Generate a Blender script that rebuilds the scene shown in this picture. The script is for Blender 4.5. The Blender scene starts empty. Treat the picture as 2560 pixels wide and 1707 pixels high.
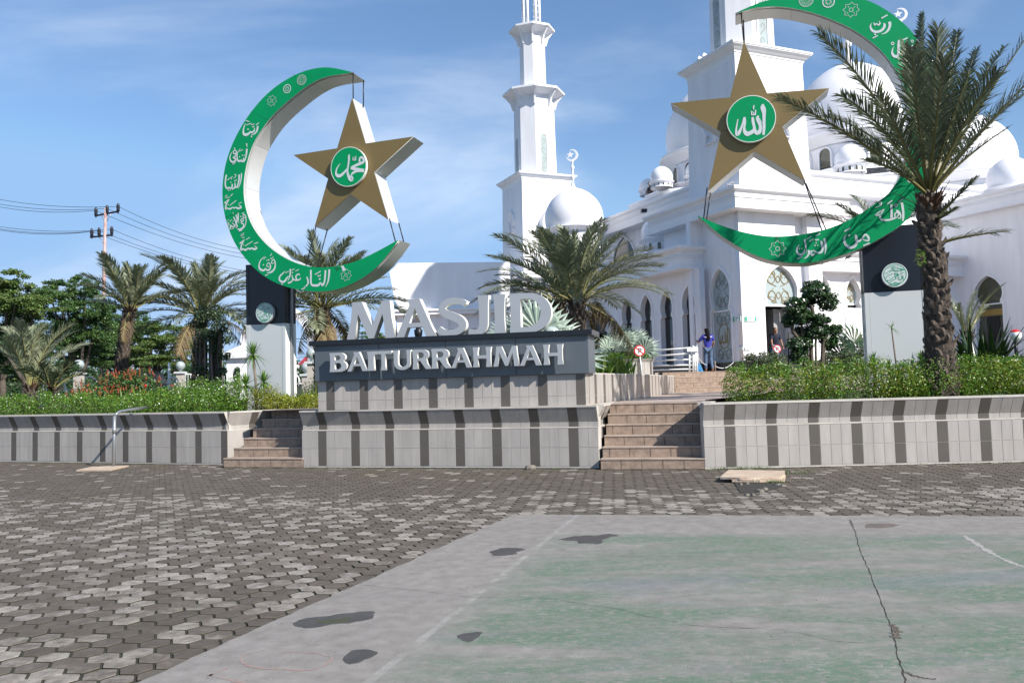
import bpy, bmesh, math, random
import numpy as np
from math import sin, cos, pi, radians, sqrt, atan2, hypot
from mathutils import Vector, Matrix
R_ = random.Random(7)
SC = bpy.context.scene
COL = SC.collection

# ---------------------------------------------------------------- camera
FL, CX, CY, CZ = 2068.0, 1280.0, 853.5, 1.4      # focal length in pixels of the 2560 px frame, eye height
PITCH, ROLL = math.atan(112 / 2068.0), radians(-1.55)
cam = bpy.data.cameras.new('camera')
cam.sensor_width = 36.0
cam.lens = FL / 2560.0 * 36.0
cam.clip_start = 0.1
cam.clip_end = 3000
camo = bpy.data.objects.new('camera', cam)
COL.objects.link(camo)
CR = (Matrix.Rotation(pi / 2 + PITCH, 4, 'X') @ Matrix.Rotation(ROLL, 4, 'Z'))
camo.matrix_world = Matrix.Translation((0, 0, CZ)) @ CR
SC.camera = camo

# ---------------------------------------------------------------- sun, sky, exposure
SUN_AZ, SUN_EL = radians(48), radians(36)       # azimuth from the camera's back towards its right
sd = Vector((sin(SUN_AZ) * cos(SUN_EL), -cos(SUN_AZ) * cos(SUN_EL), sin(SUN_EL)))
sun = bpy.data.lights.new('sun', 'SUN')
sun.energy = 4.6
sun.angle = radians(0.53)
sun.color = (1.0, 0.94, 0.86)
suno = bpy.data.objects.new('sun', sun)
COL.objects.link(suno)
suno.rotation_euler = sd.to_track_quat('Z', 'Y').to_euler()
suno.location = (12, -12, 25)

W = bpy.data.worlds.new('World')
SC.world = W
W.use_nodes = True
nt = W.node_tree
nt.nodes.clear()
def N(t, tree=None, **k):
    n = (tree or nt).nodes.new(t)
    for a, b in k.items():
        setattr(n, a, b)
    return n
out = N('ShaderNodeOutputWorld')
bg = N('ShaderNodeBackground')
sky = N('ShaderNodeTexSky', sky_type='NISHITA', sun_disc=False, sun_elevation=SUN_EL,
        sun_rotation=atan2(sd.x, sd.y), altitude=0.0, air_density=1.0, dust_density=0.6, ozone_density=1.6)
tc = N('ShaderNodeTexCoord')
sep = N('ShaderNodeSeparateXYZ')
nt.links.new(tc.outputs['Generated'], sep.inputs[0])
zz = N('ShaderNodeMath', operation='ADD'); zz.inputs[1].default_value = 0.22
nt.links.new(sep.outputs[2], zz.inputs[0])
dx = N('ShaderNodeMath', operation='DIVIDE'); dy = N('ShaderNodeMath', operation='DIVIDE')
nt.links.new(sep.outputs[0], dx.inputs[0]); nt.links.new(zz.outputs[0], dx.inputs[1])
nt.links.new(sep.outputs[1], dy.inputs[0]); nt.links.new(zz.outputs[0], dy.inputs[1])
cmb = N('ShaderNodeCombineXYZ')
nt.links.new(dx.outputs[0], cmb.inputs[0]); nt.links.new(dy.outputs[0], cmb.inputs[1])
mp = N('ShaderNodeMapping'); mp.inputs['Rotation'].default_value = (0, 0, radians(28)); mp.inputs['Scale'].default_value = (0.75, 1.15, 1)
mp.inputs['Location'].default_value = (5.2, 0.4, 0)
nt.links.new(cmb.outputs[0], mp.inputs[0])
n1 = N('ShaderNodeTexNoise'); n1.inputs['Scale'].default_value = 0.9; n1.inputs['Detail'].default_value = 7; n1.inputs['Roughness'].default_value = 0.52; n1.inputs['Distortion'].default_value = 0.6
nt.links.new(mp.outputs[0], n1.inputs['Vector'])
n2 = N('ShaderNodeTexNoise'); n2.inputs['Scale'].default_value = 3.2; n2.inputs['Detail'].default_value = 8; n2.inputs['Roughness'].default_value = 0.62; n2.inputs['Distortion'].default_value = 0.6
nt.links.new(mp.outputs[0], n2.inputs['Vector'])
r1 = N('ShaderNodeMapRange', interpolation_type='SMOOTHSTEP'); r1.inputs[1].default_value = 0.47; r1.inputs[2].default_value = 0.72
nt.links.new(n1.outputs[0], r1.inputs[0])
r2 = N('ShaderNodeMapRange'); r2.inputs[1].default_value = 0.30; r2.inputs[2].default_value = 0.68; r2.inputs[3].default_value = 0.45; r2.inputs[4].default_value = 1.0
nt.links.new(n2.outputs[0], r2.inputs[0])
mu = N('ShaderNodeMath', operation='MULTIPLY')
nt.links.new(r1.outputs[0], mu.inputs[0]); nt.links.new(r2.outputs[0], mu.inputs[1])
# a thin veil that thickens towards the horizon
hz = N('ShaderNodeMapRange'); hz.inputs[1].default_value = 0.0; hz.inputs[2].default_value = 0.16; hz.inputs[3].default_value = 0.42; hz.inputs[4].default_value = 0.05
nt.links.new(sep.outputs[2], hz.inputs[0])
mu2 = N('ShaderNodeMath', operation='MULTIPLY_ADD'); mu2.inputs[1].default_value = 0.75
nt.links.new(mu.outputs[0], mu2.inputs[0]); nt.links.new(hz.outputs[0], mu2.inputs[2])
mx = N('ShaderNodeMix', data_type='RGBA')
nt.links.new(mu2.outputs[0], mx.inputs[0])
mx.inputs[7].default_value = (5.2, 5.9, 7.0, 1)
tint = N('ShaderNodeMix', data_type='RGBA', blend_type='MULTIPLY'); tint.inputs[0].default_value = 1
tint.inputs[7].default_value = (1.08, 1.04, 1.04, 1)
nt.links.new(sky.outputs[0], tint.inputs[6])
sat = N('ShaderNodeHueSaturation'); sat.inputs['Saturation'].default_value = 1.22
capn = N('ShaderNodeMix', data_type='RGBA', blend_type='DARKEN'); capn.inputs[0].default_value = 1
capn.inputs[7].default_value = (1.95, 3.45, 5.7, 1)
nt.links.new(tint.outputs[2], sat.inputs['Color']); nt.links.new(sat.outputs[0], capn.inputs[6])
nt.links.new(capn.outputs[2], mx.inputs[6])
nt.links.new(mx.outputs[2], bg.inputs[0])
bg.inputs[1].default_value = 0.094
nt.links.new(bg.outputs[0], out.inputs[0])
SC.view_settings.view_transform = 'Standard'
SC.view_settings.look = 'None'
SC.view_settings.exposure = 0.78
SC.view_settings.gamma = 1.0
SC.view_settings.use_curve_mapping = False
SC.cycles.max_bounces = 6

# ---------------------------------------------------------------- measuring helpers
CR3 = CR.to_3x3()
EYE = Vector((0, 0, CZ))
def ray(u, v):
    return CR3 @ Vector(((u - CX) / FL, -(v - CY) / FL, -1.0))
def G(u, v, z=0.0):
    r = ray(u, v)
    return EYE + r * ((z - CZ) / r.z)
def AT(u, v, Y):
    r = ray(u, v)
    return EYE + r * (Y / r.y)
def PLN(u, v, P0, n):
    r = ray(u, v)
    return EYE + r * ((P0 - EYE).dot(n) / r.dot(n))

# ---------------------------------------------------------------- materials
MAT = {}
def mat(name, col, rough=0.6, metal=0.0, var=0.0, scale=3.0, bump=0.0, bscale=40.0, island=0.0, hue=0.0, spec=0.5,
        col2=None, trans=0.0, stretch=None, emit=None):
    m = bpy.data.materials.new(name)
    m.use_nodes = True
    t = m.node_tree
    b = t.nodes['Principled BSDF']
    b.inputs['Roughness'].default_value = rough
    b.inputs['Metallic'].default_value = metal
    b.inputs['Specular IOR Level'].default_value = spec
    c = t.nodes.new('ShaderNodeRGB'); c.outputs[0].default_value = (*col, 1)
    last = c.outputs[0]
    geo = t.nodes.new('ShaderNodeNewGeometry')
    pos = geo.outputs['Position']
    if stretch:
        mpn = t.nodes.new('ShaderNodeMapping'); mpn.inputs['Scale'].default_value = stretch
        t.links.new(pos, mpn.inputs[0]); pos = mpn.outputs[0]
    if var > 0 or col2:
        nz = t.nodes.new('ShaderNodeTexNoise'); nz.inputs['Scale'].default_value = scale
        nz.inputs['Detail'].default_value = 6; nz.inputs['Roughness'].default_value = 0.6
        t.links.new(pos, nz.inputs['Vector'])
        rr = t.nodes.new('ShaderNodeMapRange'); rr.inputs[1].default_value = 0.3; rr.inputs[2].default_value = 0.7
        t.links.new(nz.outputs[0], rr.inputs[0])
        mxx = t.nodes.new('ShaderNodeMix'); mxx.data_type = 'RGBA'
        t.links.new(rr.outputs[0], mxx.inputs[0])
        t.links.new(last, mxx.inputs[6])
        mxx.inputs[7].default_value = (*(col2 or tuple(x * (1 - var) for x in col)), 1)
        last = mxx.outputs[2]
    if island > 0 or hue > 0:
        hs = t.nodes.new('ShaderNodeHueSaturation')
        vr = t.nodes.new('ShaderNodeMapRange'); vr.inputs[3].default_value = 1 - island; vr.inputs[4].default_value = 1 + island
        t.links.new(geo.outputs['Random Per Island'], vr.inputs[0])
        t.links.new(vr.outputs[0], hs.inputs['Value'])
        if hue > 0:
            wn = t.nodes.new('ShaderNodeMath'); wn.operation = 'MULTIPLY'; wn.inputs[1].default_value = 17.31
            fr = t.nodes.new('ShaderNodeMath'); fr.operation = 'FRACT'
            hr = t.nodes.new('ShaderNodeMapRange'); hr.inputs[3].default_value = 0.5 - hue; hr.inputs[4].default_value = 0.5 + hue
            t.links.new(geo.outputs['Random Per Island'], wn.inputs[0]); t.links.new(wn.outputs[0], fr.inputs[0])
            t.links.new(fr.outputs[0], hr.inputs[0]); t.links.new(hr.outputs[0], hs.inputs['Hue'])
        t.links.new(last, hs.inputs['Color'])
        last = hs.outputs[0]
    t.links.new(last, b.inputs['Base Color'])
    if bump > 0:
        bn = t.nodes.new('ShaderNodeTexNoise'); bn.inputs['Scale'].default_value = bscale; bn.inputs['Detail'].default_value = 5
        t.links.new(pos, bn.inputs['Vector'])
        bb = t.nodes.new('ShaderNodeBump'); bb.inputs['Strength'].default_value = bump; bb.inputs['Distance'].default_value = 0.02
        t.links.new(bn.outputs[0], bb.inputs['Height']); t.links.new(bb.outputs[0], b.inputs['Normal'])
    if trans > 0:      # thin leaves let some light through
        tr = t.nodes.new('ShaderNodeBsdfTranslucent'); ms = t.nodes.new('ShaderNodeMixShader'); ms.inputs[0].default_value = trans
        t.links.new(last, tr.inputs[0]); t.links.new(b.outputs[0], ms.inputs[1]); t.links.new(tr.outputs[0], ms.inputs[2])
        t.links.new(ms.outputs[0], t.nodes['Material Output'].inputs[0])
    MAT[name] = m
    return m

mat('white_paint', (0.79, 0.79, 0.82), 0.55, var=0.13, scale=1.6, stretch=(1.6, 1.6, 0.22), bump=0.05, bscale=8)
mat('white_trim', (0.80, 0.80, 0.82), 0.5, var=0.08, scale=1.2)
mat('dome_paint', (0.80, 0.80, 0.83), 0.38, var=0.10, scale=1.5, stretch=(1.2, 1.2, .3))
mat('tile_light', (0.385, 0.362, 0.340), 0.28, var=0.20, scale=2.2, stretch=(3, 3, .45), bump=0.02, bscale=60)
mat('tile_light_b', (0.405, 0.380, 0.356), 0.30, var=0.22, scale=2.2, stretch=(3, 3, .45), bump=0.02, bscale=60)
mat('tile_dark', (0.105, 0.094, 0.083), 0.28, var=0.15, scale=2.2, bump=0.02, bscale=60)
mat('grout', (0.50, 0.47, 0.43), 0.9, var=0.25, scale=4)
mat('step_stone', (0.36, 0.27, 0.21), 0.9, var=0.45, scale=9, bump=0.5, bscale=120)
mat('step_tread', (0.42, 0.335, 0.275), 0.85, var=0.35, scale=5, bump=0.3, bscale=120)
mat('joint_dark', (0.06, 0.05, 0.045), 0.95)
mat('landing_tile', (0.44, 0.35, 0.30), 0.6, var=0.25, scale=1.5, stretch=(0.4, 3.5, 1))
mat('soil', (0.045, 0.04, 0.028), 0.95, var=0.4, scale=30, bump=0.6, bscale=90)
mat('grass_ground', (0.06, 0.085, 0.025), 0.95, var=0.5, scale=2, bump=0.5, bscale=60)
mat('asphalt', (0.07, 0.068, 0.065), 0.9, var=0.3, scale=1.5, bump=0.3, bscale=150)
mat('panel_grey', (0.105, 0.125, 0.145), 0.42, metal=0.25, var=0.08, scale=1.0)
mat('cap_black', (0.008, 0.009, 0.012), 0.28)
mat('letter_face', (0.40, 0.42, 0.44), 0.40, metal=0.35, var=0.06, scale=2)
mat('letter_side', (0.78, 0.78, 0.74), 0.40)  # paler than the face: sunlight on the letters' sides put into the colour
mat('acp_white', (0.50, 0.53, 0.54), 0.38, var=0.05, scale=0.8)
mat('acp_edge', (0.66, 0.68, 0.66), 0.35)
mat('acp_black', (0.006, 0.009, 0.016), 0.33, var=0.2, scale=1)
mat('print_green', (0.001, 0.265, 0.095), 0.55, spec=0.12, var=0.14, scale=1.1)
mat('print_green_dark', (0.003, 0.12, 0.045), 0.5)
mat('print_white', (0.52, 0.56, 0.58), 0.5)
mat('print_teal', (0.02, 0.30, 0.16), 0.5)
mat('gold_sheet', (0.205, 0.145, 0.055), 0.48, metal=0.25, var=0.12, scale=0.8)
mat('steel', (0.66, 0.66, 0.64), 0.16, metal=0.85, var=0.12, scale=1.2, bump=0.05, bscale=2)
mat('steel_matt', (0.70, 0.71, 0.70), 0.35, metal=0.35, var=0.10, scale=1.3)
mat('rod_dark', (0.02, 0.021, 0.023), 0.4, metal=0.6)
mat('galvanised', (0.33, 0.35, 0.37), 0.42, metal=0.6, var=0.2, scale=20)
mat('glass_dark', (0.016, 0.020, 0.020), 0.06, spec=0.8, var=0.4, scale=0.9)
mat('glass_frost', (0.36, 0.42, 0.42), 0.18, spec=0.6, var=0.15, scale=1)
mat('glass_stain', (0.035, 0.05, 0.045), 0.12, spec=0.7, col2=(0.10, 0.09, 0.04), scale=6)
mat('gold_line', (0.30, 0.20, 0.06), 0.3, metal=0.6)
mat('grey_line', (0.20, 0.21, 0.19), 0.4)
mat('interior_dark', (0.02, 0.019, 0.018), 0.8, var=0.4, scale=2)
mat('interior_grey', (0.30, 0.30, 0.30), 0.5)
mat('base_stone', (0.035, 0.03, 0.03), 0.25)
mat('sign_white', (0.78, 0.80, 0.80), 0.4)
mat('sign_green', (0.01, 0.30, 0.17), 0.4)
mat('sign_red', (0.50, 0.015, 0.02), 0.4)
mat('sign_black', (0.01, 0.01, 0.012), 0.5)
mat('rail_white', (0.72, 0.73, 0.73), 0.35)
mat('wood_pole', (0.33, 0.24, 0.21), 0.8, var=0.45, scale=3, col2=(0.42, 0.38, 0.36))
mat('pole_metal', (0.40, 0.36, 0.35), 0.6, col2=(0.30, 0.13, 0.11), scale=1.6)
mat('insulator', (0.02, 0.02, 0.03), 0.3)
mat('wire', (0.03, 0.032, 0.038), 0.6)
mat('red_roof', (0.36, 0.03, 0.035), 0.5, var=0.3, scale=1)
mat('blue_awning', (0.03, 0.22, 0.55), 0.5)
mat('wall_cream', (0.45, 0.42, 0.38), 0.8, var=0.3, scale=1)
mat('car_paint', (0.006, 0.008, 0.016), 0.3, spec=0.4)
mat('car_glass', (0.008, 0.01, 0.013), 0.05, spec=0.9)
mat('tail_light', (0.55, 0.01, 0.01), 0.2)
mat('rubber', (0.015, 0.015, 0.015), 0.8)
mat('wheel_metal', (0.4, 0.4, 0.42), 0.3, metal=0.8)
mat('skin', (0.24, 0.12, 0.07), 0.55)
mat('hair', (0.006, 0.005, 0.006), 0.9, spec=0.1)
mat('shirt_blue', (0.028, 0.032, 0.30), 0.8, var=0.3, scale=14)
mat('shirt_trim', (0.7, 0.72, 0.8), 0.8)
mat('jeans', (0.035, 0.065, 0.13), 0.85, col2=(0.10, 0.16, 0.25), scale=10)
mat('shirt_navy', (0.012, 0.016, 0.035), 0.8)
mat('cloth_black', (0.008, 0.008, 0.010), 0.8)
mat('shoe', (0.10, 0.06, 0.04), 0.7)
mat('broom_blue', (0.03, 0.20, 0.42), 0.6)
mat('wood_board', (0.56, 0.50, 0.40), 0.8, col2=(0.36, 0.23, 0.16), scale=4, bump=0.4, stretch=(1, 6, 1), bscale=30)
mat('concrete_old', (0.20, 0.185, 0.155), 0.9, var=0.4, scale=12, bump=0.5, bscale=60)
# plants
mat('frond_leaf', (0.115, 0.140, 0.080), 0.38, island=0.5, hue=0.025, trans=0.28, spec=0.6)
mat('frond_leaf_pale', (0.235, 0.262, 0.165), 0.42, island=0.38, hue=0.03, trans=0.25, spec=0.6)
mat('frond_dry', (0.17, 0.12, 0.06), 0.7, island=0.5, hue=0.02, trans=0.15)
mat('rachis', (0.20, 0.19, 0.07), 0.5)
mat('rachis_big', (0.17, 0.155, 0.05), 0.45, var=0.4, scale=6)
mat('palm_trunk', (0.060, 0.044, 0.034), 0.95, var=0.6, scale=14, bump=0.9, bscale=35)
mat('leaf_boot', (0.13, 0.10, 0.078), 0.9, var=0.65, scale=16, bump=0.6, bscale=50)
mat('boot_fibre', (0.10, 0.05, 0.028), 0.95, var=0.5, scale=20)
mat('fan_leaf', (0.26, 0.33, 0.27), 0.45, island=0.25, trans=0.2)
mat('fan_leaf_dark', (0.10, 0.15, 0.125), 0.45, island=0.3, trans=0.15)
mat('hedge_leaf', (0.105, 0.215, 0.020), 0.42, island=0.5, hue=0.03, trans=0.3)
mat('hedge_leaf_b', (0.10, 0.18, 0.022), 0.42, island=0.5, hue=0.03, trans=0.3)
mat('hedge_yellow', (0.21, 0.24, 0.018), 0.45, island=0.4, hue=0.025, trans=0.3)
mat('hedge_grey', (0.075, 0.105, 0.045), 0.5, island=0.45, hue=0.02, trans=0.2)
mat('hedge_twig', (0.11, 0.085, 0.06), 0.9, island=0.3)
mat('flower_white', (0.75, 0.76, 0.74), 0.6)
mat('flower_red', (0.33, 0.085, 0.038), 0.6, island=0.4, hue=0.02)
mat('lily_leaf', (0.145, 0.235, 0.035), 0.4, island=0.35, hue=0.03, trans=0.35)
mat('yucca_leaf', (0.10, 0.20, 0.028), 0.38, island=0.4, hue=0.03, trans=0.25)
mat('agave_leaf', (0.022, 0.060, 0.014), 0.35, island=0.4, hue=0.02, trans=0.12, var=0.5, scale=5)
mat('bonsai_leaf', (0.034, 0.080, 0.024), 0.28, island=0.55, hue=0.02, trans=0.12, spec=0.7)
mat('ficus_leaf', (0.055, 0.090, 0.038), 0.35, island=0.5, hue=0.02, trans=0.2)
mat('tree_leaf', (0.078, 0.150, 0.040), 0.45, island=0.55, hue=0.03, trans=0.3)
mat('tree_leaf_b', (0.115, 0.180, 0.045), 0.45, island=0.55, hue=0.03, trans=0.3)
mat('tree_leaf_dark', (0.042, 0.095, 0.028), 0.45, island=0.5, hue=0.03, trans=0.25)
mat('bark', (0.11, 0.09, 0.07), 0.9, var=0.5, scale=8, bump=0.6, bscale=30)
mat('bark_pale', (0.20, 0.16, 0.13), 0.9, var=0.4, scale=8)
mat('grass_blade', (0.09, 0.15, 0.03), 0.6, island=0.4, trans=0.3)

# ---------------------------------------------------------------- object helpers
WM = {}
def wm(o):
    return WM[o.name] if o is not None else Matrix.Identity(4)
def link(name, mesh, mats=None, parent=None, M=None):
    o = bpy.data.objects.new(name, mesh)
    COL.objects.link(o)
    M = M if M is not None else Matrix.Identity(4)
    if mats is not None and mesh is not None and len(mesh.materials) == 0:
        for m_ in (mats if isinstance(mats, (list, tuple)) else [mats]):
            mesh.materials.append(MAT[m_])
    if parent is not None:
        o.parent = parent
        o.matrix_parent_inverse = wm(parent).inverted()
    o.matrix_basis = M
    WM[o.name] = M.copy()
    return o
def info(o, label=None, cat=None, group=None, kind=None):
    if label: o['label'] = label
    if cat: o['category'] = cat
    if group: o['group'] = group
    if kind: o['kind'] = kind
    return o
def thing(name, label, cat, loc, group=None):
    return info(link(name, None, M=Matrix.Translation(Vector(loc))), label, cat, group)
def me(name, V, F, mi=None, smooth=False):
    m_ = bpy.data.meshes.new(name)
    m_.from_pydata([tuple(v) for v in V], [], F)
    if mi is not None:
        m_.polygons.foreach_set('material_index', mi)
    if smooth:
        m_.polygons.foreach_set('use_smooth', [True] * len(m_.polygons))
    m_.update()
    return m_
def mesh_np(name, V, F4, mi=None, smooth=False):     # fast: V (n,3), F4 (m,4) or (m,3)
    m_ = bpy.data.meshes.new(name)
    k = F4.shape[1]
    m_.vertices.add(len(V)); m_.vertices.foreach_set('co', np.asarray(V, np.float32).ravel())
    m_.loops.add(F4.size); m_.loops.foreach_set('vertex_index', F4.astype(np.int32).ravel())
    m_.polygons.add(len(F4)); m_.polygons.foreach_set('loop_start', np.arange(0, F4.size, k, dtype=np.int32))
    m_.polygons.foreach_set('loop_total', np.full(len(F4), k, np.int32))
    if mi is not None: m_.polygons.foreach_set('material_index', np.asarray(mi, np.int32))
    if smooth: m_.polygons.foreach_set('use_smooth', np.ones(len(F4), bool))
    m_.update(calc_edges=True); m_.validate()
    return m_
class B:                                             # a list of shapes collected into one mesh
    def __init__(s): s.V = []; s.F = []; s.mi = []; s.sm = []
    def add(s, V, F, mi=0, sm=False):
        o = len(s.V); s.V += [Vector(v) for v in V]
        s.F += [tuple(i + o for i in f) for f in F]; s.mi += [mi] * len(F); s.sm += [sm] * len(F)
        return s
    def box(s, lo, hi, M=None, mi=0):
        x0, y0, z0 = lo; x1, y1, z1 = hi
        V = [Vector(p) for p in ((x0, y0, z0), (x1, y0, z0), (x1, y1, z0), (x0, y1, z0), (x0, y0, z1), (x1, y0, z1), (x1, y1, z1), (x0, y1, z1))]
        if M is not None: V = [M @ v for v in V]
        return s.add(V, [(0, 3, 2, 1), (4, 5, 6, 7), (0, 1, 5, 4), (1, 2, 6, 5), (2, 3, 7, 6), (3, 0, 4, 7)], mi)
    def tube(s, pts, rad, n=8, mi=0, caps=True, sm=True):
        pts = [Vector(p) for p in pts]
        rad = rad if isinstance(rad, (list, tuple)) else [rad] * len(pts)
        V = []; F = []; up = None
        for i, p in enumerate(pts):
            t = (pts[min(i + 1, len(pts) - 1)] - pts[max(i - 1, 0)]).normalized()
            if up is None: up = Vector((0, 0, 1)) if abs(t.z) < 0.9 else Vector((1, 0, 0))
            sdv = t.cross(up).normalized(); up = sdv.cross(t).normalized()
            for k in range(n):
                a = 2 * pi * k / n
                V.append(p + (sdv * cos(a) + up * sin(a)) * rad[i])
        for i in range(len(pts) - 1):
            for k in range(n):
                F.append((i * n + k, i * n + (k + 1) % n, (i + 1) * n + (k + 1) % n, (i + 1) * n + k))
        if caps:
            F.append(tuple(range(n - 1, -1, -1))); F.append(tuple(range((len(pts) - 1) * n, len(pts) * n)))
        return s.add(V, F, mi, sm)
    def lathe(s, prof, n=24, M=None, mi=0, sm=True, a0=0, a1=2 * pi):
        V = []; F = []; full = abs(a1 - a0 - 2 * pi) < 1e-6; m_ = n if full else n + 1
        for r, z in prof:
            for k in range(m_):
                a = a0 + (a1 - a0) * k / n
                V.append(Vector((r * cos(a), r * sin(a), z)))
        for i in range(len(prof) - 1):
            for k in range(n):
                k2 = (k + 1) % m_
                F.append((i * m_ + k, i * m_ + k2, (i + 1) * m_ + k2, (i + 1) * m_ + k))
        if M is not None: V = [M @ v for v in V]
        return s.add(V, F, mi, sm)
    def prism(s, poly, z0, z1, M=None, mi=0):
        n = len(poly)
        V = [Vector((x, y, z0)) for x, y in poly] + [Vector((x, y, z1)) for x, y in poly]
        if M is not None: V = [M @ v for v in V]
        F = [tuple(range(n - 1, -1, -1)), tuple(range(n, 2 * n))] + [(i, (i + 1) % n, (i + 1) % n + n, i + n) for i in range(n)]
        return s.add(V, F, mi)
    def mesh(s, name):
        m_ = bpy.data.meshes.new(name)
        m_.from_pydata([tuple(v) for v in s.V], [], s.F)
        m_.polygons.foreach_set('material_index', s.mi)
        m_.polygons.foreach_set('use_smooth', s.sm)
        m_.update()
        return m_
    def build(s, name, mats, parent=None, M=None):
        return link(name, s.mesh(name), mats, parent, M)
def top(b, name, mats, label=None, cat=None, group=None, kind=None):   # world-space mesh as a top-level object with its origin at its base
    V = b.V
    lo = Vector((min(v.x for v in V), min(v.y for v in V), min(v.z for v in V))); hi = Vector((max(v.x for v in V), max(v.y for v in V), 0))
    c = Vector(((lo.x + hi.x) / 2, (lo.y + hi.y) / 2, lo.z))
    b.V = [v - c for v in V]
    return info(b.build(name, mats, None, Matrix.Translation(c)), label, cat, group, kind)
def frame(o, x, y):      # local x, y given; z = x cross y
    x = Vector(x).normalized(); y = Vector(y).normalized(); z = x.cross(y).normalized()
    return Matrix(((x.x, y.x, z.x, o[0]), (x.y, y.y, z.y, o[1]), (x.z, y.z, z.z, o[2]), (0, 0, 0, 1)))
def fill2d(contours, depth, name='shape', bevel=0.0):   # contours in local xy; solid from z=0 down to z=-depth, holes by nesting
    cu = bpy.data.curves.new('c', 'CURVE'); cu.dimensions = '2D'; cu.fill_mode = 'BOTH'; cu.extrude = max(depth / 2 - bevel, 0); cu.bevel_depth = bevel
    cu.bevel_resolution = 0
    for c in contours:
        sp = cu.splines.new('POLY'); sp.points.add(len(c) - 1); sp.use_cyclic_u = True
        for i, p in enumerate(c): sp.points[i].co = (p[0], p[1], 0, 1)
    o = bpy.data.objects.new('c', cu)
    m_ = bpy.data.meshes.new_from_object(o)
    bpy.data.objects.remove(o); bpy.data.curves.remove(cu)
    m_.name = name
    m_.transform(Matrix.Translation((0, 0, -depth / 2)))
    m_.materials.clear()
    return m_
def slots_by_normal(m_, a=0, b_=1, thr=0.7):            # faces looking along local +z take slot a, the rest slot b_
    for p in m_.polygons:
        p.material_index = a if p.normal.z > thr else b_
def cat_rom(P, n=6, closed=False):
    P = [Vector(p) for p in P]; out_ = []; L = len(P)
    rng = range(L) if closed else range(L - 1)
    for i in rng:
        if closed: p0, p1, p2, p3 = P[(i - 1) % L], P[i], P[(i + 1) % L], P[(i + 2) % L]
        else: p0, p1, p2, p3 = P[max(i - 1, 0)], P[i], P[i + 1], P[min(i + 2, L - 1)]
        for k in range(n):
            t = k / n
            out_.append(0.5 * ((2 * p1) + (p2 - p0) * t + (2 * p0 - 5 * p1 + 4 * p2 - p3) * t * t + (3 * p1 - p0 - 3 * p2 + p3) * t ** 3))
    if not closed: out_.append(P[-1])
    return out_
def ribbon(b, pts, zoff=0.0, n=5, mi=0):                # pts: (x, y, width) brush stroke in local xy
    P = cat_rom([Vector((p[0], p[1], p[2])) for p in pts], n) if len(pts) > 2 else [Vector(p) for p in pts]
    V = []; F = []
    for i, p in enumerate(P):
        a = P[max(i - 1, 0)]; c = P[min(i + 1, len(P) - 1)]
        t = Vector((c.x - a.x, c.y - a.y)); t = t.normalized() if t.length > 1e-9 else Vector((1, 0))
        w = max(p.z, 0.0005) / 2
        V.append((p.x - t.y * w, p.y + t.x * w, zoff)); V.append((p.x + t.y * w, p.y - t.x * w, zoff))
    for i in range(len(P) - 1): F.append((2 * i + 1, 2 * i + 3, 2 * i + 2, 2 * i))
    return b.add(V, F, mi)
def clone(o, M=None, parent=None, name=None):           # copies one thing with its parts and sub-parts
    c = o.copy(); COL.objects.link(c)
    if parent is not None: c.parent = parent
    if M is not None: c.matrix_basis = M
    WM[c.name] = WM[o.name].copy() if M is None else M.copy()
    for ch in list(o.children): clone(ch, None, c)
    return c
mat('bed_dark', (0.024, 0.020, 0.015), 0.95, col2=(0.030, 0.034, 0.018), scale=5)
# ================================================================ GROUND
def flat(name, poly, z, m, kind='structure', lift=0.0):
    b = B(); b.add([(x, y, z) for x, y in poly], [tuple(range(len(poly)))])
    return info(b.build(name, m), kind=kind)
# wall line on the ground, left to right
LW = [(-34.0, 27.8), (-17.5, 21.3), (-11.74, 18.98), (-8.9, 17.83), (-5.69, 16.47)]
CW = [(-3.97, 15.52), (1.40, 13.90)]
RW = [(3.02, 13.27), (8.0, 13.08), (14.0, 13.6), (30.0, 17.0)]
flat('ground', [(-900, -200), (900, -200), (900, 1500), (-900, 1500)], -0.10, 'asphalt')
flat('forecourt_bed', [(-34.5, -6), (31, -6), (30, 17.1), (14.2, 13.7), (8.2, 13.2), (3.1, 13.5), (-4, 15.8), (-12, 19.3), (-34, 28)], -0.010, 'bed_dark')

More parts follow.
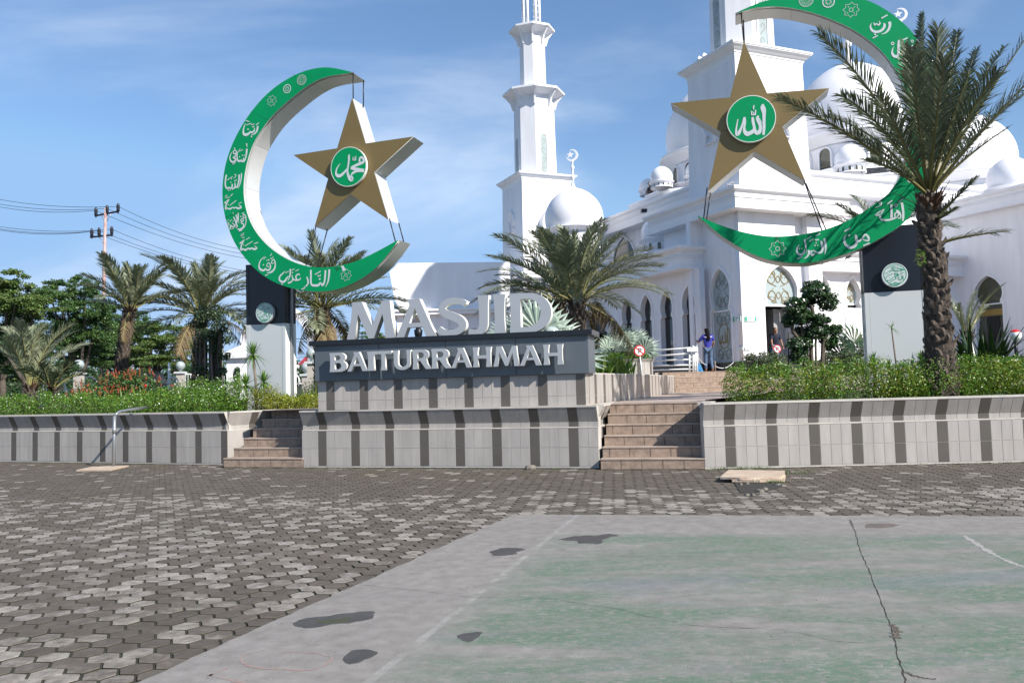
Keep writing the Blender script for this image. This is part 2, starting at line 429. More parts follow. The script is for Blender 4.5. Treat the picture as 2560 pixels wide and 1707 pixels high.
# concrete court slab
SLAB = [tuple(G(u, v)[:2]) for u, v in ((1285, 1292), (1700, 1293), (2133, 1295), (2560, 1297.5))]
e = Vector(SLAB[-1]) - Vector(SLAB[-2]); SLAB.append(tuple(Vector(SLAB[-1]) + e.normalized() * 9))
l0 = G(370, 1707); l1 = G(1285, 1292); dl = (l0 - l1); SLABL = tuple((l1 + dl.normalized() * 13)[:2])
slab_poly = [SLABL] + SLAB + [(SLAB[-1][0] + 1, -6), (SLABL[0], -6)]
COURT_P = [G(936, 1707), G(1388, 1339), G(2560, 1341)]      # edge of the worn green paint
def court_material():
    m = bpy.data.materials.new('court_concrete'); m.use_nodes = True; t = m.node_tree; b = t.nodes['Principled BSDF']
    def n(ty, **k):
        q = t.nodes.new(ty)
        for a_, v_ in k.items(): setattr(q, a_, v_)
        return q
    def rng(src, a_, c_, lo=0.0, hi=1.0):
        q = n('ShaderNodeMapRange'); q.inputs[1].default_value = a_; q.inputs[2].default_value = c_; q.inputs[3].default_value = lo; q.inputs[4].default_value = hi
        t.links.new(src, q.inputs[0]); return q.outputs[0]
    def noise(scale, stretch, detail=7, rough=0.62, loc=(0, 0, 0), dist=0.0):
        mp_ = n('ShaderNodeMapping'); mp_.inputs['Scale'].default_value = stretch; mp_.inputs['Location'].default_value = loc
        mp_.inputs['Rotation'].default_value = (0, 0, radians(10))
        t.links.new(geo.outputs['Position'], mp_.inputs[0])
        q = n('ShaderNodeTexNoise'); q.inputs['Scale'].default_value = scale; q.inputs['Detail'].default_value = detail; q.inputs['Roughness'].default_value = rough
        q.inputs['Distortion'].default_value = dist
        t.links.new(mp_.outputs[0], q.inputs['Vector']); return q.outputs[0]
    def mul(a_, c_):
        q = n('ShaderNodeMath', operation='MULTIPLY')
        for i_, s_ in enumerate((a_, c_)):
            if isinstance(s_, (int, float)): q.inputs[i_].default_value = s_
            else: t.links.new(s_, q.inputs[i_])
        return q.outputs[0]
    def mix(f, a_, c_):
        q = n('ShaderNodeMix', data_type='RGBA')
        t.links.new(f, q.inputs[0])
        for i_, s_ in ((6, a_), (7, c_)):
            if isinstance(s_, tuple): q.inputs[i_].default_value = (*s_, 1)
            else: t.links.new(s_, q.inputs[i_])
        return q.outputs[2]
    geo = n('ShaderNodeNewGeometry')
    base = mix(rng(noise(1.3, (0.6, 1.6, 1)), 0.3, 0.7), (0.262, 0.246, 0.228), (0.205, 0.193, 0.180))
    base = mix(rng(noise(9, (1, 1, 1), loc=(3, 1, 0)), 0.35, 0.72), base, (0.165, 0.153, 0.140))
    # inside the painted court? (signed distances to the two edges)
    def side(P, Q, w):
        P = Vector(P[:2]); Q = Vector(Q[:2]); d = (Q - P).normalized(); nn = Vector((d.y, -d.x))
        dp = n('ShaderNodeVectorMath', operation='DOT_PRODUCT'); dp.inputs[1].default_value = (nn.x, nn.y, 0)
        t.links.new(geo.outputs['Position'], dp.inputs[0])
        s_ = n('ShaderNodeMath', operation='SUBTRACT'); t.links.new(dp.outputs['Value'], s_.inputs[0]); s_.inputs[1].default_value = nn.dot(P)
        return s_.outputs[0]
    sa = side(COURT_P[0], COURT_P[1], 0); sb = side(COURT_P[1], COURT_P[2], 0)
    inside = mul(rng(sa, -0.06, 0.30), rng(sb, -0.05, 0.22))
    near_edge = rng(sa, 0.0, 0.35, 1.0, 0.0)
    streak = noise(2.1, (0.34, 1.5, 1), detail=9, rough=0.66, loc=(0, 7, 0), dist=0.5)
    fine = noise(13, (0.45, 1.5, 1), detail=6, rough=0.7, loc=(5, 2, 0))
    add = n('ShaderNodeMath', operation='ADD'); t.links.new(streak, add.inputs[0]); t.links.new(mul(fine, 0.28), add.inputs[1])
    add2 = n('ShaderNodeMath', operation='ADD'); t.links.new(add.outputs[0], add2.inputs[0]); t.links.new(mul(near_edge, 0.09), add2.inputs[1])
    green = mul(rng(add2.outputs[0], 0.50, 0.74), inside)
    blue = mul(mul(rng(noise(0.8, (0.5, 1.4, 1), loc=(9, 4, 0)), 0.56, 0.7), inside), 0.35)
    flake = rng(noise(26, (0.8, 1.3, 1), detail=5, rough=0.75, loc=(2, 8, 0)), 0.36, 0.52)
    c1 = mix(mul(mul(green, flake), 0.80), base, (0.070, 0.135, 0.085))
    c1 = mix(blue, c1, (0.12, 0.145, 0.19))
    # the faded white line along the court's edge
    la = n('ShaderNodeMath', operation='ABSOLUTE'); t.links.new(sa, la.inputs[0])
    line = mul(rng(la.outputs[0], 0.018, 0.03, 1.0, 0.0), rng(noise(5, (1, 1, 1), loc=(1, 1, 4)), 0.42, 0.6))
    c1 = mix(mul(line, 0.22), c1, (0.5, 0.5, 0.5))
    lb = n('ShaderNodeMath', operation='ABSOLUTE'); t.links.new(sb, lb.inputs[0])
    line2 = mul(rng(lb.outputs[0], 0.018, 0.03, 1.0, 0.0), rng(noise(4, (1, 1, 1), loc=(8, 1, 4)), 0.46, 0.6))
    c1 = mix(mul(line2, 0.2), c1, (0.45, 0.45, 0.45))
    # small pits
    vo = n('ShaderNodeTexNoise'); vo.inputs['Scale'].default_value = 55; vo.inputs['Detail'].default_value = 2; t.links.new(geo.outputs['Position'], vo.inputs['Vector'])
    c1 = mix(mul(rng(vo.outputs[0], 0.66, 0.74), 0.6), c1, (0.10, 0.09, 0.08))
    t.links.new(c1, b.inputs['Base Color']); b.inputs['Roughness'].default_value = 0.8
    bn = n('ShaderNodeTexNoise'); bn.inputs['Scale'].default_value = 70; bn.inputs['Detail'].default_value = 6; t.links.new(geo.outputs['Position'], bn.inputs['Vector'])
    bp = n('ShaderNodeBump'); bp.inputs['Strength'].default_value = 0.35; bp.inputs['Distance'].default_value = 0.006
    t.links.new(bn.outputs[0], bp.inputs['Height']); t.links.new(bp.outputs[0], b.inputs['Normal'])
    MAT['court_concrete'] = m
court_material()
SLZ = 0.028
# slightly uneven slab rim
def rough_edge(P, Q, n=60, amp=0.012):
    P, Q = Vector(P), Vector(Q); d = Q - P; nn = Vector((d.y, -d.x)).normalized()
    return [tuple(P + d * (i / n) + nn * R_.uniform(-amp, amp)) for i in range(n)]
edge = rough_edge(SLABL, SLAB[0], 120) + rough_edge(SLAB[0], SLAB[3], 60, 0.006)
sp_ = edge + [SLAB[3], SLAB[4], slab_poly[-2], slab_poly[-1]]
b = B(); b.prism(sp_[::-1], -0.03, SLZ)
court = info(b.build('court_slab', 'court_concrete'), kind='structure')
import mathutils.noise as mn
def blob(name, pts, z, m, jit=0.03, sub=14, parent=None):
    P = cat_rom([Vector((*p, 0)) for p in pts], sub, True)
    P = [Vector((p.x + 3.2 * jit * mn.noise(Vector((p.x * 9, p.y * 9, 1))) + 1.5 * jit * mn.noise(Vector((p.x * 30, p.y * 30, 5))), p.y + 3.2 * jit * mn.noise(Vector((p.x * 9, p.y * 9, 7))) + 1.5 * jit * mn.noise(Vector((p.x * 30, p.y * 30, 3))), z)) for p in P]
    b_ = B(); b_.add(P, [tuple(range(len(P)))])
    return link(name, fill2d([[(p.x, p.y) for p in P]], 0.002, name), m, parent, Matrix.Translation((0, 0, z)))
mat('damp_stain', (0.075, 0.067, 0.060), 0.42, var=0.35, scale=9, bump=0.15, bscale=80)
mat('rust_stain', (0.14, 0.115, 0.098), 0.7, var=0.3, scale=9)
mat('moss', (0.055, 0.062, 0.032), 0.9, var=0.4, scale=30)
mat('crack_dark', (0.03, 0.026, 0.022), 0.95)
mat('crumbled', (0.15, 0.125, 0.10), 0.95, var=0.6, scale=50, bump=0.8, bscale=90)
mat('line_paint', (0.29, 0.28, 0.265), 0.7, col2=(0.30, 0.29, 0.28), scale=9)
mat('red_paint', (0.27, 0.16, 0.14), 0.7, col2=(0.25, 0.23, 0.21), scale=14)
ZS = SLZ + 0.0007
def px(pts): return [tuple(G(u, v, SLZ)[:2]) for u, v in pts]
blob('damp_patch', px([(730, 1557), (760, 1545), (840, 1535), (905, 1528), (936, 1528), (930, 1543), (905, 1552), (880, 1556), (820, 1562), (765, 1569)]), ZS, 'damp_stain', 0.008, parent=court)
blob('damp_patch', px([(857, 1645), (880, 1626), (925, 1622), (938, 1632), (925, 1642), (890, 1655), (865, 1657)]), ZS, 'damp_stain', 0.006, parent=court)
blob('damp_patch', px([(1227, 1377), (1262, 1369), (1310, 1370), (1300, 1380), (1262, 1388), (1232, 1386)]), ZS, 'damp_stain', 0.012, parent=court)
blob('damp_patch', px([(1392, 1348), (1440, 1340), (1490, 1338), (1520, 1333), (1545, 1338), (1512, 1348), (1500, 1358), (1470, 1359), (1430, 1352)]), ZS, 'damp_stain', 0.014, parent=court)
blob('damp_patch', px([(1140, 1590), (1165, 1582), (1208, 1580), (1195, 1590), (1178, 1600), (1165, 1603)]), ZS, 'damp_stain', 0.006, parent=court)
blob('damp_patch', px([(2157, 1314), (2180, 1308), (2230, 1309), (2248, 1313), (2215, 1318), (2165, 1319)]), ZS, 'rust_stain', 0.012, parent=court)
blob('moss_spot', px([(800, 1552), (850, 1546), (880, 1543), (870, 1551), (840, 1556)]), ZS + 0.0006, 'moss', 0.012, parent=court)
def streakline(name, pts, w, m, jit=0.01, z=ZS + 0.0006):
    P = [Vector((*q, 0)) for q in px(pts)]
    P = cat_rom(P, 8)
    b_ = B(); V = []; F = []
    for i, p in enumerate(P):
        t_ = (P[min(i + 1, len(P) - 1)] - P[max(i - 1, 0)]).normalized(); nn = Vector((-t_.y, t_.x, 0)); j = R_.uniform(-jit, jit); ww = w * R_.uniform(0.35, 1.5)
        V += [p + nn * (j + ww) + Vector((0, 0, z)), p + nn * (j - ww) + Vector((0, 0, z))]
    for i in range(len(P) - 1): F.append((2 * i, 2 * i + 1, 2 * i + 3, 2 * i + 2))
    b_.add(V, F); return b_.build(name, m, court)
streakline('crack', [(2125, 1298), (2138, 1330), (2150, 1375), (2170, 1420), (2190, 1470), (2210, 1520), (2228, 1570), (2243, 1630), (2260, 1690), (2275, 1740)], 0.0030, 'crack_dark', 0.005)
streakline('crack', [(1195, 1352), (1290, 1362), (1400, 1370), (1430, 1382), (1560, 1390), (1750, 1391), (1990, 1395), (2050, 1401), (2130, 1402)], 0.0013, 'crack_dark', 0.006)
streakline('crack', [(900, 1461), (1050, 1476), (1160, 1491), (1330, 1493), (1430, 1505), (1560, 1525), (1640, 1545), (1760, 1565), (1960, 1575), (2080, 1600), (2230, 1612)], 0.0013, 'crack_dark', 0.006)
streakline('crack_edge', [(2230, 1560), (2240, 1575), (2237, 1595)], 0.020, 'crumbled', 0.012, ZS + 0.0012)
streakline('crack_edge', [(2262, 1680), (2300, 1692), (2340, 1698)], 0.008, 'crumbled', 0.008, ZS + 0.0012)
streakline('crack_edge', [(2124, 1300), (2134, 1318)], 0.010, 'crumbled', 0.010, ZS + 0.0012)
streakline('court_line', [(2410, 1339), (2440, 1358), (2480, 1383), (2520, 1402), (2560, 1417), (2640, 1440)], 0.022, 'line_paint', 0.0008)
streakline('painted_stroke', [(520, 1685), (560, 1695), (600, 1705), (640, 1715)], 0.010, 'red_paint', 0.003)
streakline('painted_stroke', [(520, 1690), (545, 1678), (570, 1670)], 0.008, 'red_paint', 0.003)
streakline('painted_stroke', [(662, 1625), (612, 1637), (606, 1655), (640, 1668), (700, 1672)], 0.008, 'red_paint', 0.003)
streakline('painted_stroke', [(710, 1630), (790, 1632), (830, 1645), (800, 1668), (760, 1675), (706, 1672)], 0.008, 'red_paint', 0.003)

# ---------------------------------------------------------------- hexagonal pavers
def paver_material():
    m = bpy.data.materials.new('paver'); m.use_nodes = True; t = m.node_tree; b = t.nodes['Principled BSDF']
    at = t.nodes.new('ShaderNodeAttribute'); at.attribute_name = 'tone'
    cr = t.nodes.new('ShaderNodeValToRGB'); e_ = cr.color_ramp.elements
    e_[0].position = 0.0; e_[0].color = (0.070, 0.057, 0.045, 1); e_[1].position = 1.0; e_[1].color = (0.29, 0.265, 0.238, 1)
    x = e_.new(0.45); x.color = (0.106, 0.089, 0.073, 1); x = e_.new(0.7); x.color = (0.185, 0.165, 0.146, 1)
    geo = t.nodes.new('ShaderNodeNewGeometry')
    nz = t.nodes.new('ShaderNodeTexNoise'); nz.inputs['Scale'].default_value = 11; nz.inputs['Detail'].default_value = 7; nz.inputs['Roughness'].default_value = 0.68
    t.links.new(geo.outputs['Position'], nz.inputs['Vector'])
    mr = t.nodes.new('ShaderNodeMapRange'); mr.inputs[1].default_value = 0.3; mr.inputs[2].default_value = 0.7; mr.inputs[3].default_value = -0.42; mr.inputs[4].default_value = 0.20
    t.links.new(nz.outputs[0], mr.inputs[0])
    ad = t.nodes.new('ShaderNodeMath'); ad.operation = 'ADD'; t.links.new(at.outputs['Fac'], ad.inputs[0]); t.links.new(mr.outputs[0], ad.inputs[1])
    t.links.new(ad.outputs[0], cr.inputs[0])
    # a mossy green cast in patches
    n2_ = t.nodes.new('ShaderNodeTexNoise'); n2_.inputs['Scale'].default_value = 0.7; n2_.inputs['Detail'].default_value = 5
    t.links.new(geo.outputs['Position'], n2_.inputs['Vector'])
    m2 = t.nodes.new('ShaderNodeMapRange'); m2.inputs[1].default_value = 0.5; m2.inputs[2].default_value = 0.75; m2.inputs[4].default_value = 0.5
    t.links.new(n2_.outputs[0], m2.inputs[0])
    mx_ = t.nodes.new('ShaderNodeMix'); mx_.data_type = 'RGBA'; mx_.blend_type = 'MULTIPLY'; mx_.inputs[7].default_value = (0.75, 0.78, 0.58, 1)
    t.links.new(m2.outputs[0], mx_.inputs[0]); t.links.new(cr.outputs[0], mx_.inputs[6]); t.links.new(mx_.outputs[2], b.inputs['Base Color'])
    b.inputs['Roughness'].default_value = 0.85
    bn = t.nodes.new('ShaderNodeTexNoise'); bn.inputs['Scale'].default_value = 90; bn.inputs['Detail'].default_value = 4; t.links.new(geo.outputs['Position'], bn.inputs['Vector'])
    bp = t.nodes.new('ShaderNodeBump'); bp.inputs['Strength'].default_value = 0.5; bp.inputs['Distance'].default_value = 0.006
    t.links.new(bn.outputs[0], bp.inputs['Height']); t.links.new(bp.outputs[0], b.inputs['Normal'])
    MAT['paver'] = m
paver_material()
HS = 0.098                      # hexagon side
ang = radians(-7)
ux = Vector((cos(ang), sin(ang))); uy = Vector((-sin(ang), cos(ang)))
def inpoly(p, poly):
    c = False; j = len(poly) - 1
    for i in range(len(poly)):
        if (poly[i][1] > p[1]) != (poly[j][1] > p[1]) and p[0] < (poly[j][0] - poly[i][0]) * (p[1] - poly[i][1]) / (poly[j][1] - poly[i][1]) + poly[i][0]: c = not c
        j = i
    return c
FRONT = [(-13.8, 0.5), (12.5, 0.5)] + [(12.5, 13.44), (8.0, 13.04), (3.05, 13.22), (1.4, 13.66), (-3.95, 15.46), (-5.6, 15.9), (-5.69, 16.4), (-8.9, 17.75), (-13.8, 19.75)]
def vis(p):
    q = CR3.inverted() @ (Vector((p[0], p[1], 0)) - EYE)
    if q.z > -0.5: return None
    u_, v_ = CX + FL * q.x / -q.z, CY - FL * q.y / -q.z
    return (u_, v_) if -260 < u_ < 2820 and v_ < 1900 else None
import mathutils.noise as mn
cells = []
cw, rh = 1.5 * HS * 1.0, sqrt(3) * HS
for i in range(-160, 160):
    for j in range(-10, 190):
        p = ux * (i * cw) + uy * ((j + 0.5 * (i % 2)) * rh) + Vector((0, 1.2))
        if not inpoly(p, FRONT): continue
        uv = vis(p)
        if uv is None: continue
        d = [Vector(q) for q in (SLAB[0],)]
        if inpoly(p, slab_poly):      # hidden below the slab unless it straddles the rim
            continue
        n_ = mn.noise(Vector((p.x * 0.35, p.y * 0.5, 3.1))) * 0.5 + mn.noise(Vector((p.x * 1.2, p.y * 1.6, 9.1))) * 0.35
        limit = 10.35 - 0.10 * p.x
        far = max(0.0, min(1.0, (p.y - limit) / 1.1))
        chance = (0.36 + n_ * 0.38) * (1 - far) + (0.055 + max(0, n_) * 0.12) * far
        if p.x > 1.0 and p.y < 10: chance = max(chance, 0.45)
        r = R_.random()
        tone = R_.uniform(0.68, 1.0) if r < chance else (R_.uniform(0.40, 0.66) if r < chance + 0.2 * (1 - far) else R_.uniform(0.14, 0.42))
        cells.append((p, tone, far))
def hexV(p, rz, tx, ty, s=HS * 0.905, dz=0.0):
    V = []
    for rr, z in ((s, -0.02), (s, -0.0025), (s * 0.965, 0.0)):
        for k in range(6):
            a = k * pi / 3 + ang + rz
            x, y = rr * cos(a), rr * sin(a)
            V.append((p[0] + x, p[1] + y, z + dz + x * tx + y * ty))
    F = [(12, 13, 14, 15, 16, 17)]
    for r0 in (0, 6):
        for k in range(6): F.append((r0 + k, r0 + (k + 1) % 6, r0 + 6 + (k + 1) % 6, r0 + 6 + k))
    return V, F
def tone_attr(m_, vals):
    a = m_.attributes.new('tone', 'FLOAT', 'POINT'); a.data.foreach_set('value', vals)
cells.sort(key=lambda c: (c[0] - Vector((0, 0))).length)
near = cells[:290]; rest = cells[290:]
pavement = info(link('hexagon_pavement', None, M=Matrix.Identity(4)), kind='structure')
variants = {}
for p, tone, far in near:
    k = round(tone * 12)
    if k not in variants:
        V, F = hexV((0, 0), 0, 0, 0)
        m_ = me('paver', V, F, [0] + [1] * 6 + [0] * 6); m_.materials.append(MAT['paver']); m_.materials.append(MAT['bed_dark']); tone_attr(m_, [k / 12] * len(V)); variants[k] = m_
    link('paver', variants[k], None, pavement, Matrix.Translation((p.x, p.y, R_.uniform(-0.003, 0.002))) @ Matrix.Rotation(R_.uniform(-.022, .022), 4, 'X') @ Matrix.Rotation(R_.uniform(-.022, .022), 4, 'Y') @ Matrix.Rotation(R_.uniform(-.03, .03), 4, 'Z'))
V = []; F = []; T = []
for p, tone, far in rest:
    v, f = hexV(p, R_.uniform(-.03, .03), R_.uniform(-.02, .02), R_.uniform(-.02, .02), dz=R_.uniform(-0.003, 0.002) - 0.001 * far)
    o = len(V); V += v; F += [tuple(i + o for i in q) for q in f]; T += [tone] * len(v)
m_ = me('paver', V, F, ([0] + [1] * 6 + [0] * 6) * len(rest)); m_.materials.append(MAT['paver']); m_.materials.append(MAT['bed_dark']); tone_attr(m_, T)
info(link('paver_field', m_, None, pavement), kind='stuff')
# grit between the pavers and weeds at the wall foot
mat('grit', (0.12, 0.11, 0.09), 0.95, island=0.6)
b = B()
for i in range(2600):
    p = R_.choice(cells)[0]; a = R_.random() * 6.28; x, y = p.x + cos(a) * HS * 1.0, p.y + sin(a) * HS * 1.0; s = R_.uniform(0.002, 0.006)
    b.add([(x - s, y, 0), (x + s, y - s, 0), (x, y + s, 0), (x, y, s * 0.8)], [(0, 1, 3), (1, 2, 3), (2, 0, 3)])
info(b.build('grit', 'grit', pavement), kind='stuff')
b = B()
for i in range(1500):
    x, y = R_.uniform(-2.5, 7), R_.uniform(3.8, 8.9)
    if not inpoly((x, y), slab_poly): continue
    s = R_.uniform(0.0015, 0.006) * R_.uniform(.5, 1.2); z = SLZ; a = R_.uniform(0, 3)
    b.add([(x - s * cos(a), y - s * sin(a), z), (x + s, y - s, z), (x, y + s, z), (x, y, z + s * .6)], [(0, 1, 3), (1, 2, 3), (2, 0, 3)])
info(b.build('slab_grit', 'grit', court), kind='stuff')
def weeds(pts, n, h, name, mname='grass_blade', spread=0.05, z=0.0):
    b_ = B()
    for i in range(n):
        k = R_.randrange(len(pts) - 1); t_ = R_.random(); p = Vector(pts[k]).lerp(Vector(pts[k + 1]), t_)
        x, y = p.x + R_.gauss(0, spread), p.y + R_.gauss(0, spread); a = R_.random() * 6.28; hh = h * R_.uniform(0.4, 1.2); w = 0.004
        ex, ey = x + cos(a) * hh * 0.6, y + sin(a) * hh * 0.6
        b_.add([(x - w * sin(a), y + w * cos(a), z), (x + w * sin(a), y - w * cos(a), z), (ex, ey, z + hh)], [(0, 1, 2)])
    return info(b_.build(name, mname), kind='stuff')
weeds([(3.1, 13.18), (4.0, 13.14)], 260, 0.05, 'weeds')
weeds([(-3.9, 15.4), (1.3, 13.82)], 160, 0.03, 'weeds')
weeds([(3.3, 12.5), (4.3, 12.3)], 260, 0.06, 'weeds', spread=0.07)
weeds([(3.1, 13.15), (9.0, 13.1)], 220, 0.025, 'weeds')
weeds([(-11, 18.6), (-5.8, 16.4)], 200, 0.025, 'weeds')

# ---------------------------------------------------------------- raised ground behind the walls
TZ = 0.96
terr = [(-34.0, 28.1), (-17.5, 21.6), (-11.6, 19.25), (-8.8, 18.1), (-5.72, 16.9), (-5.15, 17.45), (-5.0, 17.2), (-3.4, 16.9), (1.7, 15.0), (3.3, 14.6), (3.15, 13.5), (8.0, 13.33), (14.0, 13.9), (30.0, 17.3), (900, 60), (900, 1500), (-900, 1500), (-900, 60)]
flat('garden_ground', terr, TZ, 'grass_ground')
flat('car_park', [(-60, 36), (-6, 36), (-2, 60), (-60, 75)], TZ + 0.02, 'asphalt')

# ---------------------------------------------------------------- tiled walls
TW = 0.168
tile_meshes = {}
def tile_mesh(w, h, d, m):
    key = (round(w, 3), round(h, 3), round(d, 3), m)
    if key not in tile_meshes:
        b_ = B(); e_ = 0.0028; c = 0.001
        b_.add([(e_, 0, e_), (w - e_, 0, e_), (w - e_, 0, h - e_), (e_, 0, h - e_),
                (e_ + c, -d, e_ + c), (w - e_ - c, -d, e_ + c), (w - e_ - c, -d, h - e_ - c), (e_ + c, -d, h - e_ - c)],
               [(4, 5, 6, 7), (0, 1, 5, 4), (1, 2, 6, 5), (2, 3, 7, 6), (3, 0, 4, 7)])
        m_ = b_.mesh('tile'); m_.materials.append(MAT[m]); tile_meshes[key] = m_
    return tile_meshes[key]
def place_tile(parent, P, xdir, ydir_out, updir, w, h, m, d=0.0025):
    x = Vector(xdir).normalized(); up = Vector(updir).normalized(); o_ = -(Vector(ydir_out).normalized())
    M = Matrix(((x.x, o_.x, up.x, P.x), (x.y, o_.y, up.y, P.y), (x.z, o_.z, up.z, P.z), (0, 0, 0, 1)))
    return link('tile', tile_mesh(w, h, d, m), None, parent, M)
def face_tiles(parent, P, Q, rows, phase, stuff=None):
    """tiles on the vertical or slanted strips between P and Q (ground points); rows: (z0, off0, z1, off1) outward offsets"""
    P = Vector((*P, 0)); Q = Vector((*Q, 0)); d = Q - P; L = d.length; x = d / L; nout = Vector((x.y, -x.x, 0))
    n = max(1, round(L / TW)); w = L / n
    for i in range(n):
        k = (i + phase) % 4
        for (z0, o0, z1, o1) in rows:
            m = 'tile_dark' if k == 0 else ('tile_light' if (i * 7 + int(z0 * 100)) % 3 else 'tile_light_b')
            a = P + x * (i * w) + nout * o0 + Vector((0, 0, z0)); up = (nout * (o1 - o0) + Vector((0, 0, z1 - z0)))
            out_ = Vector((0, 0, 0)); out_ = x.cross(up).normalized()
            if out_.dot(nout) < 0: out_ = -out_
            place_tile(parent, a, x, out_, up, w, up.length, m)
    return (n + phase) % 4
ROWS = [(0.025, 0, 0.345, 0), (0.345, 0, 0.668, 0), (0.690, -0.035, 0.775, -0.035), (0.775, -0.035, 1.02, 0.085)]
BK = 0.0015
def wall_core(P, Q, thick=0.26, ztop=1.05, mi=0):
    """the grout-coloured body behind the tiles: plinth, ledge, neck, flare, rim"""
    P = Vector((*P, 0)); Q = Vector((*Q, 0)); x = (Q - P).normalized(); n_ = Vector((x.y, -x.x, 0))
    prof = [(-BK, 0.0), (-BK, 0.672), (0.004, 0.672), (0.004, 0.684), (-0.035 - BK, 0.690), (-0.035 - BK, 0.775), (0.085 - BK, 1.02), (0.093, 1.022), (0.093, ztop), (-thick, ztop), (-thick, 0)]
    b_ = B(); V = []
    for q in (P, Q):
        V += [q + n_ * o_ + Vector((0, 0, z)) for o_, z in prof]
    k = len(prof); F = [(i, (i + 1) % k, (i + 1) % k + k, i + k)[::-1] for i in range(k)]
    F += [tuple(range(k)), tuple(range(2 * k - 1, k - 1, -1))]
    b_.add(V, F, mi); return b_
def low_wall(name, label, pts, phase, loc, group=None, lim=None):
    t_ = thing(name, label, 'wall', loc, group)
    for i in range(len(pts) - 1):
        wall_core(pts[i], pts[i + 1]).build('wall_core', 'grout', t_)
    return t_
G_W = 'low striped tile walls along the forecourt'
lw = low_wall('garden_wall', 'long low striped tile wall left of the narrower steps, bent pipe in front', LW, 0, (-9, 18.2, 0))
ph = 2
for i in range(2, len(LW) - 1): ph = face_tiles(lw, LW[i], LW[i + 1], ROWS, ph)
n_before = face_tiles(lw, (-13.8, 19.81), LW[2], ROWS, 1)
# right-hand return of the left wall beside the steps
FL_ = [(-5.69, 16.47), (-4.93, 17.35)]
wall_core(*FL_, thick=0.2).build('return_core', 'grout', lw); face_tiles(lw, *FL_, ROWS, 1)
cw_ = low_wall('sign_plinth', 'low striped tile plinth between the two flights of steps, under the name sign', CW, 0, (-1.3, 14.8, 0))
face_tiles(cw_, *CW, ROWS, 2)
CF = [(1.42, 13.98), (1.72, 15.1)]
wall_core(*CF, thick=0.1).build('return_core', 'grout', cw_); face_tiles(cw_, *CF, ROWS, 2)
CL = [(-3.62, 16.5), (-3.94, 15.60)]
wall_core(*CL, thick=0.1).build('return_core', 'grout', cw_)
b = B(); b.prism([(-3.9, 15.6), (1.42, 13.98), (1.7, 15.1), (-3.6, 16.6)], 0.9, 1.046); b.build('plinth_top', 'landing_tile', cw_)
rw = low_wall('garden_wall', 'long low striped tile wall right of the wider steps, hedge above it', RW, 0, (5.5, 13.3, 0))
ph = 2
ph = face_tiles(rw, RW[0], RW[1], ROWS, ph); face_tiles(rw, RW[1], (9.4, 13.201), ROWS, ph)
RF = [(3.02 + 0.42, 14.55), (3.05, 13.36)]
wall_core(*RF, thick=0.1).build('return_core', 'grout', rw); face_tiles(rw, *RF, ROWS, 2)

# ---------------------------------------------------------------- steps
def stairs(name, label, P, Q, back, n, z0, riser, tread, nb, left_shift=0.0, group=None):
    """P-Q: foot of the lowest riser; back: unit direction up the flight"""
    P = Vector((*P, 0)); Q = Vector((*Q, 0)); bk = Vector((*back, 0)).normalized(); x = (Q - P).normalized(); L = (Q - P).length
    t_ = thing(name, label, 'steps', (*((P + Q) / 2)[:2], z0), group)
    for k in range(n):
        o_ = bk * (k * tread); za = z0 + k * riser; zb = za + riser
        a = P + o_ + x * (left_shift * k); LL = L - left_shift * k
        b_ = B()
        dep = bk * (tread + 0.06 if k < n - 1 else 0.3)
        V = [a + bk * 0.014, a + x * LL + bk * 0.014, a + x * LL + dep, a + dep]
        b_.add([v + Vector((0, 0, za - (0.0 if k == 0 else 0.1))) for v in V] + [v + Vector((0, 0, zb - 0.022)) for v in V],
               [(0, 3, 2, 1), (4, 5, 6, 7), (0, 1, 5, 4), (1, 2, 6, 5), (2, 3, 7, 6), (3, 0, 4, 7)])
        b_.build('step_core', 'joint_dark', t_)
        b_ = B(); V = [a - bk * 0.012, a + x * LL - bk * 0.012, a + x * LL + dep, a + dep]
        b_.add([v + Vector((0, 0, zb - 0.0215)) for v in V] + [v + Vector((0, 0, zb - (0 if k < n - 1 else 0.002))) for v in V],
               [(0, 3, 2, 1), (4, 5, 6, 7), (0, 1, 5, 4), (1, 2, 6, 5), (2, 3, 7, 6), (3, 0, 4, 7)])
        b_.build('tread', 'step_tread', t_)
        nn = nb; w = LL / nn; sh = (k % 2) * 0.35
        cuts = [0.0] + [LL * (j + sh) / nn for j in range(1 if sh == 0 else 0, nn + 1) if 0.05 < LL * (j + sh) / nn < LL - 0.05] + [LL]
        for j in range(len(cuts) - 1):
            c0, c1 = cuts[j] + 0.005, cuts[j + 1] - 0.005
            bb = B(); q0 = a + x * c0; q1 = a + x * c1
            V = [q0, q1, q1 + bk * 0.013, q0 + bk * 0.013]
            bb.add([v + Vector((0, 0, za + 0.003)) for v in V] + [v + Vector((0, 0, zb - 0.023)) for v in V],
                   [(0, 3, 2, 1), (0, 1, 5, 4), (1, 2, 6, 5), (3, 0, 4, 7)])
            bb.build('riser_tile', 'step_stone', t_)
    return t_
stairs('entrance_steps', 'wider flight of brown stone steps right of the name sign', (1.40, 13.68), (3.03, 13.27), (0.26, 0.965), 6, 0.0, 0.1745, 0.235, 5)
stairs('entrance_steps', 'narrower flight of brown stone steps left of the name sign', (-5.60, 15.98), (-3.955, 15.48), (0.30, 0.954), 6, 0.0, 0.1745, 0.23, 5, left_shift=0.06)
flat('landing', [(1.70, 14.95), (3.33, 14.45), (3.6, 15.6), (6.0, 20.0), (9.0, 28.0), (9.5, 31), (4.8, 31), (5.1, 26.2), (1.75, 15.2)], 1.048, 'landing_tile')
flat('landing_left', [(-5.3, 17.3), (-5.02, 16.72), (-3.7, 16.35), (-3.0, 19.0), (-5.0, 19.5)], 1.048, 'landing_tile')
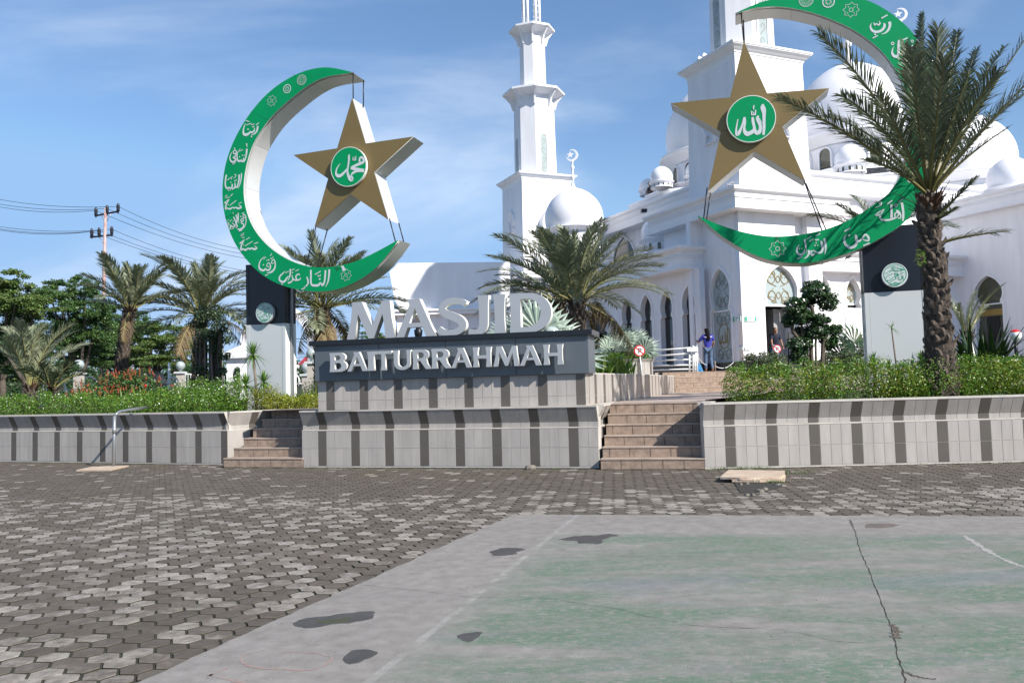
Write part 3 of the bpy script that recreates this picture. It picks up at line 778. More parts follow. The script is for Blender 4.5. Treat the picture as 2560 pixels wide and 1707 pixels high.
stairs('upper_steps', 'short far flight of brown steps behind the landing, below the woman', (5.15, 26.4), (8.6, 27.3), (-0.25, 0.968), 4, 1.048, 0.168, 0.30, 6)
PZ = 1.72
b = B(); b.prism([(4.72, 27.5), (8.3, 28.4), (30, 24), (46, 30), (46, 95), (-22, 95), (-12, 44), (2.5, 29.5)], 0.9, PZ)
info(b.build('mosque_terrace', 'landing_tile'), kind='structure')

# low striped parapet from the sign block back to the upper steps
t_ = thing('parapet_wall', 'striped beige tile parapet running from the sign block back to the upper steps', 'wall', (3, 20, 1.05))
PA = [(1.28, 14.35), (2.6, 18.0), (5.12, 26.3)]
for i in range(2):
    P, Q = Vector((*PA[i], 0)), Vector((*PA[i + 1], 0)); x = (Q - P).normalized(); nn = Vector((x.y, -x.x, 0))
    bb = B(); V = [P - nn * BK, Q - nn * BK, Q - nn * 0.3, P - nn * 0.3]
    bb.add([v + Vector((0, 0, 1.0)) for v in V] + [v + Vector((0, 0, 1.60)) for v in V], [(0, 3, 2, 1), (4, 5, 6, 7), (0, 1, 5, 4), (1, 2, 6, 5), (2, 3, 7, 6), (3, 0, 4, 7)])
    bb.build('wall_core', 'grout', t_)
    face_tiles(t_, PA[i], PA[i + 1], [(1.05, 0, 1.20, 0), (1.20, 0, 1.585, 0)], 1)
b = B(); b.prism([(1.0, 14.6), (1.26, 14.4), (2.55, 18.1), (5.05, 26.4), (4.7, 27.4), (2.4, 29.5), (-6, 36), (-4, 19), (-3.4, 16.4)], 0.9, 1.565)
info(b.build('garden_bed', 'grass_ground'), kind='structure')

# ================================================================ NAME SIGN
SA, SB = Vector((-3.60, 15.27, 0)), Vector((1.23, 13.98 + 0.10, 0))      # ends of the sign's front face
sx = (SB - SA).normalized(); sn = Vector((sx.y, -sx.x, 0)); SLN = (SB - SA).length
sg = thing('name_sign', 'dark grey sign block with black cap on a striped tile base, between the steps', 'sign', (-1.2, 14.9, 1.046))
bb = B(); V = [SA - sn * BK, SB - sn * BK, SB - sn * 0.75, SA - sn * 0.75]
bb.add([v + Vector((0, 0, 1.03)) for v in V] + [v + Vector((0, 0, 1.585)) for v in V], [(0, 3, 2, 1), (4, 5, 6, 7), (0, 1, 5, 4), (1, 2, 6, 5), (2, 3, 7, 6), (3, 0, 4, 7)])
bb.build('base_core', 'grout', sg)
face_tiles(sg, SA[:2], SB[:2], [(1.05, 0, 1.215, 0), (1.215, 0, 1.58, 0)], 3)
face_tiles(sg, SB[:2], (SB - sn * 0.75)[:2], [(1.05, 0, 1.215, 0), (1.215, 0, 1.58, 0)], 2)
# panel: four cladding sheets, side and black cap
pn = 4; p0 = SA - sx * 0.02 + sn * 0.075; PLH = (1.59, 2.235)
for i in range(pn):
    a = p0 + sx * (i * (SLN + 0.1) / pn + 0.004); c = p0 + sx * ((i + 1) * (SLN + 0.1) / pn - 0.004)
    bb = B(); V = [a, c, c - sn * 0.78, a - sn * 0.78]
    bb.add([v + Vector((0, 0, PLH[0])) for v in V] + [v + Vector((0, 0, PLH[1])) for v in V], [(0, 3, 2, 1), (4, 5, 6, 7), (0, 1, 5, 4), (1, 2, 6, 5), (2, 3, 7, 6), (3, 0, 4, 7)])
    bb.build('panel', 'panel_grey', sg)
for i in range(3):
    a = p0 - sx * 0.08 + sx * (i * (SLN + 0.26) / 3 + 0.003) + sn * 0.07; c = a + sx * ((SLN + 0.26) / 3 - 0.006)
    bb = B(); V = [a, c, c - sn * 0.92, a - sn * 0.92]
    bb.add([v + Vector((0, 0, 2.237)) for v in V] + [v + Vector((0, 0, 2.325)) for v in V], [(0, 3, 2, 1), (4, 5, 6, 7), (0, 1, 5, 4), (1, 2, 6, 5), (2, 3, 7, 6), (3, 0, 4, 7)])
    bb.build('cap', 'cap_black', sg)

# ---------------------------------------------------------------- letters (flared sans, built as polygons in a unit box)
def arc(cx, cy, rx, ry, a0, a1, n=14):
    return [(cx + rx * cos(radians(a0 + (a1 - a0) * i / n)), cy + ry * sin(radians(a0 + (a1 - a0) * i / n))) for i in range(n + 1)]
def bar(x0, y0, x1, y1, w0, wm_, w1, n=6):
    """a flared stroke: wide at both ends, slimmer in the middle; horizontal terminals"""
    L = []; R2 = []
    for i in range(n + 1):
        t = i / n; w = (wm_ + (w0 - wm_) * (1 - t) ** 3 * 1.0 + (w1 - wm_) * t ** 3) / 2; x = x0 + (x1 - x0) * t; y = y0 + (y1 - y0) * t
        L.append((x - w, y)); R2.append((x + w, y))
    return L + R2[::-1]
def letter(ch, asp=1.0):
    s = 0.30
    if ch == 'I': return [bar(.5, 0, .5, 1, .88, .66, .96)]
    if ch == 'A': return [[(0, 0), (.405, 1.0), (.36, 1.0), (.43, .985), (.63, 1.0), (1.0, 0), (.755, 0), (.665, .26), (.30, .26), (.215, 0)][0:1] + [(.10, .22), (.355, .86), (.30, 1.0), (.60, 1.0), (.90, .22), (1.0, 0), (.745, 0), (.655, .27), (.30, .27), (.205, 0)], [(.345, .385), (.615, .385), (.485, .76)]]
    if ch == 'M': return [[(0, 0), (.10, .55), (.13, 1.0), (.33, 1.0), (.53, .36), (.735, 1.0), (.90, 1.0), (.93, .55), (1.0, 0), (.80, 0), (.775, .40), (.745, .66), (.56, .0 + .03), (.45, .0 + .03), (.245, .68), (.215, .40), (.165, 0)]]
    if ch == 'H': return [[(0, 0), (.04, .25), (.04, .75), (0, 1), (.31, 1), (.27, .75), (.27, .59), (.73, .59), (.73, .75), (.69, 1), (1, 1), (.96, .75), (.96, .25), (1, 0), (.70, 0), (.73, .25), (.73, .43), (.27, .43), (.27, .25), (.30, 0)]]
    if ch == 'T': return [[(.36, 0), (.39, .3), (.39, .84), (.18, .85), (0, .83), (0, 1), (1, 1), (1, .83), (.82, .85), (.61, .84), (.61, .3), (.64, 0)]]
    if ch == 'U': return [[(0, 1), (.04, .7), (.04, .33)] + arc(.5, .33, .46, .34, 180, 360)[1:] + [(.96, .7), (1, 1), (.74, 1), (.77, .7), (.77, .36)] + arc(.52, .36, .25, .21, 0, -180)[1:] + [(.27, .7), (.30, 1)]]
    if ch == 'J': return [[(.42, 1), (.46, .75), (.46, .28)] + arc(.29, .28, .17, .14, 0, -110, 8)[1:] + [(.02, .17), (0, .02)] + arc(.36, .30, .46, .32, -105, 0, 12) + [(.84, .75), (.88, 1)]]
    if ch == 'D': return [[(0, 0), (.03, .3), (.03, .7), (0, 1), (.40, 1)] + arc(.46, .5, .54, .5, 90, -90, 20)[1:] + [(.40, 0)], [(.27, .15), (.27, .85), (.40, .86)] + arc(.43, .5, .32, .355, 80, -80, 14) + [(.40, .145)]]
    if ch == 'B': return [[(0, 0), (.03, .3), (.03, .7), (0, 1), (.48, 1)] + arc(.56, .76, .36, .24, 85, -60, 10) + arc(.60, .29, .40, .29, 60, -88, 12) + [(.5, 0)], [(.30, .61), (.30, .86), (.48, .86)] + arc(.50, .735, .13, .125, 80, -80, 8) + [(.44, .61)], [(.30, .14), (.30, .47), (.48, .47)] + arc(.52, .305, .17, .165, 80, -80, 8) + [(.48, .14)]]
    if ch == 'R': return [[(0, 0), (.03, .3), (.03, .7), (0, 1), (.46, 1)] + arc(.52, .73, .35, .27, 85, -52, 10) + [(.80, .26), (1.0, 0), (.70, 0), (.55, .20), (.40, .43), (.27, .43), (.27, .25), (.30, 0)], [(.27, .56), (.27, .86), (.44, .86)] + arc(.46, .71, .15, .15, 80, -80, 8) + [(.40, .56)]]
    if ch == 'S':
        c = [(.90, .80), (.74, .88), (.52, .905), (.30, .85), (.19, .72), (.26, .60), (.48, .51), (.70, .41), (.80, .27), (.70, .14), (.48, .085), (.25, .10), (.07, .19)]
        w = [.16, .15, .155, .165, .19, .205, .215, .21, .195, .165, .155, .15, .17]
        P = cat_rom([Vector((c[i][0] * asp, c[i][1], w[i])) for i in range(len(c))], 4); L = []; R2 = []
        for i, p in enumerate(P):
            a = P[max(i - 1, 0)]; d_ = P[min(i + 1, len(P) - 1)]; t = Vector((d_.x - a.x, d_.y - a.y)).normalized()
            L.append(((p.x - t.y * p.z / 2) / asp, p.y + t.x * p.z / 2)); R2.append(((p.x + t.y * p.z / 2) / asp, p.y - t.x * p.z / 2))
        return [L + R2[::-1]]
def put_letters(word, boxes, org, sc, plane_off, depth, t_, name='letter', zbase=None, height=None, slant=0.0, side='letter_side'):
    P0 = SA + sn * plane_off
    for ch, (xa, xb, yb_a, yb_b, yt) in zip(word, boxes):
        U0, U1 = org[0] + xa / sc, org[0] + xb / sc
        pa, pb_ = PLN(U0, org[1] + yb_a / sc, P0, sn), PLN(U1, org[1] + yb_b / sc, P0, sn)
        w = (pb_ - pa).dot(sx)
        cs = [[(x * w, y * height) for x, y in c] for c in letter(ch, w / height)]
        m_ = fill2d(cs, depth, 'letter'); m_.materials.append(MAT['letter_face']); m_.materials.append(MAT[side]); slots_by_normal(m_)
        o_ = Vector((pa.x, pa.y, zbase))
        link('letter', m_, None, t_, frame(o_, sx, (0, 0, 1)))
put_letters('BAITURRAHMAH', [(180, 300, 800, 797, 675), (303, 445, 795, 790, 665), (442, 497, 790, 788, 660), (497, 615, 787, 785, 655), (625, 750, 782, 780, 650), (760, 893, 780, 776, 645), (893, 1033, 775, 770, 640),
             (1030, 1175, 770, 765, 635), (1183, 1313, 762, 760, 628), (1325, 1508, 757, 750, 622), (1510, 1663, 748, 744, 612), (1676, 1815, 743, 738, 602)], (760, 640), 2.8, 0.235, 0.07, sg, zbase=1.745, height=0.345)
nm = thing('sign_lettering', 'large silver letters MASJID standing on the black cap of the sign', 'letters', (-1.2, 14.7, 2.325))
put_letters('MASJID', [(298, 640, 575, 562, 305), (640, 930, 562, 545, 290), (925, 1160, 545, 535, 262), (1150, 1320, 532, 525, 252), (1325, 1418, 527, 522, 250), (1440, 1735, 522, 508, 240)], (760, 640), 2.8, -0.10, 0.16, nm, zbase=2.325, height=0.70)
# ================================================================ CRESCENTS, STARS, PYLONS
class Plane:
    def __init__(s, P0, deg):
        a = radians(deg); s.P0 = Vector(P0); s.n = Vector((sin(a), -cos(a), 0)); s.h = Vector((cos(a), sin(a), 0))
    def uv(s, u, v, off=0.0):
        p = PLN(u, v, s.P0 + s.n * off, s.n) - s.P0
        return (p.dot(s.h), p.z)
    def M(s, x=0.0, z=0.0, off=0.0):
        o_ = s.P0 + s.h * x + Vector((0, 0, z)) + s.n * off
        return frame(o_, s.h, (0, 0, 1))
    def pt(s, x, z, off=0.0):
        return s.P0 + s.h * x + Vector((0, 0, z)) + s.n * off
    def conv(s, pts, og, sc):
        return [s.uv(og[0] + x / sc, og[1] + y / sc) for x, y in pts]
def resample(P, n):
    P = [Vector((p[0], p[1], 0)) for p in P]; P = cat_rom(P, 10); d = [0]
    for i in range(1, len(P)): d.append(d[-1] + (P[i] - P[i - 1]).length)
    out_ = []; j = 0
    for k in range(n + 1):
        t = d[-1] * k / n
        while j < len(d) - 2 and d[j + 1] < t: j += 1
        f = (t - d[j]) / max(d[j + 1] - d[j], 1e-9); q = P[j].lerp(P[j + 1], min(max(f, 0), 1)); out_.append((q.x, q.y))
    return out_
def strokes_mesh(pl, words, og, sc, parent, name, m='print_white', off=0.004, px_m=None):
    """brush strokes traced in the sign's own plane; a 2-tuple pair is a dash, one tuple a dot"""
    b_ = B(); k = 0; c0 = None
    for st in words:
        P = []
        for q in st:
            x, z = pl.uv(og[0] + q[0] / sc, og[1] + q[1] / sc)
            x2, z2 = pl.uv(og[0] + (q[0]) / sc, og[1] + (q[1] + q[2]) / sc)
            P.append((x, z, abs(z2 - z)))
        if c0 is None: c0 = P[0]
        P = [(x - c0[0], z - c0[1], w) for x, z, w in P]
        zo = k * 0.0006; k += 1
        if len(P) == 1:
            x, z, w = P[0]; r = w / 2 * 1.15
            b_.add([(x - r, z - r * .2, zo), (x + r * .1, z - r, zo), (x + r, z + r * .2, zo), (x - r * .1, z + r, zo)], [(0, 1, 2, 3)])
        else: ribbon(b_, P, zo)
    return b_.build(name, m, parent, pl.M(c0[0], c0[1], off))
def ring_mesh(pl, cx, cz, r, w, parent, name, m='print_white', off=0.004, rx=1.0, seg=28, zo=0.0):
    b_ = B(); V = []; F = []
    for k in range(seg):
        a = 2 * pi * k / seg
        V += [((r - w / 2) * cos(a) * rx, (r - w / 2) * sin(a), zo), ((r + w / 2) * cos(a) * rx, (r + w / 2) * sin(a), zo)]
    for k in range(seg):
        k2 = (k + 1) % seg; F.append((2 * k, 2 * k + 1, 2 * k2 + 1, 2 * k2))
    b_.add(V, F)
    return b_.build(name, m, parent, pl.M(cx, cz, off))
def petals(b_, n, r0, r1, w, a0=0.0, zo=0.0):
    for k in range(n):
        a = a0 + 2 * pi * k / n; c, s_ = cos(a), sin(a); rm = (r0 + r1) / 2
        b_.add([(r0 * c, r0 * s_, zo), (rm * c + w * s_, rm * s_ - w * c, zo), (r1 * c, r1 * s_, zo), (rm * c - w * s_, rm * s_ + w * c, zo)], [(0, 1, 2, 3)])
def rosette(pl, u, v, rad_px, kind, parent, rot=0.0):
    cx, cz = pl.uv(u, v); r = abs(pl.uv(u, v + rad_px)[1] - cz)
    b_ = B()
    if kind == 'wheel':
        seg = 28
        for k in range(22):
            a = 2 * pi * k / 22; c, s_ = cos(a), sin(a); w = r * 0.028
            b_.add([(r * .30 * c + w * .4 * s_, r * .30 * s_ - w * .4 * c, 0), (r * .95 * c + w * s_, r * .95 * s_ - w * c, 0), (r * .95 * c - w * s_, r * .95 * s_ + w * c, 0), (r * .30 * c - w * .4 * s_, r * .30 * s_ + w * .4 * c, 0)], [(0, 1, 2, 3)])
        b_.add([(r * .08 * cos(a_ * pi / 4), r * .08 * sin(a_ * pi / 4), 0) for a_ in range(8)], [tuple(range(8))])
        ring = (1.0, .07)
    elif kind == 'ring':
        petals(b_, 10, r * .18, r * .62, r * .07); ring = (.88, .17)
    else:
        petals(b_, 4, r * .38, r * .68, r * .05, rot + pi / 8); ring = (.24, .06)
        pts = []
        for k in range(16):
            a = rot + pi / 8 + 2 * pi * k / 16; rr = r if k % 2 == 0 else r * .74
            pts.append((rr * cos(a), rr * sin(a)))
        w = r * .025
        V = []; F = []
        for x, z in pts: V += [(x * (1 - w / r * 1.4), z * (1 - w / r * 1.4), 0.0006), (x * (1 + w / r * 1.4), z * (1 + w / r * 1.4), 0.0006)]
        for k in range(16):
            k2 = (k + 1) % 16; F.append((2 * k, 2 * k + 1, 2 * k2 + 1, 2 * k2))
        b_.add(V, F)
    seg = 28; V = []; F = []
    for k in range(seg):
        a = 2 * pi * k / seg
        for rr in (r * (ring[0] - ring[1] / 2), r * (ring[0] + ring[1] / 2)): V.append((rr * cos(a), rr * sin(a), 0.0012))
    for k in range(seg):
        k2 = (k + 1) % seg; F.append((2 * k, 2 * k + 1, 2 * k2 + 1, 2 * k2))
    b_.add(V, F)
    b_.build('ornament', 'print_white', parent, pl.M(cx, cz, 0.004))
def crescent(pl, outer, inner, og, sc, depth, label, loc):
    t_ = thing('crescent', label, 'crescent', loc)
    O_ = resample(pl.conv(outer, og, sc), 72); I_ = resample(pl.conv(inner, og, sc), 72)
    c = O_[36]; rel = lambda P: [(x - c[0], z - c[1]) for x, z in P]
    full = rel(O_) + rel(I_)[::-1][1:-1]
    ins = [(x * .94 + a * .06, z * .94 + b_ * .06) for (x, z), (a, b_) in zip(rel(O_), rel(I_))] + [(a * .94 + x * .06, b_ * .94 + z * .06) for (x, z), (a, b_) in zip(rel(O_), rel(I_))][::-1][1:-1]
    m_ = fill2d([full], 0.03, 'face'); m_.materials.append(MAT['print_green']); m_.materials.append(MAT['steel_matt']); slots_by_normal(m_)
    link('face', m_, None, t_, pl.M(c[0], c[1], 0.0))
    m_ = fill2d([ins], 0.075, 'band'); m_.materials.append(MAT['steel'])
    link('mirror_band', m_, None, t_, pl.M(c[0], c[1], -0.031))
    # curved side sheets, one part per sheet with fine seams between
    N_ = len(O_)
    for nm_, C_, sg_ in (('outer_sheet', rel(O_), 1), ('inner_sheet', rel(I_), -1)):
        nseg = 9
        for s_ in range(nseg):
            i0 = s_ * 8; i1 = i0 + 8
            b_ = B(); V = []; F = []
            for i in range(i0, i1 + 1):
                x, z = C_[i]
                if i == i1 and i1 < N_ - 1:
                    x = C_[i][0] * .97 + C_[i - 1][0] * .03; z = C_[i][1] * .97 + C_[i - 1][1] * .03
                V += [(x, z, -0.105), (x, z, -depth)]
            for k in range(i1 - i0): F.append((2 * k, 2 * k + 1, 2 * k + 3, 2 * k + 2))
            b_.add(V, F, 0, True)
            b_.build(nm_, 'steel_matt', t_, pl.M(c[0], c[1], 0.0))
    for z in (-0.104, -depth + 0.001):
        m_ = fill2d([full], 0.004, 'back'); m_.materials.append(MAT['steel_matt']); link('rim_sheet' if z > -0.2 else 'back_sheet', m_, None, t_, pl.M(c[0], c[1], z))
    return t_
def star(pl, V_, med, og, sc, depth, label, loc, rods, letters, lsc, log, off=0.02):
    t_ = thing('star', label, 'star', loc)
    P = pl.conv(V_, og, sc); cx = sum(p[0] for p in P) / 10; cz = sum(p[1] for p in P) / 10
    rel = [(x - cx, z - cz) for x, z in P]
    for i in range(0, 10, 2):
        a, tip, c = rel[i - 1], rel[i], rel[(i + 1) % 10]; k = 0.996
        ctr = ((0 + tip[0]) / 2, (0 + tip[1]) / 2)
        q = [(0, 0), a, tip, c]; q = [(ctr[0] + (x - ctr[0]) * k, ctr[1] + (y - ctr[1]) * k) for x, y in q]
        m_ = fill2d([q], 0.012, 'gold_panel'); m_.materials.append(MAT['gold_sheet']); link('gold_panel', m_, None, t_, pl.M(cx, cz, off))
    m_ = fill2d([rel], 0.02, 'edge'); m_.materials.append(MAT['steel_matt']); link('edge_sheet', m_, None, t_, pl.M(cx, cz, off - 0.014))
    for i in range(10):
        a, c = rel[i], rel[(i + 1) % 10]
        b_ = B(); b_.add([(a[0], a[1], -0.036), (c[0], c[1], -0.036), (c[0], c[1], -depth), (a[0], a[1], -depth)], [(0, 1, 2, 3)])
        b_.build('side_sheet', 'steel_matt' , t_, pl.M(cx, cz, off))
    m_ = fill2d([rel], 0.004, 'back'); m_.materials.append(MAT['steel_matt']); link('back_sheet', m_, None, t_, pl.M(cx, cz, off - depth))
    (mu_, mv_, mr_) = med
    mx_, mz_ = pl.uv(og[0] + mu_ / sc, og[1] + mv_ / sc, off); r = abs(pl.uv(og[0] + mu_ / sc, og[1] + (mv_ + mr_) / sc, off)[1] - mz_)
    b_ = B(); b_.lathe([(0, -0.08), (r, -0.08), (r, 0.0), (r * .975, 0.002), (r * .97, 0)], 56, mi=0, sm=False)
    b_.add([(r * .97 * cos(2 * pi * k / 56), r * .97 * sin(2 * pi * k / 56), 0.0) for k in range(56)], [tuple(range(56))], 1)
    md = b_.build('medallion', ['acp_edge', 'print_green'], t_, pl.M(mx_, mz_, off + 0.10))
    b_ = B(); k = 0
    for st in letters:
        Q = []
        for q in st:
            x, z = pl.uv(log[0] + q[0] / lsc, log[1] + q[1] / lsc, off + 0.1); z2 = pl.uv(log[0] + q[0] / lsc, log[1] + (q[1] + q[2]) / lsc, off + .1)[1]
            Q.append((x - mx_, z - mz_, abs(z2 - z)))
        ribbon(b_, Q, 0.004 + 0.0006 * k); k += 1
    b_.build('calligraphy', 'print_white', md, pl.M(mx_, mz_, off + 0.10))
    for (p, q, bo) in rods:
        o_ = -0.10 if bo == 0 else -(depth - 0.12)
        a = pl.uv(og[0] + p[0] / sc, og[1] + p[1] / sc, o_ + off); c = pl.uv(og[0] + q[0] / sc, og[1] + q[1] / sc, o_ + off)
        b_ = B(); A_, C_ = pl.pt(*a, o_ + off), pl.pt(*c, o_ + off); e_ = (C_ - A_).normalized() * 0.06
        b_.tube([A_ - e_, C_ + e_], 0.013, 8); b_.build('rod', 'rod_dark', t_)
    return t_
def pylon(pl, xl, xr, zb, zt, depth, label, loc, med):
    t_ = thing('pylon', label, 'pylon', loc)
    w = xr - xl; e_ = 0.075 * w / 1.0
    def panel(x0, x1, z0, z1, off, m_, nm_='panel', d=0.02):
        bb = B(); bb.box((x0, z0, -d), (x1, z1, 0)); return bb.build(nm_, m_, t_, pl.M(0, 0, off))
    zm = 3.055 - pl.P0.z
    for z0, z1, m1, m2 in ((zb, zm - .004, 'acp_white', 'acp_edge'), (zm + .004, zt, 'acp_black', 'acp_black')):
        panel(xl + e_ + .004, xr - e_ - .004, z0, z1, 0.0, m1)
        panel(xl, xl + e_, z0, z1, 0.006, m2 if m1 == 'acp_black' else 'acp_white', 'edge_strip'); panel(xr - e_, xr, z0, z1, 0.006, m2 if m1 == 'acp_black' else 'acp_white', 'edge_strip')
        # right and left sides: two strips with a groove between
        for x, sgn in ((xr, 1), (xl, -1)):
            for d0, d1 in ((0.0, depth * .42), (depth * .58, depth)):
                bb = B(); bb.box((x - (0.02 if sgn > 0 else 0), z0, -d1), (x + (0.02 if sgn < 0 else 0), z1, -d0 - 0.002 if d0 else -0.021)); bb.build('side_strip', m2, t_, pl.M(0, 0, 0.0))
        bb = B(); bb.box((xl + .03, z0, -depth), (xr - .03, z1, -0.03)); bb.build('core', 'acp_black' if m1 == 'acp_black' else 'rod_dark', t_, pl.M(0, 0, 0))
    (mu_, mv_, rr) = med
    mx_, mz_ = pl.uv(mu_, mv_, 0.10); r = abs(pl.uv(mu_, mv_ + rr, 0.10)[1] - mz_)
    b_ = B(); b_.lathe([(0, -0.09), (r, -0.09), (r, 0.0), (r * .985, 0.004)], 48, sm=False)
    b_.add([(r * .985 * cos(2 * pi * k / 48), r * .985 * sin(2 * pi * k / 48), 0.004) for k in range(48)], [tuple(range(48))], 0)
    md = b_.build('medallion', ['print_white'], t_, pl.M(mx_, mz_, 0.10))
    S_ = 1 / 475.0
    BIS = [[(850, 470, 25), (980, 510, 40), (1100, 550, 20)], [(1100, 550, 15), (980, 560, 30), (800, 580, 26), (700, 560, 26), (650, 470, 26)], [(640, 560, 52), (540, 570, 28), (440, 640, 26), (390, 650, 20)],
           [(640, 640, 20), (620, 690, 26), (500, 740, 24), (420, 805, 24), (380, 805, 16)], [(690, 690, 30), (800, 700, 36), (910, 740, 30)], [(910, 740, 20), (780, 775, 32), (640, 850, 27), (520, 930, 27), (420, 930, 24), (400, 890, 15)],
           [(770, 800, 24), (760, 890, 24), (640, 940, 24), (560, 1020, 24), (510, 1040, 15)], [(880, 800, 22), (880, 900, 22), (930, 935, 28), (985, 900, 22), (985, 810, 22), (1030, 790, 22), (1040, 900, 22), (1070, 935, 15)],
           [(640, 360, 20), (640, 500, 14)], [(700, 350, 24), (700, 540, 18)], [(765, 360, 20), (765, 760, 13)], [(850, 370, 18), (850, 900, 14)], [(990, 470, 16), (990, 800, 14)],
           [(630, 1090, 20), (700, 1030, 30), (770, 1030, 32), (860, 1070, 32), (960, 1050, 26), (1050, 950, 20)], [(520, 1080, 25), (600, 1100, 38), (700, 1130, 30), (780, 1130, 32), (860, 1130, 30)],
           [(600, 1165, 14), (660, 1165, 14)], [(955, 680, 12), (1080, 630, 12)], [(570, 940, 10), (640, 910, 10)], [(430, 735, 8), (520, 690, 8)], [(900, 430, 14), (960, 440, 14)], [(470, 440, 18), (520, 445, 20)], [(540, 400, 18), (620, 410, 20)],
           [(525, 635, 26), (552, 636, 26)], [(588, 780, 26), (614, 780, 26)], [(503, 825, 26), (529, 825, 26)], [(1045, 680, 20), (1080, 680, 20)], [(1065, 745, 20), (1090, 748, 20)], [(860, 1000, 12), (900, 1010, 12), (960, 990, 10)]]
    bb = B()
    for k, st in enumerate(BIS): ribbon(bb, [((x - 735) * S_ * r, -(y - 740) * S_ * r, w * S_ * r) for x, y, w in st], 0.001 + 0.0005 * k)
    V = []; F = []
    for k in range(44):
        a = 2 * pi * k / 44
        for q in (.83, .885): V.append((0.02 * r + q * r * cos(a), 0.07 * r * 1 + q * r * sin(a) * .98 + 0, 0.001))
    for k in range(44):
        k2 = (k + 1) % 44; F.append((2 * k, 2 * k + 1, 2 * k2 + 1, 2 * k2))
    bb.add(V, F); bb.build('calligraphy', 'print_teal', md, pl.M(mx_, mz_, 0.106))
    return t_

# ---- left monument
PLL = Plane(AT(675, 770, 19.3), -18)
L_OUT = [(885, 125), (720, 95), (560, 130), (400, 225), (270, 360), (170, 520), (110, 680), (88, 850), (105, 1010), (170, 1180), (290, 1330), (430, 1420), (600, 1462), (760, 1460), (900, 1410), (1020, 1330), (1110, 1230), (1168, 1150)]
L_IN = [(887, 128), (740, 150), (640, 190), (540, 260), (420, 365), (340, 460), (270, 580), (230, 720), (218, 850), (235, 970), (280, 1080), (360, 1180), (470, 1260), (600, 1310), (740, 1318), (880, 1290), (1000, 1240), (1162, 1152)]
cl = crescent(PLL, L_OUT, L_IN, (520, 130), 2.45, 0.62, 'green crescent with white calligraphy on the left pylon, open towards the right', AT(665, 700, 19.3))
PYL = Plane(PLL.P0 - PLL.n * 0.42, -18)
x0, _ = PYL.uv(616.5, 860); x1, _ = PYL.uv(713.5, 860)
z_of = lambda pl, z: z - pl.P0.z
pylon(PYL, x0, x1, z_of(PYL, TZ), z_of(PYL, 4.52), 0.46, 'black and white pylon left of the name sign, under the left crescent', (PYL.P0.x, PYL.P0.y, TZ), (661, 782, 25))
bb = B(); bb.box((x1 + 0.006, z_of(PYL, TZ), -0.28), (x1 + 0.045, z_of(PYL, 4.2), -0.20)); 
info(bb.build('drain_pipe', 'galvanised', None, PYL.M(0, 0, 0)), 'thin grey pipe running up the right side of the left pylon', 'pipe')
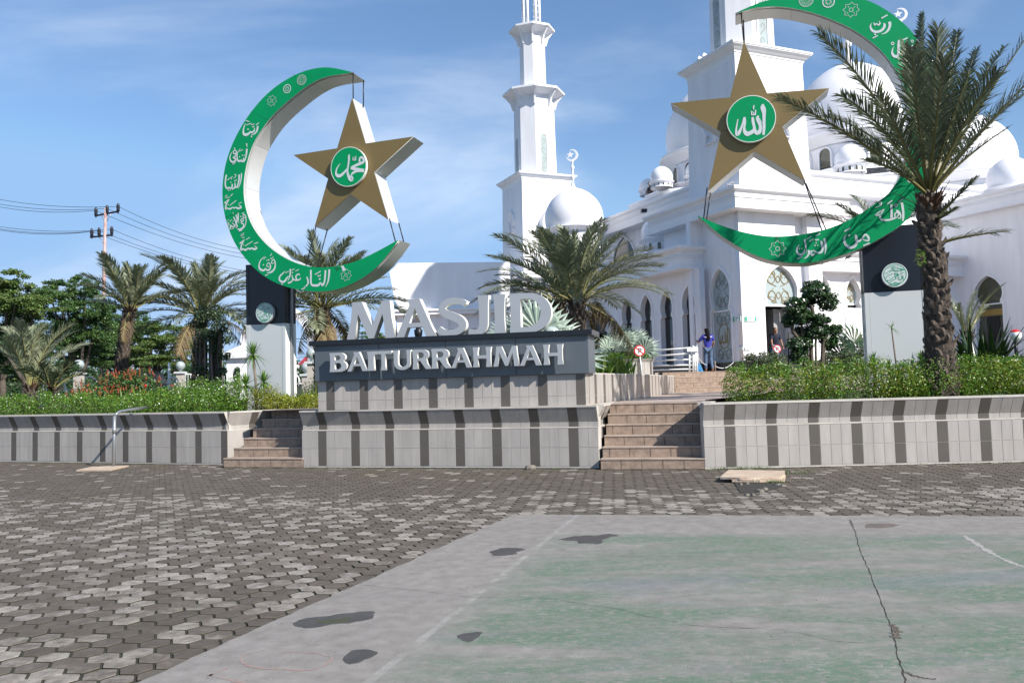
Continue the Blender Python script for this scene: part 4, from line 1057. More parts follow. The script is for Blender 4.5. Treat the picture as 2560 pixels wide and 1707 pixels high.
WORDS_L = [
 ((550, 290), 11.2, [[(1055, 285, 50), (1050, 370, 58), (1020, 450, 50), (960, 510, 35), (870, 545, 10)], [(965, 340, 20), (960, 420, 45), (890, 470, 50), (855, 445, 40), (820, 490, 60), (740, 530, 75), (670, 510, 70), (655, 420, 50), (680, 300, 32), (720, 210, 10)],
   [(1010, 260, 25), (1090, 200, 25)], [(905, 305, 22), (935, 320, 24), (965, 285, 18)], [(878, 262, 22), (965, 230, 22)], [(738, 264, 22), (888, 212, 22)], [(715, 155, 15), (760, 140, 22), (790, 165, 22), (835, 155, 12)], [(790, 380, 50)], [(888, 582, 50)]]),
 ((550, 290), 11.2, [[(745, 775, 45), (765, 885, 10)], [(755, 925, 60), (745, 1040, 55), (715, 1200, 38), (670, 1310, 8)], [(665, 1170, 20), (665, 1250, 60), (620, 1275, 50), (600, 1240, 40), (560, 1270, 55), (500, 1250, 50), (480, 1150, 35), (495, 1040, 25), (575, 910, 8)],
   [(540, 1000, 20), (650, 945, 20)], [(632, 1110, 36)], [(680, 1108, 36)], [(552, 1152, 36)], [(415, 915, 44)], [(375, 1060, 35), (440, 1060, 35), (465, 1010, 32), (425, 965, 32), (385, 1000, 30), (372, 1050, 20)], [(462, 1040, 30), (445, 1120, 38), (375, 1170, 30), (435, 1205, 50), (430, 1270, 50), (350, 1295, 50), (290, 1230, 42), (292, 1120, 28), (355, 995, 8)], [(358, 1365, 22), (432, 1315, 22)]]),
 ((550, 420), 11.2, [[(605, 150, 40), (595, 300, 40), (560, 460, 28), (510, 580, 6)], [(540, 190, 52), (535, 330, 52), (510, 460, 46), (480, 540, 50), (430, 540, 36)], [(420, 410, 14), (425, 480, 45), (420, 545, 42), (335, 600, 42)], [(345, 450, 40), (340, 540, 45), (290, 575, 40), (262, 545, 35), (215, 580, 50), (160, 520, 48), (152, 400, 46), (172, 250, 50), (190, 190, 34)],
   [(412, 205, 18), (430, 185, 24), (448, 215, 24), (425, 270, 18), (375, 300, 8)], [(400, 365, 20), (435, 372, 24), (468, 325, 15)], [(208, 347, 22), (358, 243, 22)], [(328, 315, 32)], [(308, 408, 38)], [(242, 632, 36)], [(288, 628, 36)]]),
 ((550, 420), 11.2, [[(530, 1040, 20), (600, 1100, 38), (520, 1135, 50), (440, 1110, 35), (400, 1130, 36), (360, 1108, 30), (280, 1150, 46), (200, 1128, 32), (170, 1150, 60), (165, 1060, 42), (205, 970, 36), (260, 880, 26)], [(255, 882, 20), (140, 965, 24), (155, 985, 30), (220, 960, 26)],
   [(525, 1005, 20), (608, 965, 22)], [(273, 1056, 22), (458, 912, 22)], [(293, 802, 18), (364, 722, 18)], [(145, 848, 15), (212, 800, 15)], [(140, 806, 15), (206, 758, 15)], [(205, 848, 36)], [(257, 826, 36)], [(236, 1036, 32)]]),
 ((555, 520), 9.8, [[(520, 232, 22), (515, 190, 22), (545, 165, 28), (578, 200, 28), (592, 290, 27), (582, 400, 20), (545, 495, 6)], [(575, 240, 22), (520, 238, 22)], [(470, 335, 22), (462, 300, 20), (500, 262, 24), (528, 300, 26), (475, 368, 24), (535, 405, 36), (520, 480, 46), (440, 530, 46), (385, 515, 28)], [(465, 325, 22), (525, 325, 22)],
   [(400, 120, 32), (405, 250, 28), (415, 390, 6)], [(350, 170, 42), (377, 280, 42), (350, 400, 40), (388, 450, 20), (340, 482, 24)], [(288, 220, 30), (335, 330, 36), (365, 420, 30)], [(250, 370, 15), (325, 435, 30), (260, 462, 30), (212, 420, 20), (215, 480, 34), (180, 545, 10)], [(155, 345, 14), (178, 395, 20), (145, 438, 20), (128, 420, 14), (155, 350, 14)],
   [(465, 213, 36)], [(280, 325, 28)], [(130, 315, 26)], [(170, 295, 26)], [(198, 346, 15), (248, 288, 15)], [(235, 526, 16), (308, 490, 16)], [(148, 492, 13), (192, 464, 13)], [(422, 578, 18), (502, 545, 18)], [(493, 140, 20), (522, 145, 20), (547, 112, 16)], [(280, 110, 14), (284, 160, 10)]]),
 ((555, 520), 9.8, [[(800, 935, 20), (860, 980, 25), (800, 1010, 52), (720, 988, 36), (680, 1010, 42), (640, 988, 30), (580, 1030, 46), (510, 1008, 36), (470, 1025, 52), (472, 940, 38), (510, 850, 30), (552, 775, 15)], [(548, 780, 15), (442, 862, 22), (450, 872, 20), (505, 850, 22)],
   [(588, 780, 18), (682, 724, 18)], [(563, 936, 18), (752, 818, 18)], [(788, 880, 22), (888, 845, 22)], [(458, 666, 13), (547, 610, 13)], [(462, 702, 13), (547, 652, 13)], [(505, 732, 30)], [(541, 726, 30)], [(530, 906, 28)]]),
 ((630, 630), 14.257, [[(785, 400, 30), (700, 405, 30), (700, 350, 30), (765, 270, 38), (820, 345, 48), (830, 480, 52), (790, 620, 62), (680, 720, 62), (530, 750, 15)], [(635, 520, 28), (535, 520, 30), (540, 440, 30), (600, 390, 34), (650, 450, 42), (665, 540, 48), (620, 630, 62), (540, 650, 62), (478, 600, 50), (440, 650, 62), (360, 650, 76), (275, 590, 72), (255, 470, 48), (310, 300, 36), (455, 155, 10)],
   [(540, 300, 48)], [(605, 285, 56)], [(408, 462, 50)], [(648, 148, 26), (717, 56, 26)], [(402, 262, 24), (507, 183, 24)], [(472, 850, 30), (583, 795, 30)], [(665, 220, 20), (695, 255, 28), (720, 208, 20), (748, 215, 22), (765, 150, 12)]]),
 ((630, 630), 14.257, [[(1710, 820, 36), (1650, 790, 48), (1570, 860, 50), (1580, 950, 50), (1620, 985, 40)], [(1740, 915, 14), (1710, 970, 44), (1620, 1008, 44), (1520, 1000, 50), (1455, 940, 50), (1425, 815, 20)], [(1470, 950, 40), (1400, 1065, 50), (1285, 1110, 56)], [(1370, 605, 60), (1370, 760, 60), (1340, 900, 46), (1275, 1040, 8)], [(1310, 855, 30), (1240, 945, 60), (1160, 1050, 72), (1060, 1062, 72), (980, 980, 62), (1005, 860, 52), (1100, 770, 44), (1190, 670, 8)],
   [(1448, 735, 52)], [(1078, 1145, 56)], [(1425, 652, 26), (1522, 600, 26)], [(1550, 692, 26), (1677, 628, 26)], [(1183, 757, 26), (1312, 690, 26)]]),
 ((750, 650), 15.68, [[(1150, 370, 82), (1145, 550, 78), (1100, 850, 56), (1000, 1060, 10)], [(1000, 400, 76), (990, 600, 76), (960, 860, 72), (890, 985, 84), (835, 930, 70), (795, 895, 50), (730, 980, 90), (620, 1000, 92), (485, 985, 82), (432, 880, 76), (430, 600, 76), (430, 390, 76)], [(270, 660, 50), (310, 780, 66), (320, 900, 62), (250, 1020, 46), (150, 1050, 12)],
   [(588, 572, 36), (818, 438, 36)], [(58, 1152, 36), (207, 1093, 36)], [(700, 590, 26), (720, 650, 36), (760, 620, 26), (795, 635, 32), (810, 560, 20)], [(780, 750, 82)]]),
]
for og, sc, st in WORDS_L: strokes_mesh(PLL, st, og, sc, cl, 'calligraphy_word')
rosette(PLL, 650 + 1488 / 14.257, 170 + 435 / 14.257, 12.5, 'wheel', cl)
rosette(PLL, 650 + 970 / 14.257, 170 + 750 / 14.257, 11.5, 'ring', cl)
rosette(PLL, 650 + 425 / 14.257, 170 + 1180 / 14.257, 14.0, 'star', cl, 0.15)
rosette(PLL, 750 + 1805 / 15.68, 650 + 590 / 15.68, 15.5, 'star', cl, 0.2)
def patch(pl, pts, og, sc, parent, name, m, off=0.0055):
    P = pl.conv(pts, og, sc); c0 = P[0]; bb_ = B(); bb_.add([(x - c0[0], z - c0[1], 0) for x, z in P], [tuple(range(len(P)))])
    return link(name, fill2d([[(x - c0[0], z - c0[1]) for x, z in P]], 0.002, name), m, parent, pl.M(c0[0], c0[1], off))
patch(PLL, [(1590, 240), (1715, 225), (1740, 300), (1800, 365), (1760, 420), (1700, 450), (1660, 370), (1640, 300)], (750, 650), 15.68, cl, 'peeled_patch', 'print_white')
patch(PLL, [(1370, 270), (1620, 320), (1560, 350), (1500, 370), (1460, 430), (1400, 330)], (750, 650), 15.68, cl, 'torn_flap', 'print_green_dark')
# seams between the printed sheets
def seam(pl, a, c, og, sc, parent, w=0.012, m='print_green_dark'):
    P = pl.conv([a, c], og, sc); c0 = P[0]; bb_ = B()
    pts = [((P[0][0] + (P[1][0] - P[0][0]) * t) - c0[0], (P[0][1] + (P[1][1] - P[0][1]) * t) - c0[1] + R_.uniform(-.008, .008), w * R_.uniform(.3, 1)) for t in [i / 6 for i in range(7)]]
    ribbon(bb_, pts, 0, 3); bb_.build('sheet_seam', m, parent, pl.M(c0[0], c0[1], 0.003))
seam(PLL, (105, 1015), (225, 965), (520, 130), 2.45, cl, 0.03)
seam(PLL, (265, 365), (370, 418), (520, 130), 2.45, cl, 0.008)
seam(PLL, (525, 135), (575, 215), (520, 130), 2.45, cl, 0.008)
STAR_L = [(885, 285), (968, 562), (1258, 520), (1020, 738), (1103, 1027), (875, 872), (655, 1072), (738, 778), (525, 633), (793, 592)]
MUH = [[(1085, 590, 34), (1035, 580, 60), (1040, 480, 62), (1105, 440, 70), (1165, 510, 76), (1150, 600, 82), (1040, 650, 90), (900, 710, 84), (750, 790, 84)], [(745, 795, 70), (850, 815, 100), (1000, 850, 118), (1180, 878, 116)], [(1080, 900, 40), (930, 905, 60), (820, 950, 80), (750, 1030, 24)], [(745, 1040, 40), (790, 1090, 70), (775, 1170, 120), (715, 1130, 120), (655, 1000, 84), (635, 870, 62)],
       [(708, 348, 24), (688, 400, 62), (688, 500, 66), (672, 650, 58), (650, 790, 58), (632, 890, 64)], [(640, 790, 20), (600, 860, 62), (520, 950, 78), (420, 1035, 100), (330, 1045, 112), (268, 980, 74), (280, 850, 50), (335, 735, 32), (405, 650, 14)], [(822, 435, 24), (818, 545, 28)], [(862, 432, 20), (862, 540, 20)], [(918, 400, 28), (905, 540, 28)], [(812, 540, 20), (910, 540, 20)]]
star(PLL, STAR_L, (873, 710, 121), (520, 130), 2.45, 0.58, 'gold five-pointed star with green disc hanging inside the left crescent', AT(875, 540, 19.3),
     [((889, 140), (889, 290), 0), ((952, 187), (952, 325), 1), ((600, 1308), (660, 1075), 0), ((670, 1315), (728, 1100), 1), ((1147, 1158), (1115, 1035), 0), ((1196, 1152), (1172, 1062), 1)], MUH, 13.06, (820, 360))

# ---- right monument
PLR = Plane(AT(2230, 700, 15.8), -15)
R_OUT = [(400, 75), (520, 22), (620, -8), (740, -30), (880, -42), (1010, -30), (1150, 8), (1270, 75), (1380, 170), (1470, 300), (1535, 440), (1570, 600), (1565, 780), (1520, 950), (1440, 1120), (1340, 1250), (1200, 1340), (1100, 1390), (960, 1440), (800, 1472), (640, 1465), (500, 1425), (350, 1340), (260, 1270), (188, 1207)]
R_IN = [(404, 77), (520, 45), (660, 40), (820, 70), (960, 120), (1080, 180), (1200, 270), (1290, 380), (1350, 500), (1385, 640), (1385, 780), (1345, 940), (1270, 1070), (1170, 1150), (1060, 1220), (920, 1280), (760, 1315), (600, 1325), (440, 1300), (300, 1255), (190, 1210)]
cr_ = crescent(PLR, R_OUT, R_IN, (1660, 0), 2.24, 0.58, 'green crescent with white calligraphy on the right pylon, open towards the left', AT(2230, 560, 15.8))
PYR = Plane(PLR.P0 - PLR.n * 0.40, -15)
x0, _ = PYR.uv(2164, 800); x1, _ = PYR.uv(2321, 800)
pylon(PYR, x0, x1, z_of(PYR, TZ), z_of(PYR, 4.35), 0.46, 'black and white pylon behind the tall palm, under the right crescent', (PYR.P0.x, PYR.P0.y, TZ), (2237, 688, 30))
WORDS_R = [
 ((2150, 20), 10.453, [[(770, 370, 72), (780, 470, 60), (740, 580, 56), (660, 660, 36), (550, 695, 8)], [(630, 410, 40), (640, 480, 62), (590, 570, 62), (480, 630, 62), (350, 618, 62), (280, 540, 48), (275, 470, 30), (305, 405, 8)], [(360, 395, 20), (385, 455, 38), (430, 420, 26), (480, 455, 38), (522, 410, 32), (495, 350, 10)], [(393, 698, 52)], [(557, 282, 32), (718, 193, 32)], [(328, 802, 28), (463, 728, 28)]]),
 ((2150, 20), 10.453, [[(810, 940, 22), (848, 902, 22), (888, 938, 22), (848, 972, 22), (810, 940, 22)], [(1328, 880, 18), (1362, 848, 18), (1396, 878, 18), (1362, 908, 18), (1328, 880, 18)], [(1012, 850, 40), (1005, 1000, 62), (1010, 1140, 62), (980, 1260, 62), (900, 1270, 72), (840, 1190, 52), (850, 1090, 26), (885, 1020, 8)], [(1093, 862, 34), (1243, 788, 34)], [(1510, 830, 52), (1540, 960, 52), (1560, 1060, 30)], [(1280, 1010, 30), (1370, 1000, 44), (1470, 1058, 30)], [(1470, 1060, 20), (1380, 1092, 44), (1200, 1085, 62), (1100, 1020, 30)]]),
 ((2160, 490), 19.6, [[(1850, 330, 110), (1890, 560, 110), (1920, 800, 100), (1920, 1050, 100), (1895, 1240, 50)], [(1565, 740, 60), (1640, 745, 110), (1760, 870, 92), (1800, 1000, 62), (1760, 1105, 50), (1650, 1080, 40)], [(1680, 1000, 40), (1560, 1030, 62), (1500, 975, 60), (1520, 870, 60), (1605, 815, 60), (1690, 870, 60), (1650, 990, 60), (1560, 1050, 92), (1400, 1130, 92), (1200, 1180, 92), (1000, 1190, 100), (835, 1135, 92), (780, 1010, 80), (830, 900, 72), (920, 760, 72), (995, 650, 30)], [(985, 655, 40), (780, 770, 60), (600, 900, 60), (600, 965, 60), (770, 920, 60)], [(1340, 420, 92), (1340, 600, 100), (1350, 850, 100), (1340, 1080, 110)],
   [(1122, 412, 52), (1388, 226, 52)], [(1678, 322, 52), (1918, 138, 52)], [(1485, 490, 46), (1560, 400, 46), (1635, 440, 46), (1560, 540, 46), (1485, 490, 46)], [(735, 380, 36), (790, 310, 40), (855, 350, 52), (820, 460, 50), (700, 540, 40), (510, 585, 10)], [(735, 370, 36), (800, 420, 36)]]),
 ((1900, 570), 13.07, [[(2105, 345, 60), (2130, 500, 72), (2145, 680, 56), (2115, 870, 15)], [(1995, 430, 60), (2030, 560, 72), (2045, 680, 72), (2000, 790, 72), (1900, 812, 60), (1820, 785, 42), (1745, 740, 40), (1680, 790, 42), (1672, 860, 52), (1725, 890, 60), (1785, 835, 40)], [(1740, 742, 36), (1640, 765, 34), (1590, 745, 40)], [(1575, 725, 50), (1600, 800, 62), (1570, 900, 52), (1500, 970, 36), (1430, 1005, 8)], [(1460, 380, 62), (1480, 520, 52), (1505, 680, 32), (1510, 820, 8)], [(1455, 705, 20), (1440, 800, 62), (1360, 870, 72), (1260, 850, 66), (1205, 770, 52), (1220, 650, 42), (1290, 545, 10)],
   [(1285, 680, 46)], [(1370, 675, 46)], [(1795, 572, 46)], [(1885, 570, 46)], [(1832, 492, 42)], [(1532, 372, 32), (1678, 268, 32)], [(1618, 452, 32), (1763, 348, 32)], [(1818, 267, 32), (1968, 183, 32)], [(1222, 1017, 32), (1383, 933, 32)], [(1800, 388, 30), (1850, 402, 38), (1882, 372, 26), (1922, 395, 38)]]),
 ((2080, 560), 19.6, [[(1475, 745, 76), (1620, 520, 80), (1760, 620, 100), (1800, 760, 92), (1740, 822, 82), (1600, 790, 80), (1490, 755, 60)], [(1440, 740, 70), (1340, 845, 82), (1220, 850, 92)], [(1175, 520, 60), (1170, 640, 124), (1220, 820, 124), (1180, 1000, 120), (1060, 1115, 140), (900, 1155, 150), (740, 1080, 124), (630, 950, 112), (600, 780, 92), (640, 620, 60), (700, 510, 15)], [(830, 560, 112)], [(597, 372, 56), (898, 208, 56)], [(1527, 1072, 62), (1843, 943, 62)]]),
 ((2240, 280), 4.6125, [[(110, 690, 16), (125, 740, 22), (150, 800, 22), (215, 812, 24), (245, 770, 20), (235, 710, 14)], [(180, 700, 16), (210, 760, 14)], [(260, 690, 18), (275, 760, 16), (270, 800, 8)]]),
 ((2240, 60), 4.6125, [[(170, 330, 22), (220, 400, 24), (280, 380, 20)], [(150, 420, 14), (250, 470, 24), (300, 420, 14)], [(330, 620, 20), (320, 700, 24), (260, 740, 24), (200, 700, 14)], [(280, 620, 12), (230, 660, 12)]]),
]
for og, sc, st in WORDS_R: strokes_mesh(PLR, st, og, sc, cr_, 'calligraphy_word')
rosette(PLR, 1980 + 460 / 13.07, 15 / 13.07, 16.5, 'wheel', cr_)
rosette(PLR, 1980 + 1190 / 13.07, 75 / 13.07, 15.2, 'ring', cr_)
rosette(PLR, 1980 + 1930 / 13.07, 335 / 13.07, 19.0, 'star', cr_, 0.25)
rosette(PLR, 1900 + 575 / 13.07, 570 + 680 / 13.07, 20.5, 'star', cr_, 0.38)
seam(PLR, (1270, 1075), (1440, 1150), (1660, 0), 2.24, cr_, 0.03)
seam(PLR, (645, 1325), (665, 1470), (1660, 0), 2.24, cr_, 0.012)
seam(PLR, (1140, 180), (1235, 70), (1660, 0), 2.24, cr_, 0.006)
patch(PLR, [(540, 285), (640, 285), (600, 340), (560, 400), (480, 420), (500, 340)], (1900, 570), 13.07, cr_, 'torn_flap', 'print_green_dark')
patch(PLR, [(640, 450), (700, 560), (740, 660), (700, 820), (590, 860), (620, 760), (700, 700), (650, 560)], (1900, 570), 13.07, cr_, 'torn_flap', 'print_green_dark', 0.0062)
STAR_R = [(447, 235), (578, 525), (925, 497), (662, 712), (792, 1015), (505, 848), (245, 1072), (318, 742), (38, 580), (370, 548)]
ALL = [[(1095, 345, 40), (1085, 430, 120), (1110, 520, 124), (1120, 620, 92), (1120, 800, 78), (1120, 1000, 78), (1105, 1212, 62)], [(960, 668, 40), (940, 750, 92), (985, 860, 92), (1020, 980, 82), (1000, 1110, 100), (925, 1150, 116), (865, 1090, 90), (840, 960, 72), (815, 850, 80), (800, 712, 62)], [(850, 1020, 40), (800, 1110, 100), (720, 1160, 110), (640, 1175, 124), (580, 1110, 92), (565, 1000, 62), (590, 860, 52), (580, 712, 48)],
       [(565, 720, 50), (535, 860, 52), (475, 1030, 62), (410, 1160, 92), (355, 1200, 74), (340, 1080, 50), (365, 900, 36), (390, 770, 24)], [(985, 760, 40), (1060, 885, 20)], [(778, 540, 36), (775, 655, 36)], [(830, 562, 22), (832, 640, 26)], [(885, 510, 36), (875, 650, 36)], [(765, 650, 30), (885, 645, 30)], [(850, 378, 18), (830, 420, 36), (826, 497, 30)]]
star(PLR, STAR_R, (487, 675, 131), (1660, 0), 2.24, 0.50, 'gold five-pointed star with green disc hanging inside the right crescent', AT(1880, 470, 15.8),
     [((432, 78), (447, 238), 0), ((445, 130), (450, 240), 1), ((222, 1225), (240, 1068), 0), ((238, 1228), (259, 1090), 1), ((880, 1278), (790, 1030), 0), ((905, 1282), (800, 1040), 1)], ALL, 11.2, (1810, 230))
# ================================================================ MOSQUE
MO = G(1861, 928, 1.73); MO = Vector((MO.x, MO.y, 0))
ta = radians(66.5); MA = Vector((sin(ta), cos(ta), 0)); MB = Vector((-cos(ta), sin(ta), 0)); ZV = Vector((0, 0, 1))
def L(a, b_, z=0.0): return MO + MA * a + MB * b_ + ZV * z
def inv(P): d = Vector(P) - MO; return d.dot(MA), d.dot(MB)
def FR(b_, a0=0.0, z0=0.0, b_off=0): return frame(L(a0, b_, z0), MA, ZV)      # front-facing plane, local x = a
def FS(a, b0=0.0, z0=0.0): return frame(L(a, b0, z0), -MB, ZV)                # left-facing plane, local x = -b
mq = thing('mosque', 'large white mosque with domes, towers and pointed keyhole arches behind the forecourt', 'mosque', (MO.x, MO.y, PZ))
PF = mq
def mbox(name, a0, a1, b0, b1, z0, z1, m='white_paint', parent=None, taper=0.0):
    bb = B(); t = taper
    V = [L(a0, b0, z0), L(a1, b0, z0), L(a1, b1, z0), L(a0, b1, z0), L(a0 + t, b0 + t, z1), L(a1 - t, b0 + t, z1), L(a1 - t, b1 - t, z1), L(a0 + t, b1 - t, z1)]
    bb.add(V, [(0, 3, 2, 1), (4, 5, 6, 7), (0, 1, 5, 4), (1, 2, 6, 5), (2, 3, 7, 6), (3, 0, 4, 7)])
    return bb.build(name, m, parent or mq)
def rectloft(name, a0, a1, b0, b1, prof, m='white_trim', parent=None, cut=0.0):
    bb = B(); V = []; F = []
    for o_, z in prof:
        V += [L(a0 - o_, b0 - o_, z), L(a1 + o_, b0 - o_, z), L(a1 + o_, b1 + o_, z), L(a0 - o_, b1 + o_, z)]
    for i in range(len(prof) - 1):
        for k in range(4): F.append((4 * i + k, 4 * i + (k + 1) % 4, 4 * i + 4 + (k + 1) % 4, 4 * i + 4 + k))
    F.append((0, 3, 2, 1)); n = 4 * (len(prof) - 1); F.append((n, n + 1, n + 2, n + 3))
    bb.add(V, F)
    return bb.build(name, m, parent or mq)
def cornice(a0, a1, b0, b1, z0, z1, o, parent=None, dent=True):
    h = z1 - z0
    prof = [(0.0, z0), (.84 * o, z0), (.84 * o, z0 + .05 * h), (.80 * o, z0 + .06 * h), (.80 * o, z0 + .10 * h), (.74 * o, z0 + .11 * h), (.74 * o, z0 + .50 * h), (.80 * o, z0 + .51 * h), (.80 * o, z0 + .55 * h),
            (.74 * o, z0 + .56 * h), (.74 * o, z0 + .70 * h), (.78 * o, z0 + .76 * h), (.86 * o, z0 + .82 * h), (.97 * o, z0 + .86 * h), (.97 * o, z0 + .90 * h), (1.0 * o, z0 + .905 * h), (1.0 * o, z1), (-0.1, z1)]
    c = rectloft('cornice', a0, a1, b0, b1, prof, parent=parent)
    if dent:
        bb = B(); zc0, zc1 = z0 + .60 * h, z0 + .66 * h; st = 0.14
        n = int((a1 - a0 + 1.4 * o) / st)
        for i in range(n):
            a = a0 - .72 * o + i * st
            bb.box((0, 0, 0), (1, 1, 1), Matrix.Translation(L(a, b0 - .74 * o - .025, zc0)) @ Matrix(((MA.x * .07, MB.x * .04, 0, 0), (MA.y * .07, MB.y * .04, 0, 0), (0, 0, zc1 - zc0, 0), (0, 0, 0, 1))))
        n = int((b1 - b0 + 1.4 * o) / st)
        for i in range(n):
            b_ = b0 - .72 * o + i * st
            bb.box((0, 0, 0), (1, 1, 1), Matrix.Translation(L(a0 - .74 * o - .025, b_, zc0)) @ Matrix(((MA.x * .04, MB.x * .07, 0, 0), (MA.y * .04, MB.y * .07, 0, 0), (0, 0, zc1 - zc0, 0), (0, 0, 0, 1))))
        info(bb.build('dentils', 'white_trim', c), kind='stuff')
    return c
def keyhole(cx, hl, z0, zs, neck, bul, zb, ap, e=0.0):
    """lower opening up to zs, neck, bulge, pointed apex; e widens it for frames"""
    R2 = [(hl + e, z0), (hl + e, zs - .12), (hl + e - .03, zs - .03 + e * .3), (hl + e - .10, zs + e * .6), (neck + e, zs + .02 + e * .5), (neck + e + .02, zs + .10 + e * .3)]
    up = cat_rom([Vector((neck + e + .02, zs + .14 + e * .3, 0)), Vector(((neck + bul) / 2 + .03 + e, (zs + zb) / 2, 0)), Vector((bul + e, zb, 0)), Vector((bul * .86 + e, zb + (ap - zb) * .36, 0)), Vector((bul * .52 + e * .8, zb + (ap - zb) * .73 + e * .3, 0)), Vector((0.001, ap + e * 1.5, 0))], 4)
    R2 += [(p.x, p.y) for p in up]
    Lf = [(-x, y) for x, y in R2[::-1][1:]]
    return [(cx + x, y) for x, y in R2 + Lf]
def scrolls(bb, cx, z0, z1, hw, s=1.0, mi=0):
    """symmetric arabesque: stem, spirals, rosettes"""
    H = z1 - z0; k = 0
    def sp(x, z, r, t0, turns, sg, w):
        nonlocal k
        P = []
        for i in range(15):
            t = i / 14; a = t0 + sg * turns * 2 * pi * t; rr = r * (1 - .80 * t)
            P.append((x + rr * cos(a), z + rr * sin(a), w * (1 - .5 * t)))
        ribbon(bb, P, .0004 * k, 2, mi); k += 1
    n = max(1, round(H / (hw * 1.15)))
    for j in range(n):
        z = z0 + H * (j + .5) / n; f = 1 if j % 2 else -1; r = hw * .36
        for sg in (1, -1):
            sp(cx + sg * hw * .50, z, r, pi / 2 * f, 1.15, sg * f, .035 * s); sp(cx + sg * hw * .34, z + H / n * .34 * f, r * .55, -pi / 2 * f, 1.0, -sg * f, .028 * s)
            ribbon(bb, [(cx + sg * hw * .12, z - H / n * .45, .02 * s), (cx + sg * hw * .72, z - H / n * .1, .035 * s), (cx + sg * hw * .30, z + H / n * .45, .02 * s)], .0004 * k, 4, mi); k += 1
        ring = [(cx + hw * .13 * cos(q * pi / 5), z + hw * .17 * sin(q * pi / 5), .03 * s) for q in range(11)]
        ribbon(bb, ring, .0004 * k, 1, mi); k += 1
def window(Fm, cx, hl, z0, zs, neck, bul, zb, ap, glass, orn=None, fr=True, depth=.16, lower=None, name='window', orn2=None):
    """an arched window: frame > sub-parts glass and ornament. returns the hole contour"""
    hole = keyhole(cx, hl, z0, zs, neck, bul, zb, ap)
    rel = lambda C: [(x - cx, z - z0) for x, z in C]
    Mw = Fm @ Matrix.Translation((cx, z0, 0))
    fo = fill2d([rel(keyhole(cx, hl, z0, zs, neck, bul, zb, ap, .10)), rel(hole)], .07, name); fo.materials.append(MAT['white_trim'])
    w = link(name, fo, None, mq, Mw @ Matrix.Translation((0, 0, .045)))
    fo2 = fill2d([rel(keyhole(cx, hl, z0, zs, neck, bul, zb, ap, .16)), rel(keyhole(cx, hl, z0, zs, neck, bul, zb, ap, .102))], .03, 'surround'); fo2.materials.append(MAT['white_trim'])
    link('surround', fo2, None, w, Mw @ Matrix.Translation((0, 0, .02)))
    zs_r = zs - z0
    up = [(x, z) for x, z in rel(keyhole(cx, hl + .02, z0, zs, neck + .02, bul + .02, zb, ap, 0.0)) if z >= zs_r - .001]
    g = fill2d([up], .02, 'upper_glass'); g.materials.append(MAT[glass]); link('upper_glass', g, None, w, Mw @ Matrix.Translation((0, 0, -depth)))
    if lower != 'open':
        bb = B(); bb.box((-hl - .02, 0, -.02), (hl + .02, zs_r - .01, 0)); bb.build('lower_glass', lower or glass, w, Mw @ Matrix.Translation((0, 0, -depth)))
    bb = B(); bb.box((-hl, zs_r - .06, -.04), (hl, zs_r - .005, .02)); bb.build('transom', 'white_trim' if glass != 'glass_dark' else 'rod_dark', w, Mw @ Matrix.Translation((0, 0, -depth + .02)))
    if orn:
        bb = B(); scrolls(bb, 0, zs_r + .06, ap - z0 - .22, bul * .92, 1.0)
        bb.build('ornament', orn, w, Mw @ Matrix.Translation((0, 0, -depth + .012)))
        if lower is None:
            bb = B(); scrolls(bb, 0, .1, zs_r * .30, hl * .95, .9); scrolls(bb, 0, zs_r * .70, zs_r - .08, hl * .95, .9); bb.build('ornament', orn, w, Mw @ Matrix.Translation((0, 0, -depth + .012)))
            if orn2:
                bb = B(); r = hl * .62; c = zs_r * .50
                ribbon(bb, [(r * .9 * cos(q * pi / 12), c + r * 1.25 * sin(q * pi / 12), .03) for q in range(25)], 0, 1)
                s_ = r / 620.0
                for k, st in enumerate(ALL): ribbon(bb, [((x - 745) * s_ * .95, c - (y - 790) * s_ * 1.15, ww * s_ * .7) for x, y, ww in st], .0006 * (k + 1))
                bb.build('calligraphy', 'gold_line', w, Mw @ Matrix.Translation((0, 0, -depth + .013)))
    return hole
def wall(name, Fm, x0, x1, z0, z1, holes=(), th=.25, m='white_paint', parent=None, ztop2=None):
    m_ = fill2d([[(x0, z0), (x1, z0), (x1, z1), (x0, z1)]] + list(holes), th, name); m_.materials.append(MAT[m])
    return link(name, m_, None, parent or mq, Fm)
FZ = 2.10
# ---- portal block (front face b = 0, left face a = 0)
F0 = FR(0.0)
hd = window(F0, 1.92, .84, FZ, 4.29, .68, .80, 4.92, 5.84, 'glass_frost', 'gold_line', lower='open', depth=.14)
wall('wall', F0, 0.0, 2.77, FZ, 7.9, [hd])
S0 = FS(0.0)
hw_ = window(S0, -1.24, .62, FZ + .02, 4.17, .47, .60, 4.95, 5.82, 'glass_frost', 'grey_line', depth=.10, orn2=True)
wall('wall', S0, -3.0, -0.25, FZ, 7.9, [hw_])
mbox('base_course', -.03, 4.1, -.03, 3.0, PZ, FZ, 'base_stone')
mbox('wall', 2.77, 3.40, .30, 1.0, FZ, 7.9); mbox('pilaster', 3.40, 4.08, 0.0, 1.9, FZ, 7.9)
mbox('wall', .26, 4.0, 2.75, 3.0, FZ, 7.9)
b = B(); b.prism([tuple(L(a, b_)[:2]) for a, b_ in ((.26, .26), (4.0, .31), (4.0, 2.74), (.26, 2.74))], 7.6, 7.9); b.build('ceiling', 'white_paint', mq)
